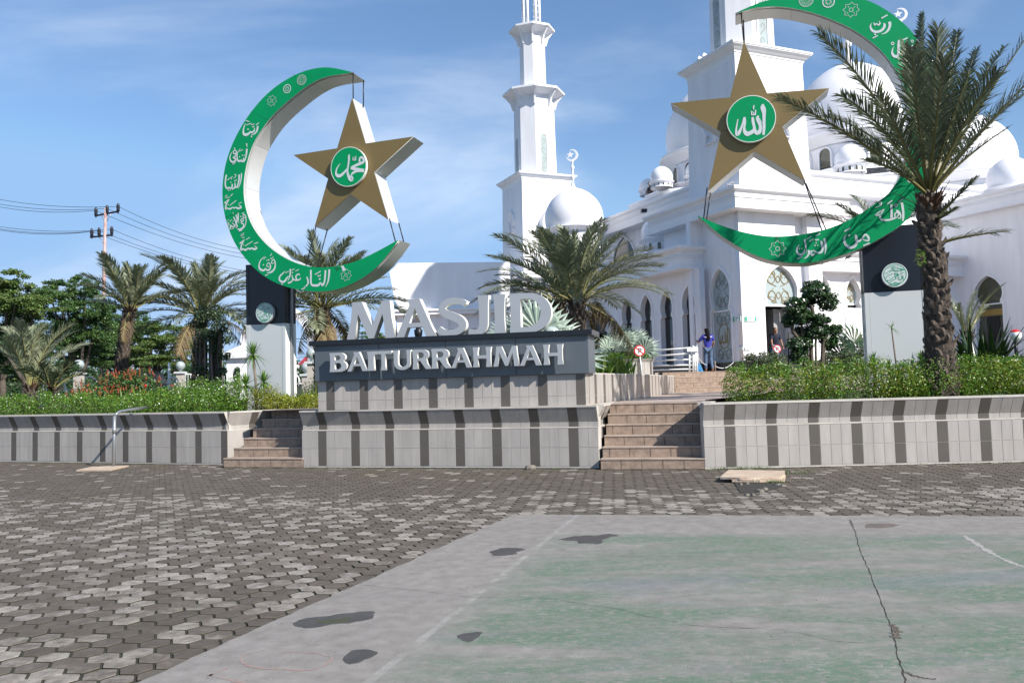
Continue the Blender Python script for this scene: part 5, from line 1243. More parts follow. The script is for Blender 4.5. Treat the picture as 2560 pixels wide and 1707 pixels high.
mbox('inner_wall', 1.1, 1.5, .9, 2.7, FZ, 4.25, 'interior_dark'); mbox('inner_wall', 1.5, 2.15, 2.2, 2.7, FZ, 4.2, 'interior_dark'); mbox('inner_wall', 2.2, 2.75, .8, 1.2, FZ, 4.2, 'interior_grey'); mbox('inner_wall', .3, 4.0, .5, 2.7, 4.3, 7.5, 'interior_dark')
cornice(0, 4.7, 0, 5.0, 7.86, 8.68, .66)
mbox('wall', 0.0, 4.6, 3.0, 5.0, 6.9, 7.9)
# ---- tower on the portal
def tower(a0, b0, zb=8.68, full=True):
    a1, b1 = a0 + 3.6, b0 + 3.3
    r = mbox('tower_shaft', a0, a1, b0, b1, zb, 14.25, taper=.10)
    h = .38; t = .10
    rectloft('tower_cornice', a0 + t, a1 - t, b0 + t, b1 - t, [(0, 14.0), (.03, 14.22), (.06, 14.24), (.06, 14.30), (.12, 14.34), (.20, 14.42), (.28, 14.48), (.28, 14.52), (.31, 14.525), (.31, 14.60), (-.1, 14.6)])
    # octagonal shaft with ornamented slots
    ca, cb = (a0 + a1) / 2, (b0 + b1) / 2
    C = L(ca, cb)
    Mo = Matrix.Translation((C.x, C.y, 0)) @ Matrix.Rotation(atan2(MA.y, MA.x) + pi / 8, 4, 'Z')
    def octa(name, z0, r0, z1, r1, m='white_paint'):
        bb = B(); bb.lathe([(0, z0), (r0, z0), (r1, z1), (0, z1)], 8, Mo, sm=False); return bb.build(name, m, mq)
    octa('minaret_shaft', 14.60, 1.36, 20.0, 1.29)
    def gallery(z, r, R2, zh):
        bb = B(); bb.lathe([(r * .98, z - zh), (r + .06, z - zh * .9), (R2 - .12, z - .04), (R2, z - .02), (R2, z + .10), (R2 - .06, z + .13), (0, z + .13)], 8, Mo, sm=False)
        g_ = bb.build('gallery', 'white_trim', mq)
        for k in range(8):
            a = 2 * pi * k / 8; c, s_ = cos(a), sin(a)
            bb = B(); P = [(r * .9, z - .98), (r + .08, z - .95), (r + .22, z - .5), (R2 - .10, z - .06), (r * .9, z - .06)]
            V = [(x * c - .06 * s_, x * s_ + .06 * c, zz_) for x, zz_ in P] + [(x * c + .06 * s_, x * s_ - .06 * c, zz_) for x, zz_ in P]
            bb.add([Mo @ Vector(v) for v in V], [(0, 1, 2, 3, 4), (9, 8, 7, 6, 5), (0, 5, 6, 1), (1, 6, 7, 2), (2, 7, 8, 3), (3, 8, 9, 4), (4, 9, 5, 0)]); bb.build('bracket', 'white_trim', g_)
    gallery(20.1, 1.31, 2.02, .30)
    octa('minaret_shaft', 20.2, .84, 24.3, .82); gallery(24.3, .84, 1.5, .28)
    bb = B()
    for k in range(6):
        a = 2 * pi * k / 6; bb.tube([C + Vector((.52 * cos(a), .52 * sin(a), 24.4)), C + Vector((.52 * cos(a), .52 * sin(a), 28))], .10, 8)
    bb.build('lantern_posts', 'white_trim', mq)
    bb = B()
    for k in range(10): bb.tube([C + Vector((.45, -.3, 24.7 + k * .4)), C + Vector((.1, -.52, 24.7 + k * .4))], .025, 6)
    bb.build('ladder', 'white_trim', mq)
    # slots on the octagon's faces that show
    for nrm in (-MB, -MA, (-MA - MB).normalized() if False else None):
        if nrm is None: continue
        x = ZV.cross(nrm).normalized() * 1.0
        x = MA if nrm == -MB else -MB
        Fm = frame(C + nrm * (1.36 * cos(pi / 8) + .0), x, ZV)
        slot = [(-.22, 14.75), (.22, 14.75), (.22, 17.0)] + [(.22 * cos(q * pi / 8), 17.0 + .24 * sin(q * pi / 8)) for q in range(1, 8)] + [(-.22, 17.0)]
        m_ = fill2d([[(-.30, 14.66), (.30, 14.66), (.30, 17.0)] + [(.30 * cos(q * pi / 8), 17.0 + .32 * sin(q * pi / 8)) for q in range(1, 8)] + [(-.30, 17.0)], slot], .12, 'window'); m_.materials.append(MAT['white_trim'])
        w = link('window', m_, None, mq, Fm @ Matrix.Translation((0, 0, .035)))
        m_ = fill2d([[(x_ * .99, z_) for x_, z_ in slot]], .01, 'pane'); m_.materials.append(MAT['glass_frost']); link('pane', m_, None, w, Fm @ Matrix.Translation((0, 0, .004)))
        bb = B()
        for q in range(4): 
            zc = 15.0 + q * .6; sg = 1 if q % 2 else -1
            ribbon(bb, [(sg * -.12, zc - .3, .04), (sg * .12, zc, .05), (sg * .02, zc + .17, .04), (sg * -.08, zc + .06, .03), (sg * -.02, zc - .02, .02)], .0005 * q, 4)
        bb.build('ornament', 'grey_line', w, Fm @ Matrix.Translation((0, 0, .008)))
    # keyhole openings in the square shaft
    for Fm, cx in ((FR(b0 + .07), a0 + 2.25), (FS(a0 + .07), -(b0 + 1.65))):
        hk = keyhole(0, .26, 0, .30, .20, .36, .75, 1.25)
        m_ = fill2d([keyhole(0, .26, -.02, .30, .20, .36, .75, 1.25, .12), hk], .32, 'window'); m_.materials.append(MAT['white_trim'])
        w = link('window', m_, None, mq, Fm @ Matrix.Translation((cx, 11.05, .18)))
        m_ = fill2d([hk], .01, 'pane'); m_.materials.append(MAT['glass_dark']); link('pane', m_, None, w, Fm @ Matrix.Translation((cx, 11.05, .002)))
tower(.30, .18)
tower(.30, 20.6, zb=8.0)
mbox('tower_base', .1, 4.1, 20.4, 24.1, PZ, 8.0); rectloft('tower_band', .1, 4.1, 20.4, 24.1, [(0, 7.9), (.25, 8.0), (.25, 8.2), (.3, 8.22), (.3, 8.3), (-.1, 8.3)])
# big keyhole window with swan-neck hood on the second tower's front
Fm = FR(20.4 - .02 + .1)
m_ = fill2d([keyhole(0, .45, 0, 1.2, .34, .55, 2.0, 2.9, .18), keyhole(0, .45, 0, 1.2, .34, .55, 2.0, 2.9)], .5, 'window'); m_.materials.append(MAT['white_trim'])
w = link('window', m_, None, mq, Fm @ Matrix.Translation((2.2, 9.4, .35)))
m_ = fill2d([keyhole(0, .45, 0, 1.2, .34, .55, 2.0, 2.9)], .01, 'pane'); m_.materials.append(MAT['glass_stain']); link('pane', m_, None, w, Fm @ Matrix.Translation((2.2, 9.4, .01)))
bb = B()
for sg in (1, -1): bb.lathe([(.0, 0), (.42, 0), (.42, .3), (.30, .32), (.0, .32)], 20, Fm @ Matrix.Translation((2.2 + sg * .8, 9.1, .05)))
bb.build('volutes', 'white_trim', mq)

# ---- left wing with the arcade (left-facing wall a = -0.5)
FW = FS(-.5); holes = []
for cb in (2.65, 4.25, 5.83, 7.45):
    holes.append(window(FW, -cb, .45, FZ + .02, 4.15, .34, .43, 4.62, 5.28, 'glass_dark', 'hedge_twig' if False else None, depth=.20))
holes.append(window(FW, -10.35, 1.08, FZ + .02, 3.95, .90, 1.08, 4.6, 5.55, 'glass_dark', depth=.30, lower='open'))
holes.append(window(FW, -13.3, .45, FZ + .02, 4.15, .34, .43, 4.62, 5.28, 'glass_dark', depth=.20)); holes.append(window(FW, -14.9, .45, FZ + .02, 4.15, .34, .43, 4.62, 5.28, 'glass_dark', depth=.20))
wall('wall', FW, -20.4, -1.9, FZ, 5.95, holes)
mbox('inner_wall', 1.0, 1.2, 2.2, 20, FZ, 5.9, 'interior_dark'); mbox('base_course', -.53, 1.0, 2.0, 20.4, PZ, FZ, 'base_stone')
mbox('pilaster', -.62, -.001, 2.27, 2.5, FZ, 7.86)
cornice(-.5, 0.4, 2.9, 20.3, 5.92, 6.84, .85)
# ---- right recess with windows (front-facing wall b = 1.8)
FRc = FR(1.8); holes = []
for ca in (5.85, 7.52, 9.2, 10.9, 12.5):
    hk = keyhole(ca, .40, 4.44, 4.62, .33, .42, 5.05, 5.72)
    holes.append(window(FRc, ca, .40, 4.40, 4.62, .33, .42, 5.05, 5.72, 'glass_frost', 'gold_line', depth=.25, lower='interior_dark'))
    m_ = fill2d([[(-.52, 0), (.52, 0), (.52, 2.2), (.42, 2.3), (-.42, 2.3), (-.52, 2.2)]], .05, 'panel'); m_.materials.append(MAT['white_trim']); link('panel', m_, None, mq, FRc @ Matrix.Translation((ca, FZ, .05)))
wall('wall', FRc, 4.08, 14.0, FZ, 5.95, holes); mbox('base_course', 4.1, 14.0, 1.77, 3.0, PZ, FZ, 'base_stone')
cornice(4.2, 14.0, 2.1, 3.0, 5.92, 6.84, .95)
# ---- right block, its shaded left side towards the camera (a = 14)
FB = FS(14.0)
hb = window(FB, -.22, .66, FZ, 4.55, .56, .68, 5.05, 5.80, 'glass_stain', None, depth=.2, lower='glass_stain')
bb = B(); bb.box((-.66, 0, -.01), (.66, .28, .01)); bb.build('lintel_band', 'gold_line', mq, FB @ Matrix.Translation((-.22, 4.0, -.17)))
bb = B(); bb.box((-.30, 0, -.01), (.30, 1.85, .01)); bb.build('doorway_shade', 'interior_dark', mq, FB @ Matrix.Translation((-.18, FZ, -.17)))  # solid panel; its near-black colour stands in for shade in the doorway
wall('wall', FB, -2.6, 8.0, FZ, 8.65, [hb]); mbox('wall', 14.0, 20.0, -8.25, -8.0, FZ, 8.65); mbox('base_course', 13.97, 20.0, -8.0, 2.6, PZ, FZ, 'base_stone')
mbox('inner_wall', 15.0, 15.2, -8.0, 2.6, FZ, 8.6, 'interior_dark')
cornice(14.0, 20.0, -8.0, 2.0, 8.62, 9.42, .55)
mbox('wall', 14.1, 20.0, 2.0, 4.0, FZ, 9.0)
# ---- upper storey
mbox('upper_wall', 4.1, 22.0, 4.2, 21.0, 6.8, 9.95); cornice(3.9, 22.0, 4.0, 19.5, 9.9, 10.82, .75)
for cb in (8.0, 11.5, 15.0):
    m_ = fill2d([keyhole(0, 1.1, 0, 1.2, 1.0, 1.15, 1.5, 2.7, .12), keyhole(0, 1.1, 0, 1.2, 1.0, 1.15, 1.5, 2.7)], .12, 'window'); m_.materials.append(MAT['white_trim']); w = link('window', m_, None, mq, FS(4.1) @ Matrix.Translation((-cb, 7.0, .1)))
    m_ = fill2d([keyhole(0, 1.1, 0, 1.2, 1.0, 1.15, 1.5, 2.7)], .02, 'pane'); m_.materials.append(MAT['glass_dark']); link('pane', m_, None, w, FS(4.1) @ Matrix.Translation((-cb, 7.0, .03)))
mbox('terrace', 0.2, 4.2, 5.0, 20.4, 6.84, 7.0); mbox('terrace', 4.2, 14.2, 2.2, 4.3, 6.84, 7.0)
b = B(); b.prism([tuple(L(a, b_)[:2]) for a, b_ in ((3.9, 4.0), (22, 4.0), (22, 19.5), (3.9, 19.5))], 10.7, 10.86); b.build('roof_slab', 'white_paint', mq)

# ---- domes
def finial(C, z, r, parent, moon=True):
    bb = B(); h = r * 1.23
    pr = [(.17, 0), (.11, .04), (.055, .11), (.04, .18), (.04, .27), (.075, .30), (.09, .335), (.075, .37), (.04, .40), (.035, .55), (.065, .58), (.075, .61), (.065, .64), (.03, .67), (.03, .76), (.05, .78), (.03, .80), (0, .81)]
    bb.lathe([(q * r * .9, z + w * h) for q, w in pr], 14, Matrix.Translation((C.x, C.y, 0))); f = bb.build('finial', 'white_trim', parent)
    if moon:
        R_o = h * .17; cz = z + h * .955
        arcs = [(R_o * cos(q), R_o * sin(q)) for q in [radians(a) for a in range(-240 + 0, 61, 15)]]
        inn = [(R_o * .30 * cos(radians(60)) * 0 + R_o * .76 * cos(q) + .20 * R_o * cos(radians(90)), R_o * .80 * sin(q) + .20 * R_o) for q in [radians(a) for a in range(40, -221, -15)]]
        Fm = frame((C.x, C.y, cz), (cos(radians(-18)), sin(radians(-18)), 0), ZV)
        m_ = fill2d([arcs + inn], .05, 'moon'); m_.materials.append(MAT['white_trim']); link('moon', m_, None, f, Fm @ Matrix.Rotation(radians(62), 4, 'Z'))
        s5 = [((.62 if k % 2 == 0 else .26) * R_o * cos(pi / 2 + k * pi / 5), (.62 if k % 2 == 0 else .26) * R_o * sin(pi / 2 + k * pi / 5)) for k in range(10)]
        m_ = fill2d([s5], .05, 'small_star'); m_.materials.append(MAT['white_trim']); link('small_star', m_, None, f, Fm @ Matrix.Translation((-.34 * R_o, .12 * R_o, 0)))
def dome(px_, py_ring, Y, rpx, label='dome', drum=.6, windows=8, squat=1.0, moon=True, fin=True, zr=None):
    C = AT(px_, py_ring, Y); s_ = FL / Y; r = rpx / s_; z = zr if zr is not None else C.z
    prof = []
    for k in range(19):
        t = k / 18; a = radians(-22) + (pi / 2 - radians(-22)) * t
        x = r * cos(a); zz_ = r * sin(a) * squat
        if a > 0: zz_ = r * squat * (sin(a) + .06 * sin(a) ** 8)
        prof.append((x, z + zz_ + r * sin(radians(22)) * squat))
    prof[-1] = (0.0, prof[-1][1])
    bb = B(); bb.lathe(prof, 48, Matrix.Translation((C.x, C.y, 0))); d = bb.build('dome', 'dome_paint', mq)
    r0 = prof[0][0]
    bb = B(); bb.lathe([(r0 * .9, z + .02), (r0 + .02, z + .02), (r * 1.13, z - .01 * r), (r * 1.13, z - .05 * r), (r * 1.09, z - .06 * r), (r * .98, z - .14 * r), (r * .90, z - .18 * r), (r * .90, z - .20 * r)], 48, Matrix.Translation((C.x, C.y, 0))); bb.build('ring', 'white_trim', d)
    dh = drum * r; bb = B(); bb.lathe([(r * .90, z - .16 * r), (r * .90, z - .16 * r - dh), (r * .98, z - .165 * r - dh), (r * .98, z - .25 * r - dh)], 48, Matrix.Translation((C.x, C.y, 0))); bb.build('drum', 'dome_paint', d)
    wh = dh * .78; ww = min(r * .16, wh * .30)
    for k in range(windows):
        a = 2 * pi * (k + .5) / windows
        n_ = Vector((cos(a), sin(a), 0))
        if n_.y > .35: continue
        C2 = Vector((C.x, C.y, z - .16 * r - dh + dh * .06)) + n_ * (r * .90 * cos(ww / (r * .9)) - .01)
        Fm = frame(C2, ZV.cross(n_), ZV)
        sh = [(-ww, 0), (ww, 0), (ww, wh - ww)] + [(ww * cos(q * pi / 8), wh - ww + ww * sin(q * pi / 8)) for q in range(1, 8)] + [(-ww, wh - ww)]
        sh2 = [(-ww * 1.25, 0), (ww * 1.25, 0), (ww * 1.25, wh - ww)] + [(ww * 1.25 * cos(q * pi / 8), wh - ww + ww * 1.25 * sin(q * pi / 8)) for q in range(1, 8)] + [(-ww * 1.25, wh - ww)]
        m_ = fill2d([sh2, sh], .05 * r + .04, 'window'); m_.materials.append(MAT['dome_paint']); w = link('window', m_, None, d, Fm @ Matrix.Translation((0, 0, .03 * r + .03)))
        m_ = fill2d([sh], .01, 'pane'); m_.materials.append(MAT['glass_stain']); link('window_pane', m_, None, d, Fm @ Matrix.Translation((0, 0, .035)))
    if fin: finial(C, prof[-1][1] - .03 * r, r, d, moon)
    return C, r, z
# dome in front of the second tower; dome beside the portal
dome(1436, 575, 45.5, 74, drum=.5, squat=1.0)
dome(1663, 600, 41.5, 60, drum=.35, squat=.80, fin=False, windows=14)
# corner and main domes with eight-sided bases
def octbase(px_, Y, R_, z0, z1):
    C = AT(px_, 450, Y); Mo = Matrix.Translation((C.x, C.y, 0)) @ Matrix.Rotation(atan2(MA.y, MA.x) + pi / 8, 4, 'Z')
    bb = B(); bb.lathe([(0, z0), (R_, z0), (R_, z1 - .45), (R_ + .10, z1 - .43), (R_ + .12, z1 - .30), (R_ + .30, z1 - .10), (R_ + .34, z1 - .09), (R_ + .34, z1), (0, z1)], 8, Mo, sm=False); bb.build('dome_base', 'white_paint', mq)
octbase(1800, 45.5, 3.9, 10.8, 11.75); octbase(1800, 46, 4.9, 10.5, 11.35)
dome(1800, 393, 45.5, 134, drum=.42, windows=14, fin=False)
dome(1654, 456, 42.6, 28.5, drum=.30, windows=14, fin=False); dome(1743, 440, 42.2, 29, drum=.30, windows=14, fin=False); dome(1620, 478, 47.0, 22, drum=.3, windows=8, fin=False)
octbase(2128, 46, 4.1, 10.8, 11.75)
dome(2130, 360, 46, 142, drum=.44, windows=14)
dome(2126, 414, 41.4, 38, drum=.36, windows=14, fin=False); dome(2258, 420, 43.5, 36, drum=.36, windows=14, fin=False)
dome(2262, 240, 56, 82, drum=1.1, windows=0)
dome(2402, 452, 47, 128, drum=.15, windows=0, squat=.92, fin=False)
dome(2528, 470, 38.0, 55, drum=.35, windows=10, fin=False)
dome(2070, 520, 39.0, 33, drum=.25, windows=8, fin=False, squat=.8); dome(2135, 545, 37.5, 22, drum=.3, windows=8, fin=False)
dome(1740, 640, 60, 10, drum=.3, windows=0, fin=False) if False else None
# floodlights on the cornices
for px_, py_ in ((1822, 462), (1829, 458)):
    P = AT(px_, py_, 31.6); bb = B(); bb.tube([P - ZV * .18, P], .02, 6); bb.box((-.09, -.05, -.03), (.09, .07, .04), Matrix.Translation(P)); bb.build('floodlight', 'galvanised', mq)
for px_, py_ in ((1752, 150), (1764, 142)):
    P = AT(px_, py_, 33.5); bb = B(); bb.box((-.14, -.1, -.05), (.14, .1, .07), Matrix.Translation(P) @ Matrix.Rotation(.5, 4, 'Y')); bb.build('loudspeaker', 'white_trim', mq)
P = L(-1.2, 4.65, 8.75); bb = B(); bb.box((-.12, -.1, -.04), (.12, .2, .08), Matrix.Translation(P)); bb.build('floodlight', 'rod_dark', mq)
# direction signs on the portal
def dsign(u0, u1, v0, v1, side):
    Fm, pl0, n_ = (FS(0.0), L(0, 0, 0), MA) if side else (FR(0.0), L(0, 0, 0), MB)
    p = PLN(u0, v1, pl0, n_); q = PLN(u1, v1, pl0, n_); h = (PLN(u0, v0, pl0, n_) - p).z; w = (q - p).length; x = (q - p).normalized()
    Fs = frame(p, Vector((x.x, x.y, 0)), ZV)
    bb = B(); bb.box((0, 0, 0), (w, h, .03)); s_ = bb.build('direction_sign', 'sign_white', mq, Fs @ Matrix.Translation((0, 0, .01)))
    bb = B(); bb.box((.01, .01, 0), (w * .2, h - .01, .004)); bb.build('sign_band', 'sign_green', s_, Fs @ Matrix.Translation((0, 0, .041)))
    bb = B(); bb.box((w * .87, .01, 0), (w * .99, h - .01, .004)); bb.build('sign_band', 'sign_green', s_, Fs @ Matrix.Translation((0, 0, .041)))
    for k, (txt, zz_) in enumerate((('Toilet', .58), ('Pria', .18))):
        cu = bpy.data.curves.new('t', 'FONT'); cu.body = txt; cu.size = h * .42; cu.extrude = .002
        o_ = bpy.data.objects.new('t', cu); m_ = bpy.data.meshes.new_from_object(o_); bpy.data.objects.remove(o_); m_.name = 'lettering'; m_.materials.clear(); m_.materials.append(MAT['sign_green'])
        link('lettering', m_, None, s_, Fs @ Matrix.Translation((w * .25, h * zz_, .044)))
dsign(1834, 1854, 792, 806, True); dsign(1860.5, 1889, 791, 804, False)
for u0, u1, v0, v1, sd_ in ((1848, 1860, 867, 875, True), (1861, 1875, 867, 875, False)):
    pl0, n_ = (L(0, 0, 0), MA) if sd_ else (L(0, 0, 0), MB)
    p = PLN(u0, v1, pl0, n_); q = PLN(u1, v1, pl0, n_); h = (PLN(u0, v0, pl0, n_) - p).z; x = (q - p).normalized()
    bb = B(); bb.box((0, 0, 0), ((q - p).length, h, .06)); bb.build('wall_box', 'steel_matt', mq, frame(p, Vector((x.x, x.y, 0)), ZV))

# ================================================================ WHITE ANNEX, GATEHOUSE, GATE ARCH, HOUSES
an = thing('annex', 'low white annex with sloped white roof and open porch, left of the minaret base', 'building', tuple(AT(1100, 950, 46)))
def WP(u, v, Y): return AT(u, v, Y)
q0, q1 = AT(990, 774, 45), AT(1275, 770, 45); x = Vector((q1.x - q0.x, q1.y - q0.y, 0)).normalized(); Fa = frame((q0.x, q0.y, 0), x, ZV); w = (q1 - q0).length; zt, zb_ = AT(1120, 655, 46.2).z, AT(1120, 772, 45).z
fa = [AT(u, v, 45) for u, v in ((1000, 774), (986, 750), (973, 679), (995, 657), (1275, 654), (1275, 770))]; fa = [((p - Vector((q0.x, q0.y, 0))).dot(x), p.z) for p in fa]
m_ = fill2d([fa[::-1]], 6.0, 'roof'); m_.materials.append(MAT['dome_paint']); link('roof', m_, None, an, Fa @ Matrix.Translation((0, 0, -.1)))
bb = B(); bb.box((-.5, zb_ - .30, -7), (w, zb_ - .001, .35)); bb.box((-.6, zb_ - .12, -7.1), (w, zb_ - .06, .45)); bb.build('eave', 'white_trim', an, Fa)
for xx, ww in ((.05, .35), (1.9, .95), (4.6, .95), (6.2, .3)):
    bb = B(); bb.box((xx, PZ, -.6), (xx + ww, zb_ - .3, 0)); bb.build('column', 'white_paint', an, Fa)
bb = B(); bb.box((2.8, zb_ - 1.1, -.5), (w, zb_ - .3, -.1)); bb.build('beam', 'white_paint', an, Fa)
bb = B(); bb.box((3.0, PZ, -6.5), (w, zb_ - .3, -6.2)); bb.build('back_wall', 'white_paint', an, Fa)
for xx in (.75, ):
    bb = B(); bb.lathe([(0, 0), (.10, .02), (.16, .12), (.18, .3), (.08, .38), (.03, .5)], 12, Fa @ Matrix.Translation((xx, zb_ - .85, -.3)) @ Matrix.Rotation(0, 4, 'X')); 
    bb = B(); P = Fa @ Vector((xx, zb_ - .30, -.3)); bb.lathe([(.03, 0), (.10, -.12), (.19, -.18), (.19, -.22), (.12, -.45), (.05, -.58), (0, -.62)], 12, Matrix.Translation(P)); bb.build('lamp', 'galvanised', an)
gt = thing('gate_arch', 'tall round white gate arch behind the left pylon and palm', 'arch', tuple(AT(695, 960, 55)))
C = AT(694, 862, 55); Rr = 3.05
bb = B(); prof = []
def arch_ring(C, R0, R1, dep, a0=0, a1=180, n=28):
    V = []; F = []
    for k in range(n + 1):
        a = radians(a0 + (a1 - a0) * k / n); c, s_ = cos(a), sin(a)
        V += [(C.x + R0 * c, C.y, C.z + R0 * s_ * 1.08), (C.x + R1 * c, C.y, C.z + R1 * s_ * 1.08), (C.x + R1 * c, C.y + dep, C.z + R1 * s_ * 1.08), (C.x + R0 * c, C.y + dep, C.z + R0 * s_ * 1.08)]
    for k in range(n):
        for j in range(4): F.append((4 * k + j, 4 * k + (j + 1) % 4, 4 * k + 4 + (j + 1) % 4, 4 * k + 4 + j))
    return V, F
V, F = arch_ring(C, 2.0, 2.5, .6); bb.add(V, F); bb.build('arch_ring', 'white_paint', gt)
for sg in (1, -1):
    bb = B(); bb.box((C.x + sg * 2.25 - .27, C.y, 1.0), (C.x + sg * 2.25 + .27, C.y + .6, C.z)); bb.build('pier', 'white_paint', gt)
gh = thing('gatehouse', 'small white gatehouse with pitched white roof left of the left pylon', 'building', tuple(AT(590, 960, 48)))
g0, g1 = AT(563, 886, 48), AT(640, 884, 48); zr_ = AT(600, 843, 49).z
bb = B(); bb.add([(g0.x - .3, 48, g0.z), (g1.x, 48, g0.z), (g1.x - .2, 50, zr_), (g0.x + 1.2, 50, zr_), (g0.x - .3, 52, g0.z), (g1.x, 52, g0.z)], [(0, 1, 2, 3), (3, 2, 5, 4), (0, 3, 4)]); bb.build('roof', 'white_trim', gh)
bb = B(); bb.box((g0.x - .35, 47.9, g0.z - .22), (g1.x, 52, g0.z - .005)); bb.build('eave', 'white_trim', gh)
Fg = frame((g0.x, 48.2, 0), (1, 0, 0), ZV)
m_ = fill2d([[(0, .9), (g1.x - g0.x - .1, .9), (g1.x - g0.x - .1, g0.z - .22), (0, g0.z - .22)], keyhole(.62, .30, .95, 2.1, .24, .34, 2.5, 3.0)], .25, 'wall'); m_.materials.append(MAT['white_paint']); link('wall', m_, None, gh, Fg)
bb = B(); bb.box((g0.x, 51.5, .9), (g1.x, 51.8, g0.z - .2)); bb.build('back_wall', 'white_paint', gh)
def globe_pillar(u, vg, Y, h_, label, w=.34, group='globe-topped fence pillars'):
    P = AT(u, vg, Y); t_ = thing('fence_pillar', label, 'pillar', (P.x, P.y, TZ), group)
    zt_ = P.z - .42
    bb = B(); bb.box((P.x - w / 2, P.y - w / 2, TZ), (P.x + w / 2, P.y + w / 2, zt_)); bb.build('shaft', 'wall_cream', t_)  # white shaft in duller cream: the trees' shade is put into its colour
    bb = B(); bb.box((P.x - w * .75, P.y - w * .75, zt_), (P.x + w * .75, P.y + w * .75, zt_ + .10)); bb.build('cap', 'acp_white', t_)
    bb = B(); bb.lathe([(.0, -.32), (.09, -.30), (.07, -.2)] + [(.24 * cos(radians(a)), .24 * sin(radians(a))) for a in range(-60, 91, 15)], 16, Matrix.Translation(P)); bb.build('globe', 'glass_frost', t_)  # globe greyed by its material to stand in for the trees' shade
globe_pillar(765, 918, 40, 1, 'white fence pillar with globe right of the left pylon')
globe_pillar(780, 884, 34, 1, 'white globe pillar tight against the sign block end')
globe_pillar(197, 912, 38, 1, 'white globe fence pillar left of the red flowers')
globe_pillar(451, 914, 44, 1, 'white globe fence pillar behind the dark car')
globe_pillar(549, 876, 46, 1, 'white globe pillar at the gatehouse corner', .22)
# ornamental fence, each panel a part
fe = thing('ornamental_fence', 'white ornamental metal fence with arched panels behind the flower beds', 'fence', tuple(AT(380, 960, 47)))
for i in range(11):
    xa = -27.0 + i * 1.9; Yf = 47
    bb = B(); V, F = arch_ring(Vector((xa + .95, Yf, 1.9)), .62, .68, .05, 0, 180, 12); bb.add(V, F)
    for k in range(13):
        x_ = xa + .08 + k * .145; zt_ = 1.9 + (sqrt(max(0, .62 ** 2 - (x_ - xa - .95) ** 2)) * 1.08 if abs(x_ - xa - .95) < .62 else 0); bb.tube([(x_, Yf, TZ), (x_, Yf, max(zt_, 1.88))], .014, 5, caps=False)
    bb.box((xa, Yf - .02, 1.86), (xa + 1.86, Yf + .02, 1.91)); bb.box((xa, Yf - .02, TZ + .12), (xa + 1.86, Yf + .02, TZ + .16)); bb.build('fence_panel', 'rail_white', fe)
def house(name, label, u0, u1, vr0, vr1, vb, Y, rm, wmname):
    a, c = AT(u0, vr1, Y), AT(u1, vr1, Y); zr0 = AT(u0, vr0, Y).z; t_ = thing(name, label, 'house', (a.x, Y, TZ))
    bb = B(); bb.add([(a.x, Y, a.z), (c.x, Y, a.z), (c.x - .4, Y + 3, zr0 + .3), (a.x + .4, Y + 3, zr0 + .3), (a.x, Y + 6, a.z), (c.x, Y + 6, a.z)], [(0, 1, 2, 3), (3, 2, 5, 4), (0, 3, 4), (1, 5, 2)]); bb.build('roof', rm, t_)
    bb = B(); bb.box((a.x + .3, Y + .4, TZ), (c.x - .3, Y + 5.6, a.z)); bb.build('wall', wmname, t_)
    return t_, a, c
house('red_roofed_house', 'house with bright red roof seen between the left pylon and the sign', 735, 800, 896, 920, 960, 80, 'red_roof', 'wall_cream')
h2, a, c = house('shop', 'low shop with red roof and blue awning under the bigger red roof', 735, 775, 934, 948, 965, 66, 'red_roof', 'wall_cream')
bb = B(); p, q = AT(735, 956, 64), AT(760, 964, 64); bb.box((p.x, 64, q.z), (q.x, 64.4, p.z)); bb.build('awning', 'blue_awning', h2)
bb = B(); p, q = AT(736, 912, 63.5), AT(748, 936, 63.5); bb.box((p.x, 63.5, q.z), (q.x, 63.6, p.z)); bb.build('sign_board', 'sign_white', h2)

# ================================================================ UTILITY POLE AND WIRES
YP = 60
t_ = thing('utility_pole', 'tall utility pole with two crossarms beside the leaning date palm', 'pole', tuple(AT(254, 985, YP)))
pb_, pt_ = AT(254, 985, YP), AT(264, 521, YP)
bb = B(); bb.tube([(pb_.x, YP, TZ), tuple(pb_.lerp(pt_, .5)), tuple(pt_)], [.17, .14, .10], 12); bb.build('pole', 'pole_metal', t_)
bb = B(); bb.tube([AT(264, 985, YP - .4), AT(267, 780, YP - .4)], .12, 8); bb.build('brace_pole', 'bark', t_)
def arm(p, q, ins, brace):
    bb = B(); A_, C_ = AT(*p, YP), AT(*q, YP); d = (C_ - A_).normalized(); bb.tube([A_, C_], .07, 6, sm=False); a_ = bb.build('crossarm', 'insulator', t_)
    for u, v in ins:
        P = AT(u, v, YP); bb = B(); bb.lathe([(.05, -.35), (.05, -.2), (.13, -.15), (.10, -.02), (.14, .05), (.10, .17), (.13, .22), (.06, .38), (0, .40)], 10, Matrix.Translation(P)); bb.build('insulator', 'insulator', t_)
    bb = B(); m_ = (A_ + C_) / 2
    for s_ in brace: bb.tube([AT(*s_[0], YP), AT(*s_[1], YP)], .025, 5)
    bb.build('arm_brace', 'galvanised', t_)
sc3 = 2.614
Q = lambda x, y: (x / sc3, 450 + y / sc3)
arm(Q(620, 235), Q(777, 205), [Q(627, 215), Q(700, 200), Q(772, 188)], [(Q(660, 230), Q(690, 280)), (Q(730, 215), Q(692, 280))])
arm(Q(590, 374), Q(737, 360), [Q(600, 352), Q(648, 346), Q(730, 338)], [(Q(650, 372), Q(682, 425))])
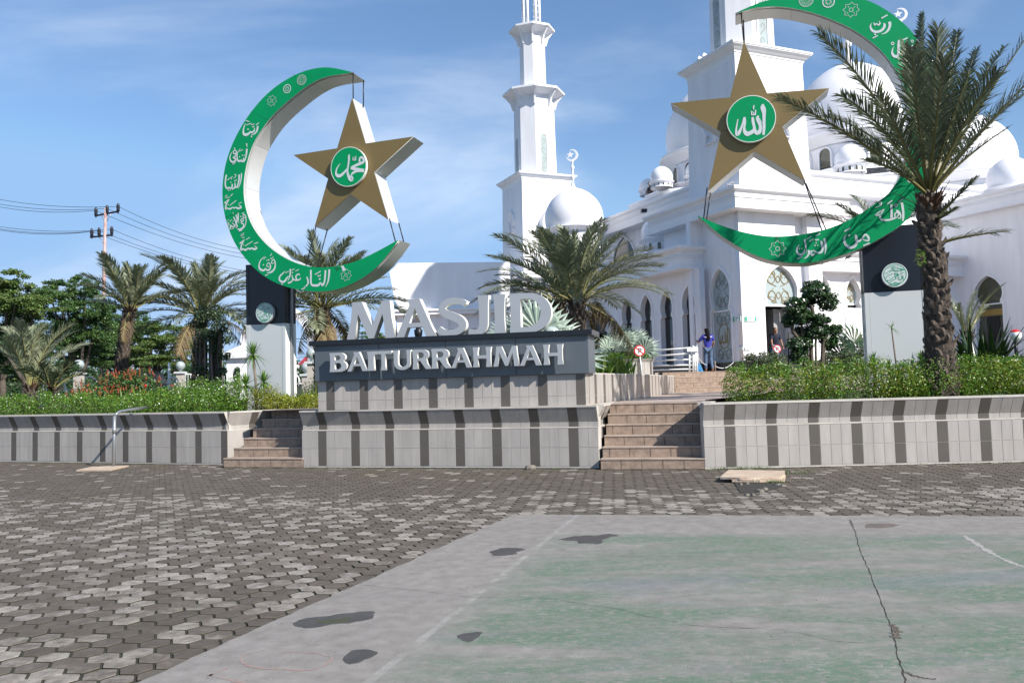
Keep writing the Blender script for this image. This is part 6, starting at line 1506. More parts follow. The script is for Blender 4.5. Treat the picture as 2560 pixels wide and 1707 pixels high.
def wire(u0, v0, Y0, u1, v1, Y1, sag=.4, r=.018, lab=''):
    A_, C_ = AT(u0, v0, Y0), AT(u1, v1, Y1); bb = B()
    P = [A_.lerp(C_, k / 14) - ZV * sag * 4 * (k / 14) * (1 - k / 14) for k in range(15)]
    top(bb.tube(P, r, 5), 'power_line', 'wire', lab, 'wire', 'power lines to the utility pole')
wl = 'thin dark power line running left from the utility pole'
wr = 'thin dark power line running right from the utility pole towards the left crescent'
for a, c, lb in (((0, 115), (772, 173), 'topmost power line left of the utility pole'), ((0, 145), (700, 186), 'second power line from the top left of the utility pole'), ((0, 163), (627, 199), 'third power line from the top left of the utility pole'),
                 ((0, 292), (730, 322), 'upper of the low power lines left of the utility pole'), ((0, 307), (650, 331), 'middle of the low power lines left of the utility pole'), ((0, 314), (600, 337), 'lowest power line meeting the lower crossarm from the left')):
    d = (a[0] - c[0], a[1] - c[1]); e_ = (c[0] + d[0] * 1.15, c[1] + d[1] * 1.15); wire(*Q(*e_), 66, *Q(*c), YP, .35, lab=lb)
for c, e_, lb in (((772, 173), (1620, 460), 'topmost power line between the utility pole and the left crescent'), ((700, 186), (1640, 492), 'second power line between the utility pole and the left crescent'), ((627, 199), (1660, 522), 'third power line between the utility pole and the left crescent'),
                  ((730, 322), (1720, 612), 'power line from the lower crossarm rightwards, highest of three'), ((650, 331), (1720, 632), 'power line from the lower crossarm rightwards, middle of three'), ((600, 337), (1720, 648), 'power line from the lower crossarm rightwards, lowest of three')):
    wire(*Q(*c), YP, *Q(*e_), YP + 8, .45, lab=lb)
wire(-60, 717, 70, 200, 720, 70, .1, lab='dark cable over the trees at far left, upper one'); wire(-60, 735, 70, 300, 755, 70, .3, .03, lab='dark cable over the trees at far left, lower one')
wire(600, 836, 75, 800, 845, 75, .2, .03, lab='upper dark cable crossing the sky right of the left pylon'); wire(600, 832, 74, 800, 856, 74, .2, lab='sloping cable crossing the sky right of the left pylon'); wire(600, 900, 72, 800, 889, 72, .1, lab='cable just above the red roof right of the left pylon')
# ================================================================ PLANTS
NR = np.random.default_rng(11)
def unit(v): return v / np.maximum(np.linalg.norm(v, axis=-1, keepdims=True), 1e-9)
def frond_mesh(P0, P1, P2, npair=46, leaf=.42, seed=0, width=.026, vee=.45, droop=.25, ragged=.25, base=.16, rw=.018, fan=50, dry=0.0):
    """a feather frond along a quadratic arc; leaflets are folded blades. slots: 0 leaf, 1 rachis"""
    rng = np.random.default_rng(seed)
    P0, P1, P2 = (np.array(p, float) for p in (P0, P1, P2))
    t = np.linspace(base, 1.0, npair)
    def pos(q): q = q[:, None]; return (1 - q) ** 2 * P0 + 2 * q * (1 - q) * P1 + q * q * P2
    def tan(q): q = q[:, None]; return unit(2 * (1 - q) * (P1 - P0) + 2 * q * (P2 - P1))
    V = []; F = []; MI = []
    c = pos(t); T = tan(t); up = np.array([0, 0, 1.0]) + 1e-3
    side = unit(np.cross(T, up)); nrm = unit(np.cross(side, T))
    lens = leaf * np.sin(np.clip((t - base) / (1 - base), 0, 1) * np.pi * .80 + .32) ** .8 * (1 + rng.uniform(-ragged, ragged, npair) * .4)
    for sg in (1, -1):
        fa = np.radians(fan - 18 * t + rng.uniform(-8, 8, npair)); ve = vee + rng.uniform(-.28, .28, npair)
        d = unit(T * np.cos(fa)[:, None] + side * (sg * np.sin(fa) * np.cos(ve))[:, None] + nrm * (np.sin(fa) * np.sin(ve))[:, None])
        L_ = lens * (1 + rng.uniform(-.15, .15, npair)); L_ = np.where(rng.random(npair) < dry * .3, L_ * .4, L_)
        w = np.cross(d, nrm); w = unit(w) * width / 2
        mid = c + d * (L_ * .45)[:, None]; tip = c + d * L_[:, None] - up * (L_ * droop * rng.uniform(.4, 1.3, npair))[:, None]
        o = len(V)
        for i in range(npair):
            a = c[i]; o = len(V)
            V += [a - w[i] * .5, a + w[i] * .5, mid[i] + w[i], mid[i] - w[i], tip[i]]
            F += [(o, o + 1, o + 2, o + 3), (o + 3, o + 2, o + 4)]; MI += [0, 0]
    # rachis
    ts = np.linspace(0, 1, 12); R3 = pos(ts)
    bb = B(); bb.tube([tuple(p) for p in R3], [rw * (1.25 - 1.05 * q) + .002 for q in ts], 5, 1)
    o = len(V); V += [tuple(v) for v in bb.V]; F += [tuple(i + o for i in f) for f in bb.F]; MI += [1] * len(bb.F)
    return me('frond', V, F, MI)
def frond_variants(n, L_, npair, leaf, mats_, seed, **k):
    out_ = []
    rng = random.Random(seed)
    for i in range(n):
        bend = rng.uniform(.06, .20)
        m_ = frond_mesh((0, 0, 0), (L_ * .55, rng.uniform(-.08, .08) * L_, L_ * (.06 + bend)), (L_, rng.uniform(-.1, .1) * L_, -L_ * bend * .5), npair, leaf, seed * 31 + i, **k)
        for q in mats_: m_.materials.append(MAT[q])
        out_.append(m_)
    return out_
def trunk_mesh(h, r0, r1, lean=(0, 0), rows=14, n=10, seed=0, boot=.09):
    """tapered, slightly bent trunk set with overlapping cut leaf bases; slots 0 trunk, 1 boots"""
    rng = random.Random(seed); bb = B(); pts = []; rad = []
    for i in range(9):
        t = i / 8; pts.append((lean[0] * t * t, lean[1] * t * t, h * t)); rad.append((r0 + (r1 - r0) * t) * (1.15 if i == 0 else 1))
    bb.tube(pts, rad, 14, 0)
    for j in range(rows):
        t = (j + .5) / rows; r = r0 + (r1 - r0) * t; c = Vector((lean[0] * t * t, lean[1] * t * t, h * t))
        for k in range(n):
            a = 2 * pi * (k + .5 * (j % 2)) / n + rng.uniform(-.12, .12); d = Vector((cos(a), sin(a), 0)); s_ = Vector((-sin(a), cos(a), 0)); w = pi * r / n * .95; hh = h / rows * rng.uniform(.9, 1.5)
            o_ = c + d * r * .93; u = d * boot * rng.uniform(.5, 1.1)
            bb.add([o_ - s_ * w, o_ + s_ * w, o_ + s_ * w * .6 + Vector((0, 0, hh)) + u * .8, o_ - s_ * w * .6 + Vector((0, 0, hh)) + u * .8, o_ + Vector((0, 0, hh * .4)) + u * .7], [(0, 1, 4), (1, 2, 4), (2, 3, 4), (3, 0, 4)], 1)
    return bb
def date_palm(label, base, h, r, crown_r, nfr, seed, leafm='frond_leaf', lean=(0, 0), npair=40, leaf=.40, elev=(-25, 80), dead=4, variants=4, group='date palms', head=.35, width=.026):
    rng = random.Random(seed)
    t_ = thing('date_palm', label, 'palm tree', base, group)
    bb = trunk_mesh(h, r * 1.1, r, lean, rows=max(6, int(h / .16)), seed=seed); bb.V = [v + Vector(base) for v in bb.V]; bb.build('trunk', ['palm_trunk', 'leaf_boot'], t_)
    top_ = Vector(base) + Vector((lean[0], lean[1], h))
    # fibrous heart
    bb = B()
    for k in range(46):
        a = rng.uniform(0, 2 * pi); el = rng.uniform(.5, 1.4); d = Vector((cos(a) * cos(el), sin(a) * cos(el), sin(el))); s_ = Vector((-sin(a), cos(a), 0)) * .03
        p = top_ + Vector((cos(a), sin(a), 0)) * r * .5 - Vector((0, 0, .15)); q = p + d * head * rng.uniform(.6, 1.2); bb.add([p - s_, p + s_, q + s_ * .5, q - s_ * .5], [(0, 1, 2, 3)])
    bb.build('crown_heart', 'boot_fibre', t_)
    vs = frond_variants(variants, crown_r, npair, leaf, [leafm, 'rachis'], seed, width=width)
    vd = frond_variants(2, crown_r * .9, npair, leaf * .85, ['frond_dry', 'rachis'], seed + 5, droop=.9, ragged=.8, vee=-.2, width=width * .8) if dead else []
    for i in range(nfr):
        f = (i + .5) / nfr; az = i * 2.39996 + rng.uniform(-.25, .25)
        el = radians(elev[1] + (elev[0] - elev[1]) * f ** .85 + rng.uniform(-6, 6)); s_ = rng.uniform(.82, 1.08) * (.8 + .2 * f if f < .3 else 1)
        M = Matrix.Translation(top_ + Vector((cos(az), sin(az), 0)) * r * .5) @ Matrix.Rotation(az, 4, 'Z') @ Matrix.Rotation(-el, 4, 'Y') @ Matrix.Rotation(rng.uniform(-.3, .3), 4, 'X') @ Matrix.Scale(s_, 4)
        link('frond', vs[i % variants], None, t_, M)
    for i in range(dead):
        az = rng.uniform(0, 2 * pi); el = radians(rng.uniform(-55, -20))
        M = Matrix.Translation(top_) @ Matrix.Rotation(az, 4, 'Z') @ Matrix.Rotation(-el, 4, 'Y') @ Matrix.Rotation(rng.uniform(-.5, .5), 4, 'X') @ Matrix.Scale(rng.uniform(.7, 1), 4)
        link('dry_frond', vd[i % 2], None, t_, M)
    return t_
def leafcloud(blobs, n, size, seed, flat=.4, shell=.55, up=.5, asp=.55, V0=None):
    """n small leaf blades in ellipsoids (cx,cy,cz,rx,ry,rz,weight); returns V, F4 arrays"""
    rng = np.random.default_rng(seed)
    W_ = np.array([b_[6] if len(b_) > 6 else b_[3] * b_[4] + b_[3] * b_[5] for b_ in blobs], float); W_ /= W_.sum()
    idx = rng.choice(len(blobs), n, p=W_); Bk = np.array([b_[:6] for b_ in blobs], float)[idx]
    d = unit(rng.normal(size=(n, 3))); rr = (1 - shell * rng.random(n) ** 1.6)
    noise_ = 1 + .16 * np.sin(d[:, 0] * 7 + idx) * np.cos(d[:, 1] * 6 + idx * 2) + .12 * np.sin(d[:, 2] * 9 + idx * 3)
    c = Bk[:, :3] + d * Bk[:, 3:] * (rr * noise_)[:, None]
    nrm = unit(d * (1 - flat) + rng.normal(size=(n, 3)) * .55 + np.array([0, 0, up])); t = unit(np.cross(nrm, rng.normal(size=(n, 3)))); s_ = np.cross(nrm, t)
    sz = size * rng.uniform(.6, 1.35, n)[:, None]
    V = np.stack([c - t * sz * .5, c - s_ * sz * asp * .5 + nrm * sz * .08, c + t * sz * .5, c + s_ * sz * asp * .5 + nrm * sz * .08], 1).reshape(-1, 3)
    F = np.arange(4 * n).reshape(n, 4)
    return V, F
def cloud_obj(name, blobs, n, size, m, seed, parent=None, **k):
    V, F = leafcloud(blobs, n, size, seed, **k)
    m_ = mesh_np(name, V, F); m_.materials.append(MAT[m])
    return link(name, m_, None, parent)
def hedge(label, path, z0, h, wdt, n, seed, leaf='hedge_leaf', size=.034, flowers=0, group=None, hv=.12, name='hedge', cat='hedge', yellow=0.0):
    P = [Vector(p) for p in path]; seg = [(P[i], P[i + 1], (P[i + 1] - P[i]).length) for i in range(len(P) - 1)]; Lt = sum(s_[2] for s_ in seg); rng = random.Random(seed)
    blobs = []; k = max(3, int(Lt / .28))
    for i in range(k):
        d = Lt * (i + .5) / k
        for a, c, l_ in seg:
            if d <= l_: p = a.lerp(c, d / l_); break
            d -= l_
        hh = h * rng.uniform(1 - hv, 1 + hv)
        for _ in range(2):
            blobs.append((p.x + rng.uniform(-.12, .12), p.y + rng.uniform(-.3, .3) * wdt, z0 + hh * .48, .26, wdt * .5, hh * .52, 1.0))
        blobs.append((p.x + rng.uniform(-.1, .1), p.y + rng.uniform(-.25, .25) * wdt, z0 + hh * .85, rng.uniform(.10, .2), .16, hh * rng.uniform(.14, .24), .35))
    mid = P[len(P) // 2]
    t_ = thing(name, label, cat, (mid.x, mid.y, z0), group)
    cloud_obj('foliage', blobs, n, size, leaf, seed, t_, shell=.45, up=.35)
    cloud_obj('inner_twigs', [(b_[0], b_[1], b_[2] - .04, b_[3] * .8, b_[4] * .8, b_[5] * .85) for b_ in blobs], n // 5, size * 1.3, 'hedge_twig', seed + 1, t_, shell=.8, up=0, asp=.12)
    if yellow: cloud_obj('yellow_leaves', [(b_[0], b_[1], b_[2], b_[3], b_[4] * .98, b_[5] * .9) for b_ in blobs[::3]], int(n * yellow), size, 'hedge_yellow', seed + 2, t_, shell=.4, up=.1)
    if flowers:
        V, F = leafcloud([(b_[0], b_[1], b_[2] + .01, b_[3] * 1.02, b_[4] * 1.03, b_[5] * 1.06, 1) for b_ in blobs], flowers, .025, seed + 3, shell=.03, up=.8, asp=1.0)
        keep = V.reshape(-1, 4, 3)[:, 0, 2] > z0 + h * .30; V = V.reshape(-1, 4, 3)[keep].reshape(-1, 3); m_ = mesh_np('blossoms', V, np.arange(len(V)).reshape(-1, 4)); m_.materials.append(MAT['flower_white']); info(link('blossoms', m_, None, t_), kind='stuff')
    return t_
def rosette_mesh(n, Lf, w, seed, el0=10, el1=85, bend=.3, fold=.2, taper_from=.35):
    rng = random.Random(seed); bb = B()
    for i in range(n):
        az = i * 2.39996 + rng.uniform(-.2, .2); f = (i + .5) / n; el = radians(el1 + (el0 - el1) * f + rng.uniform(-7, 7)); l_ = Lf * rng.uniform(.75, 1.08) * (.75 + .25 * f)
        d = Vector((cos(az) * cos(el), sin(az) * cos(el), sin(el))); s_ = Vector((-sin(az), cos(az), 0)); up = s_.cross(d) * -1
        bd = bend * rng.uniform(.3, 1.5) * (.3 + f)
        pts = [(0, .55), (taper_from, 1.0), (.7, .62), (1.0, .02)]; V = []
        for t, ww in pts:
            c = d * l_ * t - Vector((0, 0, 1)) * l_ * bd * t * t * cos(el); V += [c - s_ * w * ww / 2, c + s_ * w * ww / 2]
        bb.add(V, [(0, 1, 3, 2), (2, 3, 5, 4), (4, 5, 7, 6)])
    return bb
def yucca(label, base, heads, seed, group='spiky dracaena plants in the flower beds', m='yucca_leaf', Lf=.5, w=.035, n=70, stem_r=.03):
    t_ = thing('dracaena', label, 'plant', base, group); b0 = Vector(base)
    for k, (hx, hy, hz, s_) in enumerate(heads):
        hp = Vector((hx, hy, hz)); bb = B(); mid = b0.lerp(hp, .5) + Vector((.03, 0, 0)); bb.tube([tuple(b0), tuple(mid), tuple(hp)], [stem_r * 1.2, stem_r, stem_r * .8], 8); bb.build('stem', 'bark_pale', t_)
        r = rosette_mesh(n, Lf * s_, w, seed + k, -35, 85, .35); r.V = [v + hp for v in r.V]; r.build('leaf_head', m, t_)
    return t_

# ---------------------------------------------------------------- the tall palm at the right
def tall_palm():
    base = AT(2352, 930, 13.95); base.z = TZ
    t_ = thing('date_palm', 'tall date palm with long thick trunk and dark crown in front of the right crescent', 'palm tree', base, 'date palms')
    P = [base, AT(2345, 830, 13.95), AT(2338, 700, 13.95), AT(2325, 600, 13.95), AT(2318, 520, 13.95), AT(2318, 488, 13.95)]
    rr = [x / (FL / 13.95) for x in (40, 31, 28, 25, 24, 20)]
    C_ = cat_rom(P, 6); bb = B(); RR = [rr[min(int(i / 6), 5)] * (1 - (i % 6) / 6) + rr[min(int(i / 6) + 1, 5)] * ((i % 6) / 6) for i in range(len(C_))]
    bb.tube([tuple(p) for p in C_], RR, 18); bb.build('trunk', 'palm_trunk', t_)
    rng = random.Random(5); d_ = [0]
    for i in range(1, len(C_)): d_.append(d_[-1] + (C_[i] - C_[i - 1]).length)
    H = d_[-1]; variants_ = []
    for q in range(4):
        bb = B(); w, h, o_ = .052, .150, rng.uniform(.022, .055)
        tip = rng.uniform(-.02, .03)
        bb.add([(-w, 0, 0), (w, 0, 0), (w * .75, o_ * .7, h * .62), (w * .35 + tip, o_ + .01, h), (-w * .45 + tip, o_, h * .95), (-w * .8, o_ * .6, h * .6), (0, .035, h * .1), (0, o_ + .028, h * .58)],
               [(0, 6, 1), (1, 6, 7, 2), (0, 5, 7, 6), (2, 7, 3), (3, 7, 4), (4, 7, 5), (1, 2, 5, 0), (2, 3, 4, 5)]); m_ = bb.mesh('leaf_base'); m_.materials.append(MAT['leaf_boot']); variants_.append(m_)
    rows = 30; nn = 9
    for j in range(rows):
        s_ = H * (j + .3) / rows; i = max(k for k in range(len(d_)) if d_[k] <= s_); i = min(i, len(C_) - 2); f = (s_ - d_[i]) / (d_[i + 1] - d_[i]); c = C_[i].lerp(C_[i + 1], f); r = RR[i]
        for k in range(nn):
            a = 2 * pi * (k + .5 * (j % 2)) / nn + rng.uniform(-.15, .15)
            if sin(a) > .45: continue
            M = Matrix.Translation(c + Vector((cos(a), sin(a), 0)) * r * .90) @ Matrix.Rotation(a - pi / 2, 4, 'Z') @ Matrix.Rotation(rng.uniform(-.35, .4), 4, 'X') @ Matrix.Rotation(rng.uniform(-.4, .4), 4, 'Y') @ Matrix.Scale(rng.uniform(.65, 1.25), 4)
            link('leaf_base', variants_[rng.randrange(4)], None, t_, M)
    top_ = AT(2322, 488, 13.95)
    bb = B()
    for k in range(90):
        a = rng.uniform(0, 2 * pi); el = rng.uniform(.3, 1.4); d = Vector((cos(a) * cos(el), sin(a) * cos(el), sin(el))); s_ = Vector((-sin(a), cos(a), 0)) * .022
        p = top_ + Vector((cos(a), sin(a), 0)) * .16 - Vector((0, 0, rng.uniform(.1, .35))); q = p + d * .3 * rng.uniform(.6, 1.2); bb.add([p - s_, p + s_, q + s_ * .4, q - s_ * .4], [(0, 1, 2, 3)])
    bb.build('crown_heart', 'boot_fibre', t_)
    # (tip u, v, depth, mid-curve u, v, leaf length): tips and bends of the individual fronds
    fr = [(1948, 246, 13.6, 2135, 345, .54), (2048, 85, 14.2, 2190, 250, .54), (2104, 240, 13.8, 2212, 330, .44), (2262, 112, 14.9, 2285, 280, .46), (2305, 38, 14.8, 2304, 230, .26), (2345, 72, 13.9, 2335, 260, .48), (2392, 84, 15.3, 2362, 270, .48), (2440, 128, 15.4, 2385, 290, .42),
          (2590, 60, 14.0, 2440, 285, .56), (2610, 165, 13.4, 2450, 335, .54), (2575, 225, 15.6, 2430, 350, .50), (2280, 130, 13.2, 2298, 320, .50), (2420, 190, 13.4, 2365, 340, .50), (2510, 120, 15.9, 2400, 290, .50),
          (2120, 335, 14.9, 2225, 395, .46), (2060, 290, 15.4, 2190, 350, .48), (2200, 240, 13.3, 2265, 370, .50), (2360, 150, 12.9, 2338, 330, .50), (2520, 320, 14.4, 2410, 400, .42), (2165, 400, 13.6, 2245, 430, .40),
          (2518, 578, 14.2, 2415, 592, .34), (2440, 446, 14.0, 2385, 500, .26), (2392, 520, 13.9, 2360, 540, .20), (2460, 240, 16.2, 2385, 350, .46), (2330, 110, 16.2, 2322, 300, .46), (2490, 180, 13.0, 2400, 330, .50)]
    for k, (u, v, Y, mu_, mv_, lf) in enumerate(fr):
        Y -= .65
        tip = AT(u, v, Y); mid_ = AT(mu_, mv_, (Y + 13.95) / 2); p0 = top_ + (tip - top_).normalized() * .10
        if v > 440: p0 = AT(2345, 545 if v < 560 else 610, 13.85)
        P1 = mid_ * 2 - (p0 + tip) * .5
        Ln = (tip - p0).length
        m_ = frond_mesh(p0, P1, tip, int(22 + Ln * 19), lf * (1.0 + .1 * (k % 3)), 400 + k, width=.025, vee=.4, droop=.25, base=.24 if Ln > 1.5 else .1, rw=.024, fan=48)
        for q in ('frond_leaf', 'rachis_big'): m_.materials.append(MAT[q])
        link('frond', m_, None, t_)
    V, F = leafcloud([(AT(2300, 645, 13.6).x, 13.6, AT(2300, 645, 13.6).z, .10, .10, .14)], 60, .10, 77, asp=.15); m_ = mesh_np('fern', V, F); m_.materials.append(MAT['lily_leaf']); info(link('fern', m_, None, t_), kind='stuff')
tall_palm()

# ---------------------------------------------------------------- other date palms
def palm_at(label, u, vc, Y, zb, crown_px, r_px, nfr, seed, ub=None, **k):
    """crown centre at pixel (u, vc) at distance Y, foot on height zb"""
    c = AT(u, vc, Y); s_ = FL / Y; bx = AT(ub if ub else u, vc + 150, Y).x
    return date_palm(label, (bx, Y, zb), c.z - zb, r_px / s_, crown_px / s_, nfr, seed, lean=(c.x - bx, 0), **k)
palm_at('full date palm with brown lower fronds right of the D of the sign', 1443, 755, 22.0, 1.56, 246, 19, 50, 21, leafm='frond_leaf_pale', npair=60, leaf=.50, elev=(2, 89), dead=4, variants=5, width=.036)
palm_at('date palm half hidden behind the left neighbour of the sign palm, darker', 1398, 758, 25.5, 1.56, 215, 15, 26, 22, npair=50, leaf=.48, elev=(-8, 50), dead=5, width=.036)
palm_at('date palm seen through the left crescent, right of the left pylon', 806, 772, 26.0, TZ, 222, 19, 46, 23, leafm='frond_leaf_pale', npair=56, leaf=.55, elev=(-14, 88), dead=6, variants=5, width=.040)
palm_at('date palm with aerial-rooted tree at its foot, left of the left pylon', 505, 790, 27.0, TZ, 182, 14, 40, 24, ub=495, npair=52, leaf=.55, elev=(-12, 88), dead=3, leafm='frond_leaf_pale', width=.042)
palm_at('date palm with leaning dark trunk right of the utility pole', 326, 775, 25.0, TZ, 152, 13, 24, 25, ub=300, npair=50, leaf=.46, elev=(12, 86), dead=2, leafm='frond_leaf_pale', width=.040)
palm_at('young trunkless date palm at the far left behind the hedge', 78, 968, 23.0, TZ, 176, 12, 18, 26, npair=50, leaf=.46, elev=(48, 89), dead=1, leafm='frond_leaf_pale', width=.034)
palm_at('small stemless palm with wide fronds left of the red flowers', 130, 975, 21.5, TZ, 96, 7, 12, 27, npair=30, leaf=.36, elev=(20, 70), dead=0, width=.038)
palm_at('date palm hidden behind the right pylon, its fronds showing on both sides', 2200, 600, 20.0, PZ, 170, 16, 26, 28, npair=46, leaf=.40, elev=(-25, 70), dead=2, width=.032)
palm_at('thin young palm with sparse fronds right of the tall trunk', 2418, 842, 19.5, PZ - .4, 140, 7, 9, 29, npair=34, leaf=.20, elev=(40, 86), dead=0, leafm='frond_leaf_pale', width=.018)

# ---------------------------------------------------------------- fan palms
def fan_mesh(R_, seed, n=26, m='fan_leaf'):
    rng = random.Random(seed); bb = B(); span = radians(285)
    for i in range(n):
        a = -span / 2 + span * (i + .5) / n + pi / 2; l_ = R_ * (1 - .14 * abs(i - n / 2) / (n / 2)) * rng.uniform(.93, 1.04); da = span / n * .5; r0 = R_ * .55; w = r0 * sin(da) * 1.05; z = .06 * R_ * (1 if i % 2 else -1) * .5 + .10 * R_
        d = Vector((cos(a), sin(a), 0)); s_ = Vector((-sin(a), cos(a), 0)); c = d * r0 + Vector((0, 0, z)); tip = d * l_ + Vector((0, 0, z * .4 - rng.uniform(0, .12) * R_))
        bb.add([(0, 0, 0), c - s_ * w + Vector((0, 0, -.02 * R_)), c, c + s_ * w + Vector((0, 0, -.02 * R_)), tip], [(0, 1, 2), (0, 2, 3), (1, 4, 2), (2, 4, 3)])
    me_ = bb.mesh('fan_leaf'); me_.materials.append(MAT[m]); return me_
def fan_palm(label, base, n, R_, seed, m='fan_leaf', elr=(10, 80), pet=1.0, trunk=.3, azs=None, group='silvery fan palms'):
    t_ = thing('fan_palm', label, 'palm tree', base, group); rng = random.Random(seed); vs = [fan_mesh(R_, seed + k, m=m) for k in range(3)]
    b0 = Vector(base); bb = B(); bb.tube([tuple(b0), tuple(b0 + Vector((0, 0, trunk)))], [.14, .12], 10); bb.build('trunk', 'palm_trunk', t_)
    for i in range(n):
        az = azs[i][0] if azs else i * 2.39996 + rng.uniform(-.3, .3); el = azs[i][1] if azs else radians(elr[1] + (elr[0] - elr[1]) * (i + .5) / n); pl_ = pet * (azs[i][2] if azs else rng.uniform(.8, 1.1))
        d = Vector((cos(az) * cos(el), sin(az) * cos(el), sin(el))); c = b0 + Vector((0, 0, trunk)) + d * pl_
        bb = B(); bb.tube([tuple(b0 + Vector((0, 0, trunk * .8))), tuple(c)], [.022, .014], 6); bb.build('petiole', 'fan_leaf_dark', t_)
        # blade plane: its long axis follows the petiole, face turned up and outward
        y = d; zn = (Vector((0, 0, 1)) - d * d.z); zn = zn.normalized() if zn.length > .01 else Vector((0, -1, 0)); zn = (zn * .75 + Vector((0, -1, 0)) * .75).normalized(); zn = (zn - y * zn.dot(y)).normalized(); x = y.cross(zn)
        M = Matrix(((x.x, y.x, zn.x, c.x), (x.y, y.y, zn.y, c.y), (x.z, y.z, zn.z, c.z), (0, 0, 0, 1)))
        link('fan_leaf', vs[i % 3], None, t_, M @ Matrix.Rotation(rng.uniform(-.3, .3), 4, 'Y'))
    return t_
PT = AT(1565, 950, 22.5)
pp = thing('planter', 'round tapered planter faced with striped beige tiles, fan palm growing in it', 'planter', (PT.x, PT.y, 1.56))
cx_, cy_ = AT(1562, 935, 23.4).x, 23.4; r1_, r0_ = 76 / (FL / 23.4), 70 / (FL / 23.4); zt_ = AT(1634, 897, 23.4).z
bb = B(); n = 40
for k in range(n):
    a0, a1 = 2 * pi * k / n + .004, 2 * pi * (k + 1) / n - .004; mi_ = 1 if k % 4 == 0 else 0
    for zz0, zz1, q0_, q1_ in ((1.56, zt_ - .10, r0_, r0_), (zt_ - .10, zt_, r0_, r1_)):
        bb = B(); bb.add([(cx_ + q0_ * cos(a0), cy_ + q0_ * sin(a0), zz0), (cx_ + q0_ * cos(a1), cy_ + q0_ * sin(a1), zz0), (cx_ + q1_ * cos(a1), cy_ + q1_ * sin(a1), zz1), (cx_ + q1_ * cos(a0), cy_ + q1_ * sin(a0), zz1)], [(0, 1, 2, 3)])
        if sin((a0 + a1) / 2) < .2: bb.build('tile', 'tile_dark' if mi_ else 'tile_light', pp)
bb = B(); bb.lathe([(r0_ - .006, 1.5), (r0_ - .006, zt_ - .10), (r1_ - .006, zt_ - .002), (r1_ - .1, zt_), (r1_ - .12, zt_ - .08), (0, zt_ - .08)], 40, Matrix.Translation((cx_, cy_, 0))); bb.build('planter_core', 'grout', pp)
fan_palm('silvery fan palm growing in the striped round planter', (cx_ + .05, cy_, zt_ - .1), 9, .52, 51, azs=[(pi * .52, 1.2, 1.0), (pi * .22, .95, 1.05), (pi * .8, .95, .95), (-.1, .45, .95), (pi * 1.05, .45, .95), (-pi * .35, .5, .55), (pi * 1.35, .55, .6), (-pi / 2, .25, .55), (pi * .5, .6, .8)], pet=.60, trunk=.12)
cloud_obj('planter_lilies', [(cx_ - .1, cy_ - .3, zt_ + .06, .85, .45, .16)], 900, .20, 'hedge_leaf', 52, pp, asp=.10, up=1.0)
fan_palm('big silvery fan palm rising behind the letters S J I D', (.45, 16.6, 1.56), 9, .80, 53, azs=[(pi * .55, 1.1, .9), (pi * .75, .80, .95), (pi * .98, .28, 1.2), (pi * .25, .9, .9), (.15, .5, .75), (-.1, .2, .9), (pi * .40, 1.35, 1.0), (pi * 1.15, .05, .8), (-pi * .3, .5, .4)], pet=.85, trunk=.15)
# dark fan palm between the bonsai and the right pylon
c = AT(2150, 880, 24.0); fan_palm('dark fan palm between the bonsai tree and the right pylon', (c.x + .1, 24, PZ - .2), 7, .75, 54, m='agave_leaf', azs=[(pi * .9, .9, .8), (pi * .95, .45, .8), (pi * .8, 1.2, .9), (pi * 1.1, .1, .6), (pi * .5, .9, .6), (.2, .6, .6), (-pi * .4, .3, .4)], pet=.8, trunk=.2, group=None)

# ---------------------------------------------------------------- hedges and beds
hedge('long flowering hedge along the right wall, in front of the tall palm', [(3.75, 14.35), (5.4, 14.15), (8.0, 14.0), (11.0, 14.2)], TZ, .72, .95, 42000, 61, flowers=420, yellow=.38, hv=.09)
hedge('long flowering hedge along the left wall, white blossoms', [(-15.0, 21.2), (-11.6, 19.8), (-8.6, 18.55), (-6.2, 17.5)], TZ, .56, .85, 36000, 62, leaf='hedge_leaf', flowers=560, hv=.18)
hedge('taller rounded end of the left hedge beside the narrow steps', [(-7.6, 18.6), (-6.2, 17.95), (-5.75, 17.7)], TZ, .72, .8, 12000, 63, flowers=260, hv=.14)
hedge('low yellow-green bush right of the left pylon foot', [(-5.4, 18.0), (-4.6, 17.8), (-3.9, 17.6)], TZ, .42, .55, 6000, 64, leaf='hedge_yellow', size=.035, hv=.2, name='bush', cat='bush')
hedge('yellowish bush directly in front of the left pylon', [(-5.75, 18.3), (-5.2, 18.1)], TZ, .55, .5, 3500, 65, leaf='hedge_yellow', hv=.1, name='bush', cat='bush')
hedge('grey-green hedge behind the yellow bush, left of the sign', [(-6.0, 21.5), (-4.0, 21.0)], TZ, .72, .7, 5000, 66, leaf='hedge_grey', size=.04)
c0, c1, c2, c3 = (AT(u, 900, 24.5) for u in (1866, 1950, 2060, 2165))
hedge('clipped grey-green hedge below the mosque door, left of the bonsai', [(c0.x, 24.5), (c1.x, 24.3)], PZ - .25, .75, 1.0, 9000, 67, leaf='hedge_grey', size=.045, hv=.06)
hedge('clipped grey-green hedge between the bonsai and the right pylon', [(c2.x - .3, 24.0), (c3.x, 23.5)], PZ - .25, .68, .9, 9000, 68, leaf='hedge_grey', size=.045, hv=.05)
c0, c1 = AT(2380, 880, 20), AT(2600, 880, 20)
hedge('clipped hedge behind the sword-leaved plant at the right edge', [(c0.x, 20), (c1.x, 19.5)], 1.2, .62, .8, 7000, 69, leaf='hedge_leaf_b', size=.04, hv=.06)
hedge('yellow-green shrub between the palm trunk and the sword-leaved plant', [(8.1, 16.2), (8.9, 16.0)], TZ, .62, .5, 3200, 70, leaf='hedge_yellow', name='bush', cat='bush')
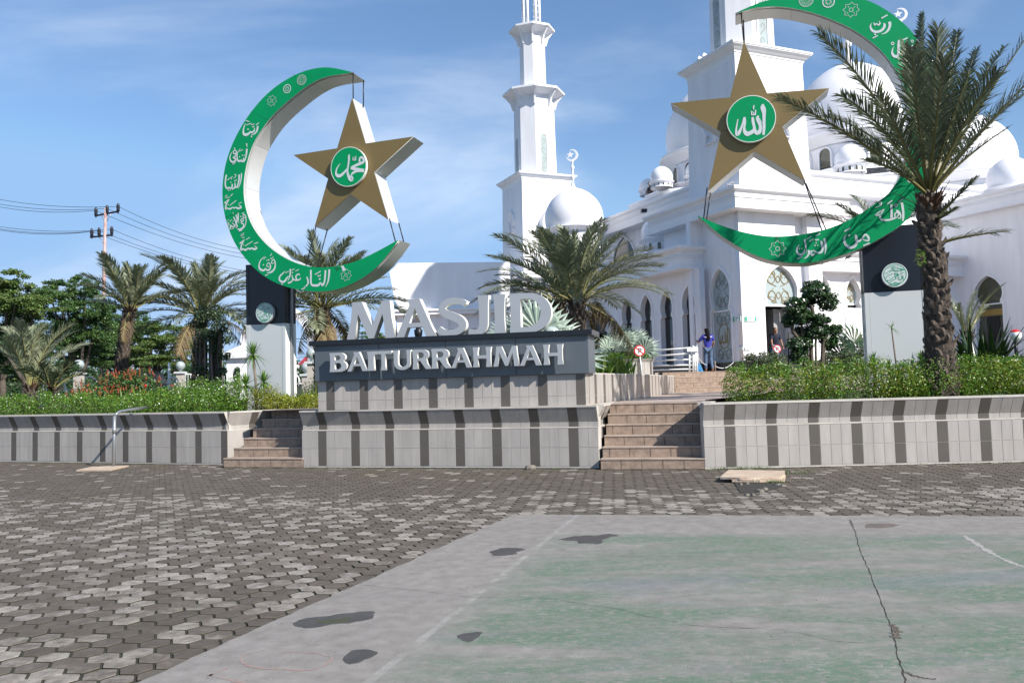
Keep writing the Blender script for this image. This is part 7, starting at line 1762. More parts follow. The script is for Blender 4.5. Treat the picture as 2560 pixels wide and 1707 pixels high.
def blades(name, label, cat, path, n, h, w, m, seed, spread=.25, lean_=.7, z0=TZ, group=None, kind=None):
    rng = random.Random(seed); bb = B(); P = [Vector((*p, 0)) for p in path]
    for i in range(n):
        k = rng.randrange(len(P) - 1); p = P[k].lerp(P[k + 1], rng.random()) + Vector((rng.gauss(0, spread), rng.gauss(0, spread), z0)); az = rng.uniform(0, 2 * pi); l_ = h * rng.uniform(.6, 1.2); q = rng.uniform(.1, lean_); d = Vector((cos(az) * q, sin(az) * q, 1)).normalized(); s_ = Vector((-sin(az), cos(az), 0)) * w / 2
        m1 = p + d * l_ * .55; tip = m1 + (d + Vector((cos(az) * .7, sin(az) * .7, -.35)) * rng.uniform(.2, 1)).normalized() * l_ * .45
        bb.add([p - s_ * .6, p + s_ * .6, m1 + s_, m1 - s_, tip], [(0, 1, 2, 3), (3, 2, 4)])
    return top(bb, name, m, label, cat, group, kind)
blades('lily_bed', 'clump of light green strap leaves between the red flowers and the hedge', 'plants', [(-9.6, 20.6), (-8.3, 20.2), (-7.3, 19.6)], 900, .62, .05, 'lily_leaf', 81)
blades('lily_bed', 'yellow-green strap-leaved plants in front of the aerial-rooted tree', 'plants', [(-8.4, 22.0), (-7.2, 21.2)], 320, .5, .05, 'lily_leaf', 82)
blades('lily_bed', 'bright green strap leaves between the left pylon and the sign', 'plants', [(-5.2, 19.6), (-4.2, 19.3)], 240, .5, .07, 'lily_leaf', 83, .18)
blades('lily_bed', 'light green strap-leaved plant on the parapet right of the sign block', 'plants', [(1.75, 17.5), (2.5, 18.6)], 260, .45, .06, 'lily_leaf', 84, .14, z0=1.56)
blades('grass_tuft', 'yellow-green strap leaves in front of the palm trunk, over the right wall', 'plants', [(6.3, 14.1), (7.8, 14.0)], 560, .42, .028, 'lily_leaf', 85, .14)
blades('grass_tuft', 'tall thin grass at the foot of the right pylon', 'plants', [(6.9, 14.9), (7.8, 14.9)], 200, .62, .022, 'grass_blade', 86, .12)
blades('grass_patch', 'low weeds on the bed at the far right end', 'plants', [(8.4, 13.9), (12, 14.0)], 500, .30, .03, 'lily_leaf', 87, .15)
# red flowering plants
t_ = thing('flower_bed', 'mound of orange-red flower spikes behind the left hedge', 'flowers', (-10.3, 22, TZ))
bl = [(AT(u, v, 21.5).x, 21.5 + dy_, AT(u, v, 21.5).z, rx / 96, .5, ry / 96) for u, v, rx, ry, dy_ in ((230, 985, 50, 34, 0), (290, 965, 55, 38, .3), (345, 965, 50, 40, .1), (260, 1000, 60, 30, -.3), (330, 1000, 50, 30, -.3), (200, 1000, 30, 20, 0))]
cloud_obj('foliage', bl, 8500, .085, 'tree_leaf', 90, t_, asp=.4, up=.8)
rng = random.Random(9); bb = B()
for i in range(160):
    q = rng.choice(bl); a = rng.uniform(0, 2 * pi); e_ = rng.uniform(-.1, 1.2); p = Vector((q[0] + q[3] * cos(a) * cos(e_), q[1] + q[4] * sin(a) * cos(e_), q[2] + q[5] * sin(e_))); l_ = rng.uniform(.06, .15)
    for j in range(5):
        c = p + Vector((rng.uniform(-.018, .018), rng.uniform(-.018, .018), l_ * j / 4)); s_ = .02 * (1.2 - j / 6); bb.add([c + Vector((-s_, 0, -s_)), c + Vector((s_, 0, -s_)), c + Vector((0, s_, s_)), c + Vector((0, -s_, s_ * .3))], [(0, 1, 3), (1, 2, 3), (2, 0, 3), (0, 2, 1)])
info(bb.build('flower_spikes', 'flower_red', t_), kind='stuff')
cloud_obj('leaves_orange', [(b_[0], b_[1], b_[2] + .02, b_[3], b_[4], b_[5]) for b_ in bl], 350, .05, 'flower_red', 93, t_, shell=.1, asp=.4)

# ---------------------------------------------------------------- dracaenas, sword-leaved plant
def ph_(u, v, Y): p = AT(u, v, Y); return (p.x, p.y, p.z)
yucca('tall dracaena with a bare stem, highest of three before the left pylon', (*AT(640, 960, 18.9)[:2], TZ), [(*ph_(632, 886, 18.9), 1.0)], 101, Lf=.47, w=.028, n=80)
yucca('dracaena with a thin stem in front of the left pylon, right of the tall one', (*AT(660, 985, 18.3)[:2], TZ), [(*ph_(659, 954, 18.3), .9)], 102, Lf=.44, w=.028, n=80)
yucca('low dracaena without visible stem, left of the other two before the left pylon', (*AT(612, 985, 18.5)[:2], TZ), [(*ph_(614, 962, 18.5), 1)], 103, Lf=.42, w=.028, n=70)
yucca('low dracaena left of the thin bare-stemmed one before the right pylon', (*AT(2182, 930, 14.9)[:2], TZ), [(*ph_(2183, 905, 14.9), 1)], 104, Lf=.28, w=.022, n=70)
yucca('small dracaena right beside the thin bare-stemmed one before the right pylon', (*AT(2222, 935, 14.8)[:2], TZ), [(*ph_(2222, 922, 14.8), 1)], 105, Lf=.28, w=.022, n=60)
yucca('dracaena with a short stem between the right pylon and the palm trunk', (*AT(2300, 960, 14.7)[:2], TZ), [(*ph_(2303, 900, 14.7), 1)], 106, Lf=.27, w=.024, n=60, stem_r=.02)
yucca('thin bare-stemmed dracaena with a few drooping leaves before the right pylon', (*AT(2240, 935, 15.0)[:2], TZ), [(*ph_(2229, 820, 15.0), 1)], 107, Lf=.20, w=.02, n=11, stem_r=.017)
t_ = thing('sword_plant', 'big dark green sword-leaved plant at the right edge behind the hedge', 'plant', (*AT(2460, 920, 15.2)[:2], TZ))
bs = AT(2462, 930, 15.2); rng = random.Random(3); sv = []
for k in range(3):
    bb = B(); w = .075; pts = [(0, .6), (.3, 1), (.7, .75), (1, .02)]; V = []
    for t, ww in pts: V += [(-w * ww / 2, -.25 * t * t * (k * .5), t), (0, .02 * ww - .25 * t * t * (k * .5), t), (w * ww / 2, -.25 * t * t * (k * .5), t)]
    bb.add(V, [(0, 1, 4, 3), (1, 2, 5, 4), (3, 4, 7, 6), (4, 5, 8, 7), (6, 7, 10, 9), (7, 8, 11, 10)]); m_ = bb.mesh('leaf'); m_.materials.append(MAT['agave_leaf']); sv.append(m_)
for i in range(85):
    az = rng.uniform(0, 2 * pi); el = radians(rng.uniform(28, 86)); l_ = rng.uniform(.9, 1.42)
    M = Matrix.Translation((bs.x + rng.gauss(0, .10), bs.y + rng.gauss(0, .12), TZ + .12)) @ Matrix.Rotation(az, 4, 'Z') @ Matrix.Rotation(pi / 2 - el, 4, 'X') @ Matrix.Scale(l_, 4)
    link('leaf', sv[i % 3], None, t_, M)

# ---------------------------------------------------------------- bonsai tree, ficus, shade trees
YB = 18.5; sb = FL / YB
t_ = thing('bonsai_tree', 'cloud-pruned dark tree with round leaf pads in front of the mosque door', 'tree', (*AT(2045, 925, YB)[:2], TZ))
def bp_(x, y, dy_=0): p = AT(1840 + x / 3.92, 600 + y / 3.92, YB + dy_); return p
pads = [(770, 500, 135, 95, 0), (895, 600, 105, 95, .1), (580, 650, 105, 85, -.1), (640, 755, 110, 80, 0), (520, 785, 75, 70, .15), (820, 780, 85, 55, -.1), (800, 895, 115, 80, 0), (965, 880, 78, 52, .1), (650, 905, 90, 55, .2), (620, 1020, 125, 80, 0), (905, 1000, 90, 80, .1), (615, 1140, 90, 75, 0), (700, 600, 90, 60, .3)]
bl = []
for x, y, rx, ry, dy_ in pads:
    p = bp_(x, y, dy_); bl.append((p.x, p.y, p.z, rx / 3.92 / sb, rx / 3.92 / sb * .85, ry / 3.92 / sb))
    rng = random.Random(int(x)); 
    for q in range(4): bl.append((p.x + rng.uniform(-.8, .8) * rx / 3.92 / sb, p.y + rng.uniform(-.15, .1), p.z + rng.uniform(-.5, .7) * ry / 3.92 / sb, .07, .07, .055))
cloud_obj('foliage', bl, 26000, .050, 'bonsai_leaf', 111, t_, shell=.35, up=.4, asp=.6)
for (pts, r) in (([(760, 1260), (735, 1050), (760, 800), (740, 640)], .045), ([(700, 1260), (640, 1050), (560, 900), (545, 830)], .04), ([(830, 1260), (850, 1050), (900, 920)], .04), ([(790, 1260), (780, 1020), (810, 850)], .025), ([(720, 1260), (700, 1100), (650, 900), (640, 760)], .03), ([(870, 1260), (860, 1100), (930, 1000)], .025), ([(500, 1250), (515, 1000), (520, 900)], .018)):
    bb = B(); P = [bp_(x, y) for x, y in pts]; P[0].z = TZ; bb.tube([tuple(p) for p in cat_rom(P, 4)], [r * 1.2] + [r] * (len(cat_rom(P, 4)) - 2) + [r * .6], 7); bb.build('trunk', 'bark', t_)
t_ = thing('ficus_tree', 'tree with many aerial roots and small leaves before the date palm left of the pylon', 'tree', (*AT(520, 985, 24)[:2], TZ))
YB2 = 23.5; s2 = FL / YB2
def fp(x, y, dy_=0): return AT(x / sc3, 450 + y / sc3, YB2 + dy_)
bl = [(fp(x, y, d).x, fp(x, y, d).y, fp(x, y, d).z, rx / sc3 / s2, rx / sc3 / s2, ry / sc3 / s2) for x, y, rx, ry, d in ((1370, 880, 110, 60, 0), (1300, 940, 80, 50, .3), (1440, 960, 70, 60, 0), (1350, 1010, 70, 50, -.2), (1480, 1040, 50, 40, .2), (1290, 1080, 40, 50, .2), (1400, 1100, 60, 50, .1), (1470, 1150, 50, 30, 0), (1310, 1240, 50, 40, 0), (1450, 1250, 40, 30, 0))]
cloud_obj('foliage', bl, 6500, .06, 'ficus_leaf', 121, t_, shell=.75, up=.4)
rng = random.Random(4)
for k in range(15):
    x = 1290 + k * 12 + rng.uniform(-6, 6); bb = B(); P = [fp(x + rng.uniform(-15, 15), 1360, k % 3 * .15), fp(x + rng.uniform(-15, 15), 1200, k % 3 * .15), fp(x + rng.uniform(-10, 10), 980)]; P[0].z = TZ
    bb.tube([tuple(p) for p in cat_rom(P, 4)], rng.uniform(.025, .05), 6); bb.build('trunk', 'bark_pale' if k % 2 else 'bark', t_)
def shade_tree(label, u, vg, Y, pads, n, size, seed, m='tree_leaf', group='shade trees behind the left garden', zb=TZ, trunk=.16):
    """pads: (u, v, rx px, rz px, dy) layered flat clumps"""
    s_ = FL / Y; b0 = AT(u, vg, Y); t_ = thing('shade_tree', label, 'tree', (b0.x, Y, zb), group); rng = random.Random(seed); bl = []
    for pu, pv, rx, rz, dy_ in pads:
        p = AT(pu, pv, Y + dy_)
        for q in range(14): bl.append((p.x + rng.uniform(-1.1, 1.1) * rx / s_, p.y + rng.uniform(-1, 1) * rx / s_, p.z + rng.uniform(-1.1, 1.0) * rz / s_, rx / s_ * rng.uniform(.25, .6), rx / s_ * rng.uniform(.3, .6), rz / s_ * rng.uniform(.25, .65)))
        bb = B(); P = [Vector((b0.x, Y, zb + 1.2)), Vector((b0.x, Y, zb)).lerp(p, .6) + Vector((0, 0, .4)), p]; bb.tube([tuple(q) for q in cat_rom(P, 4)], [.10] * 3 + [.07] * 3 + [.04] * 3, 6); bb.build('branch', 'bark', t_)
    bb = B(); bb.tube([(b0.x, Y, zb), (b0.x + .1, Y, zb + 1.0), (b0.x, Y, zb + 2.2)], [trunk * 1.3, trunk, trunk * .7], 9); bb.build('trunk', 'bark', t_)
    cloud_obj('crown', bl, int(n * 2.6), size * .60, m, seed, t_, shell=.9, up=.7, asp=.55, flat=.7)
    return t_
U = lambda x, y: (x / sc3, 450 + y / sc3)
def pads_(lst): return [(*U(x, y), rx / sc3, ry / sc3, d) for x, y, rx, ry, d in lst]
shade_tree('broad shade tree at the far left edge with dark trunk', 2, 985, 40, pads_([(60, 660, 110, 50, 0), (-40, 800, 160, 60, 1), (100, 800, 120, 50, -1), (180, 790, 110, 35, 0), (40, 920, 140, 60, 1), (250, 830, 100, 50, 0), (-20, 1050, 120, 70, 0), (150, 960, 100, 50, 1), (60, 720, 80, 40, 0), (20, 1160, 140, 80, 1), (-60, 1250, 150, 60, 1)]), 20000, .20, 131, 'tree_leaf_b')
shade_tree('feathery shade tree left of the utility pole', 200, 985, 44, pads_([(370, 690, 60, 30, 0), (480, 660, 50, 30, 1), (560, 700, 70, 40, 0), (430, 780, 150, 50, 0), (560, 830, 120, 50, -1), (430, 920, 120, 60, 1), (560, 960, 130, 70, 0), (480, 1050, 110, 60, 0), (610, 1060, 110, 60, 1), (330, 760, 80, 40, 0), (330, 1010, 110, 60, 0), (480, 1150, 150, 50, 1), (640, 900, 90, 60, 0)]), 24000, .17, 132, 'tree_leaf')
shade_tree('layered shade tree behind the leaning palm trunk', 300, 985, 50, pads_([(720, 860, 80, 40, 0), (760, 930, 120, 50, 0), (700, 1020, 120, 60, 1), (850, 1000, 110, 50, 0), (760, 1100, 140, 50, 0), (660, 1140, 90, 40, 1), (950, 960, 90, 40, 0), (820, 1170, 140, 50, 1), (900, 900, 80, 40, 1)]), 20000, .17, 133, 'tree_leaf')
shade_tree('flat-topped shade tree between the leaning palm and the aerial-rooted tree', 370, 985, 48, pads_([(1000, 1000, 100, 40, 0), (950, 1080, 120, 45, 0), (1080, 1060, 130, 40, 1), (1180, 1010, 110, 50, 0), (1150, 1120, 130, 40, 0), (900, 1170, 80, 30, 0), (1060, 1180, 140, 30, 0), (1250, 1180, 80, 30, 1)]), 17000, .16, 134, 'tree_leaf_b')
shade_tree('dark shade tree behind the young palm at the far left', 60, 985, 34, pads_([(200, 1100, 140, 80, 1), (330, 1200, 120, 60, 1), (80, 1180, 140, 70, 1), (420, 1230, 80, 30, 1), (10, 1060, 90, 60, 0)]), 11000, .13, 135, 'tree_leaf_dark')
shade_tree('distant tree behind the letters M and A of the sign', 900, 960, 70, [(905, 830, 26, 14, 0), (960, 836, 16, 8, 0), (880, 850, 20, 10, 1)], 1800, .22, 136, 'tree_leaf')
shade_tree('distant tree right of the white fence pillar by the sign', 752, 960, 60, [(755, 935, 12, 12, 0), (760, 950, 16, 10, 0)], 900, .2, 137, 'tree_leaf')
hedge('distant line of bushes along the far left fence', [(-50, 60), (-34, 58), (-22, 58), (-11, 58)], TZ, 2.4, 2.5, 20000, 140, leaf='tree_leaf_dark', size=.22, hv=.3, name='bush_row', cat='bushes')

t_ = thing('tree_belt', 'far line of trees on the horizon behind the left garden', 'trees', (-60, 150, TZ)); rng = random.Random(77)
cloud_obj('far_foliage', [(x, 150 + rng.uniform(-8, 8), TZ + rng.uniform(1.5, 4), rng.uniform(4, 9), 4, rng.uniform(2.2, 4.6)) for x in range(-110, 20, 4)], 26000, .9, 'tree_leaf_dark', 78, t_, shell=.8, up=.3); t_['kind'] = 'stuff'
# ================================================================ PEOPLE
def skin_body(name, pts, edges, parent, m, sub=2, smooth=True):
    """pts: {key: (x, y, z, rx, ry)}; one continuous skinned surface"""
    keys = list(pts); m_ = bpy.data.meshes.new(name); m_.from_pydata([pts[k][:3] for k in keys], [(keys.index(a), keys.index(c)) for a, c in edges], [])
    o = bpy.data.objects.new(name, m_); COL.objects.link(o)
    md = o.modifiers.new('skin', 'SKIN'); md.use_smooth_shade = True; sv_ = m_.skin_vertices[0].data
    for i, k in enumerate(keys): sv_[i].radius = pts[k][3:5]; sv_[i].use_root = (i == 0)
    s_ = o.modifiers.new('sub', 'SUBSURF'); s_.levels = sub; s_.render_levels = sub
    dg = bpy.context.evaluated_depsgraph_get(); me_ = bpy.data.meshes.new_from_object(o.evaluated_get(dg)); bpy.data.objects.remove(o)
    me_.name = name; me_.materials.clear(); me_.materials.append(MAT[m]); me_.polygons.foreach_set('use_smooth', [True] * len(me_.polygons))
    return link(name, me_, None, parent, wm(parent))
def person(label, loc, rz, s_, pose, shirt, trousers, back=False, cap=False):
    t_ = link('person', None, M=Matrix.Translation(Vector(loc)) @ Matrix.Rotation(rz, 4, 'Z') @ Matrix.Scale(s_, 4)); info(t_, label, 'person')
    P = dict(pelvis=(0, 0, .92, .135, .10), waist=(0, 0, 1.06, .115, .085), chest=(0, .01, 1.27, .145, .10), neckb=(0, 0, 1.40, .07, .06), neck=(0, 0, 1.47, .05, .05), head0=(0, -.015, 1.54, .062, .075), head1=(0, -.01, 1.63, .075, .09), head2=(0, 0, 1.70, .05, .06),
             hl=(-.09, 0, .86, .085, .085), kl=(-.10, -.01, .49, .058, .06), al=(-.10, .02, .09, .038, .04), fl=(-.10, -.12, .035, .038, .028),
             hr=(.09, 0, .86, .085, .085), kr=(.10, -.01, .49, .058, .06), ar=(.10, .02, .09, .038, .04), fr=(.10, -.12, .035, .038, .028),
             sl=(-.165, 0, 1.37, .058, .058), el=(-.22, .02, 1.12, .040, .042), wl=(-.23, -.04, .90, .026, .03), sr=(.165, 0, 1.37, .058, .058), er=(.22, .02, 1.12, .040, .042), wr=(.23, -.04, .90, .026, .03))
    for k, v in pose.items(): P[k] = (*v, *P[k][3:])
    E_ = [('pelvis', 'waist'), ('waist', 'chest'), ('chest', 'neckb'), ('neckb', 'neck'), ('neck', 'head0'), ('head0', 'head1'), ('head1', 'head2'), ('pelvis', 'hl'), ('hl', 'kl'), ('kl', 'al'), ('al', 'fl'), ('pelvis', 'hr'), ('hr', 'kr'), ('kr', 'ar'), ('ar', 'fr'), ('chest', 'sl'), ('sl', 'el'), ('el', 'wl'), ('chest', 'sr'), ('sr', 'er'), ('er', 'wr')]
    skin_body('body', P, E_, t_, 'skin')
    for sd_ in 'lr':
        w = Vector(P['w' + sd_][:3]); e_ = Vector(P['e' + sd_][:3]); d = (w - e_).normalized(); s2_ = d.cross(Vector((0, 1, 0))).normalized(); hp = w + d * .055
        pts = dict(a=(*w, .022, .028), b=(*hp, .020, .036)); ed = [('a', 'b')]
        for k in range(4):
            q = hp + s2_ * (k - 1.5) * .017; pts['f%d' % k] = (*(q + d * .045), .008, .008); pts['g%d' % k] = (*(q + d * (.075 + .01 * (k in (1, 2))) + Vector((0, -.012, 0))), .007, .007); ed += [('b', 'f%d' % k), ('f%d' % k, 'g%d' % k)]
        pts['t'] = (*(w + d * .05 + Vector((0, -.035, 0))), .009, .009); ed += [('a', 't')]
        skin_body('hand', pts, ed, t_, 'skin', 1)
    g = lambda k, f=1.18, dx=0, add=.012: (*P[k][:3], P[k][3] * f + add, P[k][4] * f + add)
    sh = dict(waist=(0 + P['waist'][0], P['waist'][1], P['waist'][2], .135, .11), hem=(P['pelvis'][0], P['pelvis'][1], P['pelvis'][2] - .03, .155, .125), chest=g('chest'), neckb=(*P['neckb'][:3], .085, .075), sl=g('sl', 1.2), el=(*Vector(P['sl'][:3]).lerp(Vector(P['el'][:3]), .85), .062, .062), sr=g('sr', 1.2), er=(*Vector(P['sr'][:3]).lerp(Vector(P['er'][:3]), .85), .062, .062))
    skin_body('shirt', sh, [('waist', 'hem'), ('waist', 'chest'), ('chest', 'neckb'), ('chest', 'sl'), ('sl', 'el'), ('chest', 'sr'), ('sr', 'er')], t_, shirt)
    tr = {k: g(k, 1.08, add=.006 if k == 'pelvis' else .010) for k in ('pelvis', 'hl', 'kl', 'hr', 'kr')}; tr['al'] = (*(Vector(P['al'][:3]) + Vector((0, 0, .02))), .052, .055); tr['ar'] = (*(Vector(P['ar'][:3]) + Vector((0, 0, .02))), .052, .055)
    skin_body('trousers', tr, [('pelvis', 'hl'), ('hl', 'kl'), ('kl', 'al'), ('pelvis', 'hr'), ('hr', 'kr'), ('kr', 'ar')], t_, trousers)
    for sd_ in 'lr':
        a = Vector(P['a' + sd_][:3]); f = Vector(P['f' + sd_][:3]); skin_body('shoe', dict(a=(*(a - Vector((0, 0, .045))), .045, .045), f=(*f, .045, .033)), [('a', 'f')], t_, 'shoe', 1)
    return t_, P
# woman in blue, seen from behind, holding a broom
WPt = AT(1772, 929, 29.3)
wo, P = person('woman seen from behind in blue shirt and jeans, long black hair, holding a broom', (WPt.x, 29.3, PZ), pi, .93,
               dict(kl=(-.10, -.05, .50), al=(-.13, .10, .10), fl=(-.14, -.02, .04), kr=(.10, -.03, .49), ar=(.10, 0, .09), er=(.34, -.05, 1.14), wr=(.36, -.25, 1.22), sr=(.17, 0, 1.36), el=(-.24, -.02, 1.12), wl=(-.21, -.16, .93), head0=(.02, -.05, 1.54), head1=(.03, -.06, 1.63), head2=(.03, -.05, 1.69)), 'shirt_blue', 'jeans')
skin_body('hair', dict(a=(.03, -.03, 1.66, .092, .10), b=(.03, .03, 1.56, .088, .08), c=(.01, .09, 1.42, .085, .045), d=(-.01, .125, 1.28, .075, .04), e=(-.02, .125, 1.17, .045, .03)), [('a', 'b'), ('b', 'c'), ('c', 'd'), ('d', 'e')], wo, 'hair')
for sg in (1, -1):
    bb = B(); bb.tube([(sg * .15, .10, 1.345), (sg * .10, .125, 1.315), (sg * .07, .135, 1.30)], .012, 6); bb.build('shirt_trim', 'shirt_trim', wo, wm(wo))
    bb = B(); bb.tube([(sg * .185, .0, 1.28), (sg * .165, .0, 1.10)], .014, 6); bb.build('shirt_trim', 'shirt_trim', wo, wm(wo))
hp = wm(wo) @ Vector((.36, -.30, 1.24)); ft = AT(1748, 926, 29.0)
t_ = thing('broom', 'long-handled broom with blue dustpan head beside the woman in blue', 'broom', (ft.x, ft.y, PZ))
bb = B(); bb.tube([(hp.x - .01, hp.y, hp.z + .12), (ft.x, ft.y, PZ + .25)], .012, 6); bb.build('handle', 'sign_white', t_)
bb = B(); bb.add([(ft.x - .05, ft.y - .03, PZ + .28), (ft.x + .05, ft.y - .03, PZ + .28), (ft.x + .14, ft.y - .06, PZ), (ft.x - .06, ft.y - .06, PZ), (ft.x - .05, ft.y + .05, PZ + .28), (ft.x + .05, ft.y + .05, PZ + .28), (ft.x + .14, ft.y + .07, PZ), (ft.x - .06, ft.y + .07, PZ)], [(0, 1, 2, 3), (4, 7, 6, 5), (0, 4, 5, 1), (1, 5, 6, 2), (0, 3, 7, 4)]); bb.build('head', 'broom_blue', t_)
# man in the doorway, leaning forward
mp_ = PLN(1938, 905, L(0, .5), MB)
mn_, P = person('man in navy T-shirt bending forward in the mosque doorway', (mp_.x, mp_.y, FZ - .25), radians(10), .98, dict(chest=(-.04, -.16, 1.25), neckb=(-.06, -.22, 1.35), neck=(-.08, -.27, 1.40), head0=(-.10, -.33, 1.44), head1=(-.12, -.37, 1.51), head2=(-.12, -.35, 1.58), sl=(-.21, -.17, 1.30), sr=(.12, -.16, 1.32), el=(-.25, -.25, 1.06), wl=(-.27, -.36, .86), er=(.19, -.20, 1.06), wr=(.20, -.30, .84), waist=(-.01, -.05, 1.05)), 'shirt_navy', 'jeans')
skin_body('hair', dict(a=(-.12, -.33, 1.57, .082, .085), b=(-.10, -.27, 1.53, .08, .06)), [('a', 'b')], mn_, 'hair')
for sg in (1, -1):
    bb = B(); bb.lathe([(0, -.008), (.008, 0), (0, .008)], 8, Matrix.Translation((-.12 + sg * .03, -.452, 1.53))); bb.build('eye', 'hair', mn_, wm(mn_))
# worker on the roof
rp = AT(1630, 467, 46.0)
ro, P = person('person in black with a cap standing on the roof beside a small dome', (rp.x - .12, rp.y, 11.0), radians(-60), .95, dict(er=(.25, -.12, 1.12), wr=(.10, -.24, 1.08)), 'cloth_black', 'cloth_black')
bb = B(); bb.lathe([(.105, 1.64), (.10, 1.70), (.06, 1.75), (0, 1.76)], 14); bb.add([(-.08, -.09, 1.645), (.08, -.09, 1.645), (.07, -.22, 1.63), (-.07, -.22, 1.63)], [(0, 1, 2, 3)]); bb.build('cap', 'cloth_black', ro, wm(ro))

# ================================================================ SMALL THINGS
# bent pipe with its base plate
pb0 = G(284, 1168, 0.0); s0 = FL / pb0.y
t_ = thing('bent_pipe', 'bent grey metal pipe standing before the left wall, its arm leaning over the hedge', 'pipe', pb0)
A1, A2, A3 = AT(286.5, 1033, pb0.y), AT(325, 1024, pb0.y + .5), AT(366, 1018, pb0.y + 1.1)
bb = B(); bb.tube([tuple(pb0), tuple(pb0.lerp(A1, .5)), tuple(A1 - Vector((0, 0, .05)))], .032, 12); bb.build('post', 'galvanised', t_)
bb = B(); bb.tube([tuple(A1 - Vector((0, 0, .05))), tuple(A1 + Vector((.03, .04, -.005))), tuple(A1.lerp(A2, .35) + Vector((0, 0, .01))), tuple(A2), tuple(A3)], .030, 12); bb.build('arm', 'galvanised', t_)
bb = B(); bb.tube([tuple(pb0.lerp(A1, .62)), tuple(pb0.lerp(A1, .75))], .037, 12); bb.build('sleeve', 'galvanised', t_)
pl_ = [G(u, v, .0)[:2] for u, v in ((190, 1178), (232, 1169), (322, 1166.5), (275, 1177.5))]
bb = B(); bb.prism([tuple(p) for p in pl_], .003, .028); top(bb, 'base_plate', 'wood_board', 'weathered flat plate on the ground under the bent pipe', 'plate')
# broken cover with a hole and weeds
t_ = thing('drain_cover', 'broken pale board cover lying over a drain hole before the right wall', 'cover', G(1885, 1190, 0))
P = [G(u, v, .05) for u, v in ((1800, 1196), (1822, 1178), (1962, 1180), (1962, 1190), (1950, 1196), (1900, 1197), (1850, 1198))]
bb = B(); bb.prism([(p.x, p.y) for p in P][::-1], .045, .075); bb.build('board', 'wood_board', t_)
P = [G(u, v, .02) for u, v in ((1830, 1203), (1850, 1190), (1964, 1190), (1962, 1202), (1900, 1204))]
bb = B(); bb.prism([(p.x, p.y) for p in P][::-1], .012, .044); bb.build('frame_board', 'wood_board', t_)
bb = B(); P = [G(u, v, .0) for u, v in ((1835, 1204), (1960, 1203), (1945, 1222), (1890, 1232), (1850, 1232))]; bb.prism([(p.x, p.y) for p in P][::-1], -.02, .006); bb.build('hole', 'crack_dark', t_)  # flat slab whose dark colour stands in for shade down the drain hole
rng = random.Random(8)
for k in range(9):
    p = G(rng.uniform(1840, 1960), rng.uniform(1206, 1236), .02); r = rng.uniform(.03, .06); bb = B()
    bb.add([(p.x + r * cos(q * 1.05 + rng.uniform(-.2, .2)), p.y + r * sin(q * 1.05), 0.004) for q in range(6)] + [(p.x + r * .7 * cos(q * 1.05 + .2), p.y + r * .7 * sin(q * 1.05 + .2), .02 + rng.uniform(0, .02)) for q in range(6)], [(6, 7, 8, 9, 10, 11)] + [(q, (q + 1) % 6, (q + 1) % 6 + 6, q + 6) for q in range(6)]); bb.build('rubble', 'concrete_old', t_)
weeds([tuple(G(1835, 1204)[:2]), tuple(G(1955, 1208)[:2])], 420, .06, 'weeds', spread=.04, z=.0)
st = G(1327, 1173, 0); bb = B(); bb.lathe([(0, 0), (.075, .0), (.085, .03), (.07, .07), (.045, .085), (0, .08)], 7, Matrix.Translation((st.x, st.y, 0)) @ Matrix.Rotation(.4, 4, 'Z') @ Matrix.Diagonal((1.25, .9, .85, 1)), sm=False)
top(bb, 'stone', 'concrete_old', 'small broken stone lying against the foot of the sign plinth', 'stone')
# road signs
def round_sign(label, u, v, rpx, Y, zfoot, vf):
    c = AT(u, v, Y); r = rpx / (FL / Y); t_ = thing('no_parking_sign', label, 'sign', (c.x, Y, zfoot), 'round no parking signs')
    f = AT(u + 6, vf, Y)
    bb = B(); bb.tube([(f.x, Y + .02, zfoot), (c.x, Y + .02, c.z)], .018, 8); bb.build('post', 'sign_white', t_)
    Fm = frame(c, (1, .1, 0), ZV)
    def disc(r_, z0, z1, m_, nm_):
        bb = B(); bb.lathe([(0, z0), (r_, z0), (r_, z1), (0, z1)], 36, Fm, sm=False); bb.build(nm_, m_, t_)
    disc(r, -.012, 0, 'sign_red', 'disc'); disc(r * .78, 0, .002, 'sign_white', 'disc_face')
    P_ = [[(-.24 * r, -.46 * r), (-.05 * r, -.46 * r), (-.05 * r, -.12 * r), (.08 * r, -.12 * r)] + [(.08 * r + .29 * r * cos(radians(a)), .17 * r + .29 * r * sin(radians(a))) for a in range(-80, 91, 17)] + [(-.24 * r, .46 * r)],
          [(-.05 * r, .04 * r), (.07 * r, .04 * r)] + [(.07 * r + .12 * r * cos(radians(a)), .165 * r + .125 * r * sin(radians(a))) for a in range(-80, 81, 20)] + [(-.05 * r, .29 * r)]]
    m_ = fill2d(P_, .003, 'letter'); m_.materials.append(MAT['sign_black']); link('letter', m_, None, t_, Fm @ Matrix.Translation((0, 0, .006)))
    bb = B(); bb.box((-r * .8, -r * .085, .007), (r * .8, r * .085, .010)); bb.build('slash', 'sign_red', t_, Fm @ Matrix.Rotation(radians(-42), 4, 'Z'))
round_sign('round red-ringed no parking sign with crossed P before the fan palm planter', 1599, 876.5, 14.2, 21.5, 1.56, 936)
round_sign('partly hidden no parking sign beside the man in the doorway', 1943, 872, 10.5, 28.5, PZ, 935)
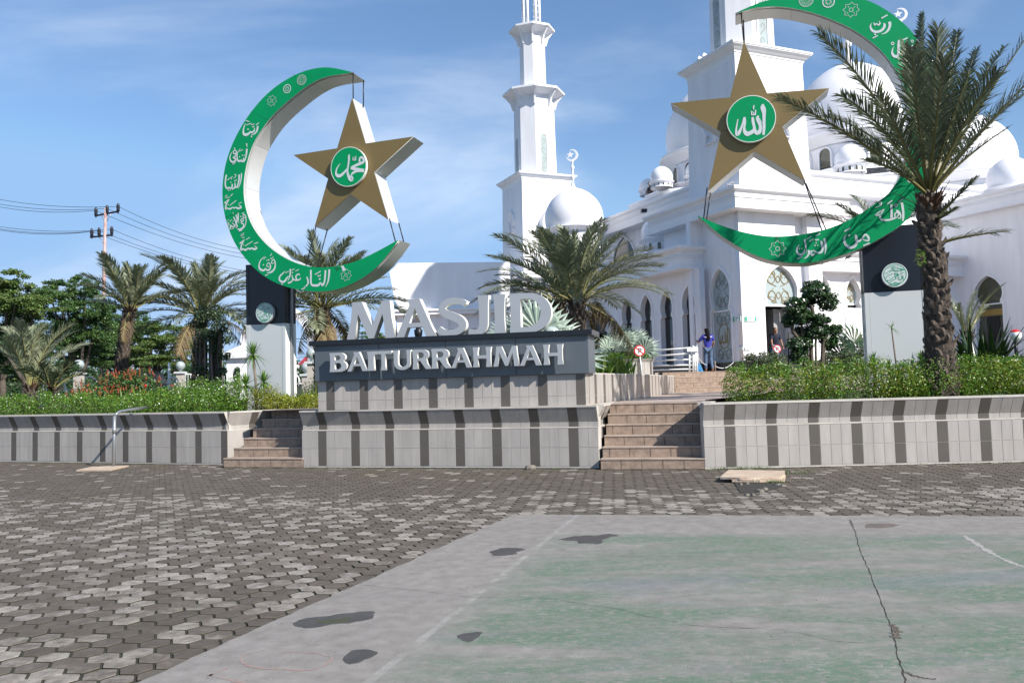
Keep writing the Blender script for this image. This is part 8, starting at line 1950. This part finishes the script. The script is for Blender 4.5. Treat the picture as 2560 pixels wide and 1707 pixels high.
# white ramp railing
t_ = thing('railing', 'white metal railing with four rails beside the planter and the upper steps', 'railing', (*AT(1680, 935, 28)[:2], PZ))
def r5(x, y, Y): return tuple(AT(1440 + x / 3.92, 560 + y / 3.92, Y))
for (a, c) in (((660, 1248), (1180, 1208)), ((700, 1300), (1120, 1268)), ((740, 1340), (1110, 1326)), ((740, 1390), (1110, 1380)), ((740, 1433), (1110, 1420))):
    bb = B(); bb.tube([r5(*a, 28.6), r5(*c, 27.8)], .028, 8); bb.build('rail', 'rail_white', t_)
for x, y0, y1 in ((1112, 1270, 1465), (1148, 1192, 1468), (1165, 1262, 1460), (1185, 1265, 1458)):
    bb = B(); a = Vector(r5(x, y0, 27.8)); c = Vector(r5(x, y1, 27.8)); c.z = PZ; bb.tube([tuple(a), tuple(c)], .03, 8); bb.build('post', 'rail_white', t_)
for y in (1268, 1305, 1345, 1385, 1425):
    bb = B(); bb.tube([r5(1112, y, 27.8), r5(1185, y - 4, 27.8)], .02, 6); bb.build('rung', 'rail_white', t_)
bb = B(); p, q = Vector(r5(1088, 1215, 27.7)), Vector(r5(1196, 1248, 27.7)); bb.box((p.x, 27.68, q.z), (q.x, 27.72, p.z)); bb.build('plate', 'sign_white', t_)
bb = B(); bb.tube([r5(1185, 1440, 27.8), r5(1200, 1452, 27.7), r5(1210, 1462, 27.7)], .02, 6); bb.build('foot', 'rail_white', t_)
t_ = thing('barrier_post', 'short brown wooden post with a sagging white chain beside the woman', 'post', (*AT(1786, 930, 28.6)[:2], PZ))
bb = B(); p = AT(1787, 902, 28.6); bb.tube([(p.x, p.y, PZ), tuple(p)], .03, 8); bb.build('post', 'bark_pale', t_)
bb = B(); a, c = AT(1788, 915, 28.6), AT(1834, 905, 31.0); bb.tube([tuple(a.lerp(c, k / 10) - ZV * .14 * 4 * (k / 10) * (1 - k / 10)) for k in range(11)], .012, 5); bb.build('chain', 'rail_white', t_)
bb = B(); a, c = AT(1742, 885, 28.0), AT(1766, 912, 28.8); bb.tube([tuple(a.lerp(c, k / 6) - ZV * .08 * 4 * (k / 6) * (1 - k / 6)) for k in range(7)], .012, 5); bb.build('chain', 'rail_white', t_)
# lamp posts behind the letters, thin white pole, wire sculpture
p = AT(1046, 836, 19); t_ = thing('garden_lamp', 'small dark garden lamp seen through the letters behind the sign', 'lamp', (p.x, 19, 1.56))
bb = B(); bb.lathe([(.05, -.75), (.03, -.7), (.02, -.2), (.05, -.16), (.09, 0), (.10, .10), (.06, .13), (.05, .2), (0, .22)], 12, Matrix.Translation(p)); bb.build('lantern', 'rod_dark', t_)
p0, p1 = AT(421, 980, 30), AT(423, 906, 30); top(B().tube([(p0.x, 30, TZ), tuple(p1)], .045, 8), 'white_post', 'sign_white', 'thin white post left of the aerial-rooted tree', 'post')
t_ = thing('wire_ball', 'open white wire ball ornament behind the strap-leaved plants', 'ornament', tuple(AT(432, 985, 24)))
c = AT(432, 955, 24)
for k in range(6):
    a = pi * k / 6; d = Vector((cos(a), sin(a), 0)); bb = B(); bb.tube([tuple(c + d * .15 * cos(q * pi / 8) + ZV * .17 * sin(q * pi / 8)) for q in range(17)], .009, 5, caps=False); bb.build('hoop', 'rail_white', t_)
bb = B(); bb.tube([tuple(c - ZV * .15), (c.x, c.y, TZ)], .02, 6); bb.build('stem', 'rail_white', t_)
# flower-decked ball lamp near the right edge
c = AT(2538, 838, 24); t_ = thing('round_ornament', 'round red and white ornament on a stand near the right edge, before the mosque', 'ornament', (c.x, 24, PZ))
bb = B(); bb.lathe([(.17 * sin(radians(a)), -.17 * cos(radians(a))) for a in range(0, 181, 15)], 16, Matrix.Translation(c)); bb.build('ball', 'sign_white', t_)
bb = B(); bb.lathe([(.175 * sin(radians(a)), -.175 * cos(radians(a))) for a in range(120, 181, 10)], 16, Matrix.Translation(c)); bb.build('cap', 'sign_red', t_)
bb = B(); bb.tube([(c.x, c.y, PZ), tuple(c - ZV * .16)], .05, 8); bb.build('stand', 'rod_dark', t_)
# spotlight dome on the sign's cap
c = PLN(1378, 818, SA - sn * .3, sn); c.z = 2.325; t_ = thing('cap_lamp', 'small clear domed lamp lying on the right end of the sign cap', 'lamp', c)
bb = B(); bb.lathe([(.14, 0), (.13, .05), (.09, .09), (0, .11)], 16, Matrix.Translation(c)); bb.build('dome', 'glass_frost', t_)

# ================================================================ CAR
cp = AT(395, 968, 42.0)
t_ = link('parked_car', None, M=Matrix.Translation((cp.x - 1.9, 43.0, TZ)) @ Matrix.Rotation(radians(150), 4, 'Z')); info(t_, 'dark blue estate car parked behind the red flowers, rear light towards us', 'car')
CM = wm(t_)
def carpart(bb, name, m, par=None): return bb.build(name, m, par or t_, CM)
# body cross sections along x (front +x), half width y; rear at x = -2.3
secs = [(-2.32, .45, .95, .74), (-2.28, .30, 1.05, .82), (-1.9, .26, 1.08, .88), (-.6, .24, 1.04, .90), (.8, .24, 1.02, .90), (1.7, .28, .96, .87), (2.25, .34, .82, .78), (2.34, .45, .70, .66)]
bb = B(); V = []; F = []
for x, z0, z1, w in secs:
    prof = [(-w * .96, z0), (-w, (z0 + z1) / 2), (-w * .97, z1 - .04), (-w * .90, z1), (w * .90, z1), (w * .97, z1 - .04), (w, (z0 + z1) / 2), (w * .96, z0)]; V += [(x, y, z) for y, z in prof]
for i in range(len(secs) - 1):
    for k in range(8): F.append((8 * i + k, 8 * i + (k + 1) % 8, 8 * i + 8 + (k + 1) % 8, 8 * i + 8 + k))
F += [tuple(range(7, -1, -1)), tuple(range(8 * (len(secs) - 1), 8 * len(secs)))]
bb.add(V, F, 0, True); carpart(bb, 'body', 'car_paint')
roof = [(-2.05, 1.06, .80), (-1.75, 1.60, .66), (-1.2, 1.70, .66), (.1, 1.68, .66), (.55, 1.55, .68), (1.25, 1.03, .80)]
bb = B(); V = []; F = []
for x, z, w in roof: V += [(x, -w, z), (x, w, z)]
for i in range(len(roof) - 1): F.append((2 * i, 2 * i + 1, 2 * i + 3, 2 * i + 2))
lo_ = [(-2.05, .84), (1.25, .84)]
bb.add(V, F[1:4], 0, True); carpart(bb, 'roof', 'car_paint')
bb = B(); bb.add([V[0], V[1], V[3], V[2]], [(0, 1, 2, 3)]); carpart(bb, 'rear_window', 'car_glass'); bb = B(); bb.add([V[8], V[9], V[11], V[10]], [(0, 1, 2, 3)]); carpart(bb, 'windscreen', 'car_glass')
for sg in (0, 1):
    ys = -1 if sg == 0 else 1
    for x0_, x1_ in ((-1.85, -1.0), (-.94, -.05), (.01, .95)):
        def rz(x):
            for i in range(len(roof) - 1):
                if roof[i][0] <= x <= roof[i + 1][0]: f = (x - roof[i][0]) / (roof[i + 1][0] - roof[i][0]); return roof[i][1] + (roof[i + 1][1] - roof[i][1]) * f, roof[i][2] + (roof[i + 1][2] - roof[i][2]) * f
        (za, wa), (zb2, wb) = rz(x0_), rz(x1_); bb = B(); bb.add([(x0_, ys * .845, 1.05), (x1_, ys * .845, 1.04), (x1_, ys * wb, zb2 - .03), (x0_, ys * wa, za - .03)], [(0, 1, 2, 3)]); carpart(bb, 'side_window', 'car_glass')
    bb = B(); bb.add([(-2.0, ys * .84, 1.04), (1.25, ys * .84, 1.02), (.55, ys * .675, 1.56), (.1, ys * .655, 1.685), (-1.2, ys * .655, 1.70), (-1.75, ys * .655, 1.60)], [(0, 1, 2, 3, 4, 5)]); carpart(bb, 'pillar_panel', 'car_paint')
    bb = B(); bb.box((-2.345, ys * .80 - .10, .80), (-2.22, ys * .80 + .085, 1.02)); carpart(bb, 'tail_light', 'tail_light')
    for xw in (-1.45, 1.42):
        bb = B(); bb.lathe([(0, -.10), (.33, -.10), (.345, 0), (.33, .10), (0, .10)], 22, Matrix.Translation((xw, ys * .82, .345)) @ Matrix.Rotation(pi / 2, 4, 'X')); wl_ = carpart(bb, 'wheel', 'rubber')
        bb = B(); bb.lathe([(0, -.11), (.20, -.112), (.22, -.10), (.22, .10), (.20, .112), (0, .11)], 18, Matrix.Translation((xw, ys * .82, .345)) @ Matrix.Rotation(pi / 2, 4, 'X')); bb.build('rim', 'wheel_metal', wl_, CM)
bb = B(); bb.box((-1.9, -.5, 1.72), (.2, -.46, 1.75)); bb.box((-1.9, .46, 1.72), (.2, .5, 1.75)); carpart(bb, 'roof_rails', 'rod_dark')
bb = B(); bb.box((-2.40, -.78, .38), (-2.26, .78, .56)); carpart(bb, 'bumper', 'car_paint')
bb = B(); bb.box((-2.36, -.24, .72), (-2.33, .24, .83)); carpart(bb, 'number_plate', 'rod_dark')
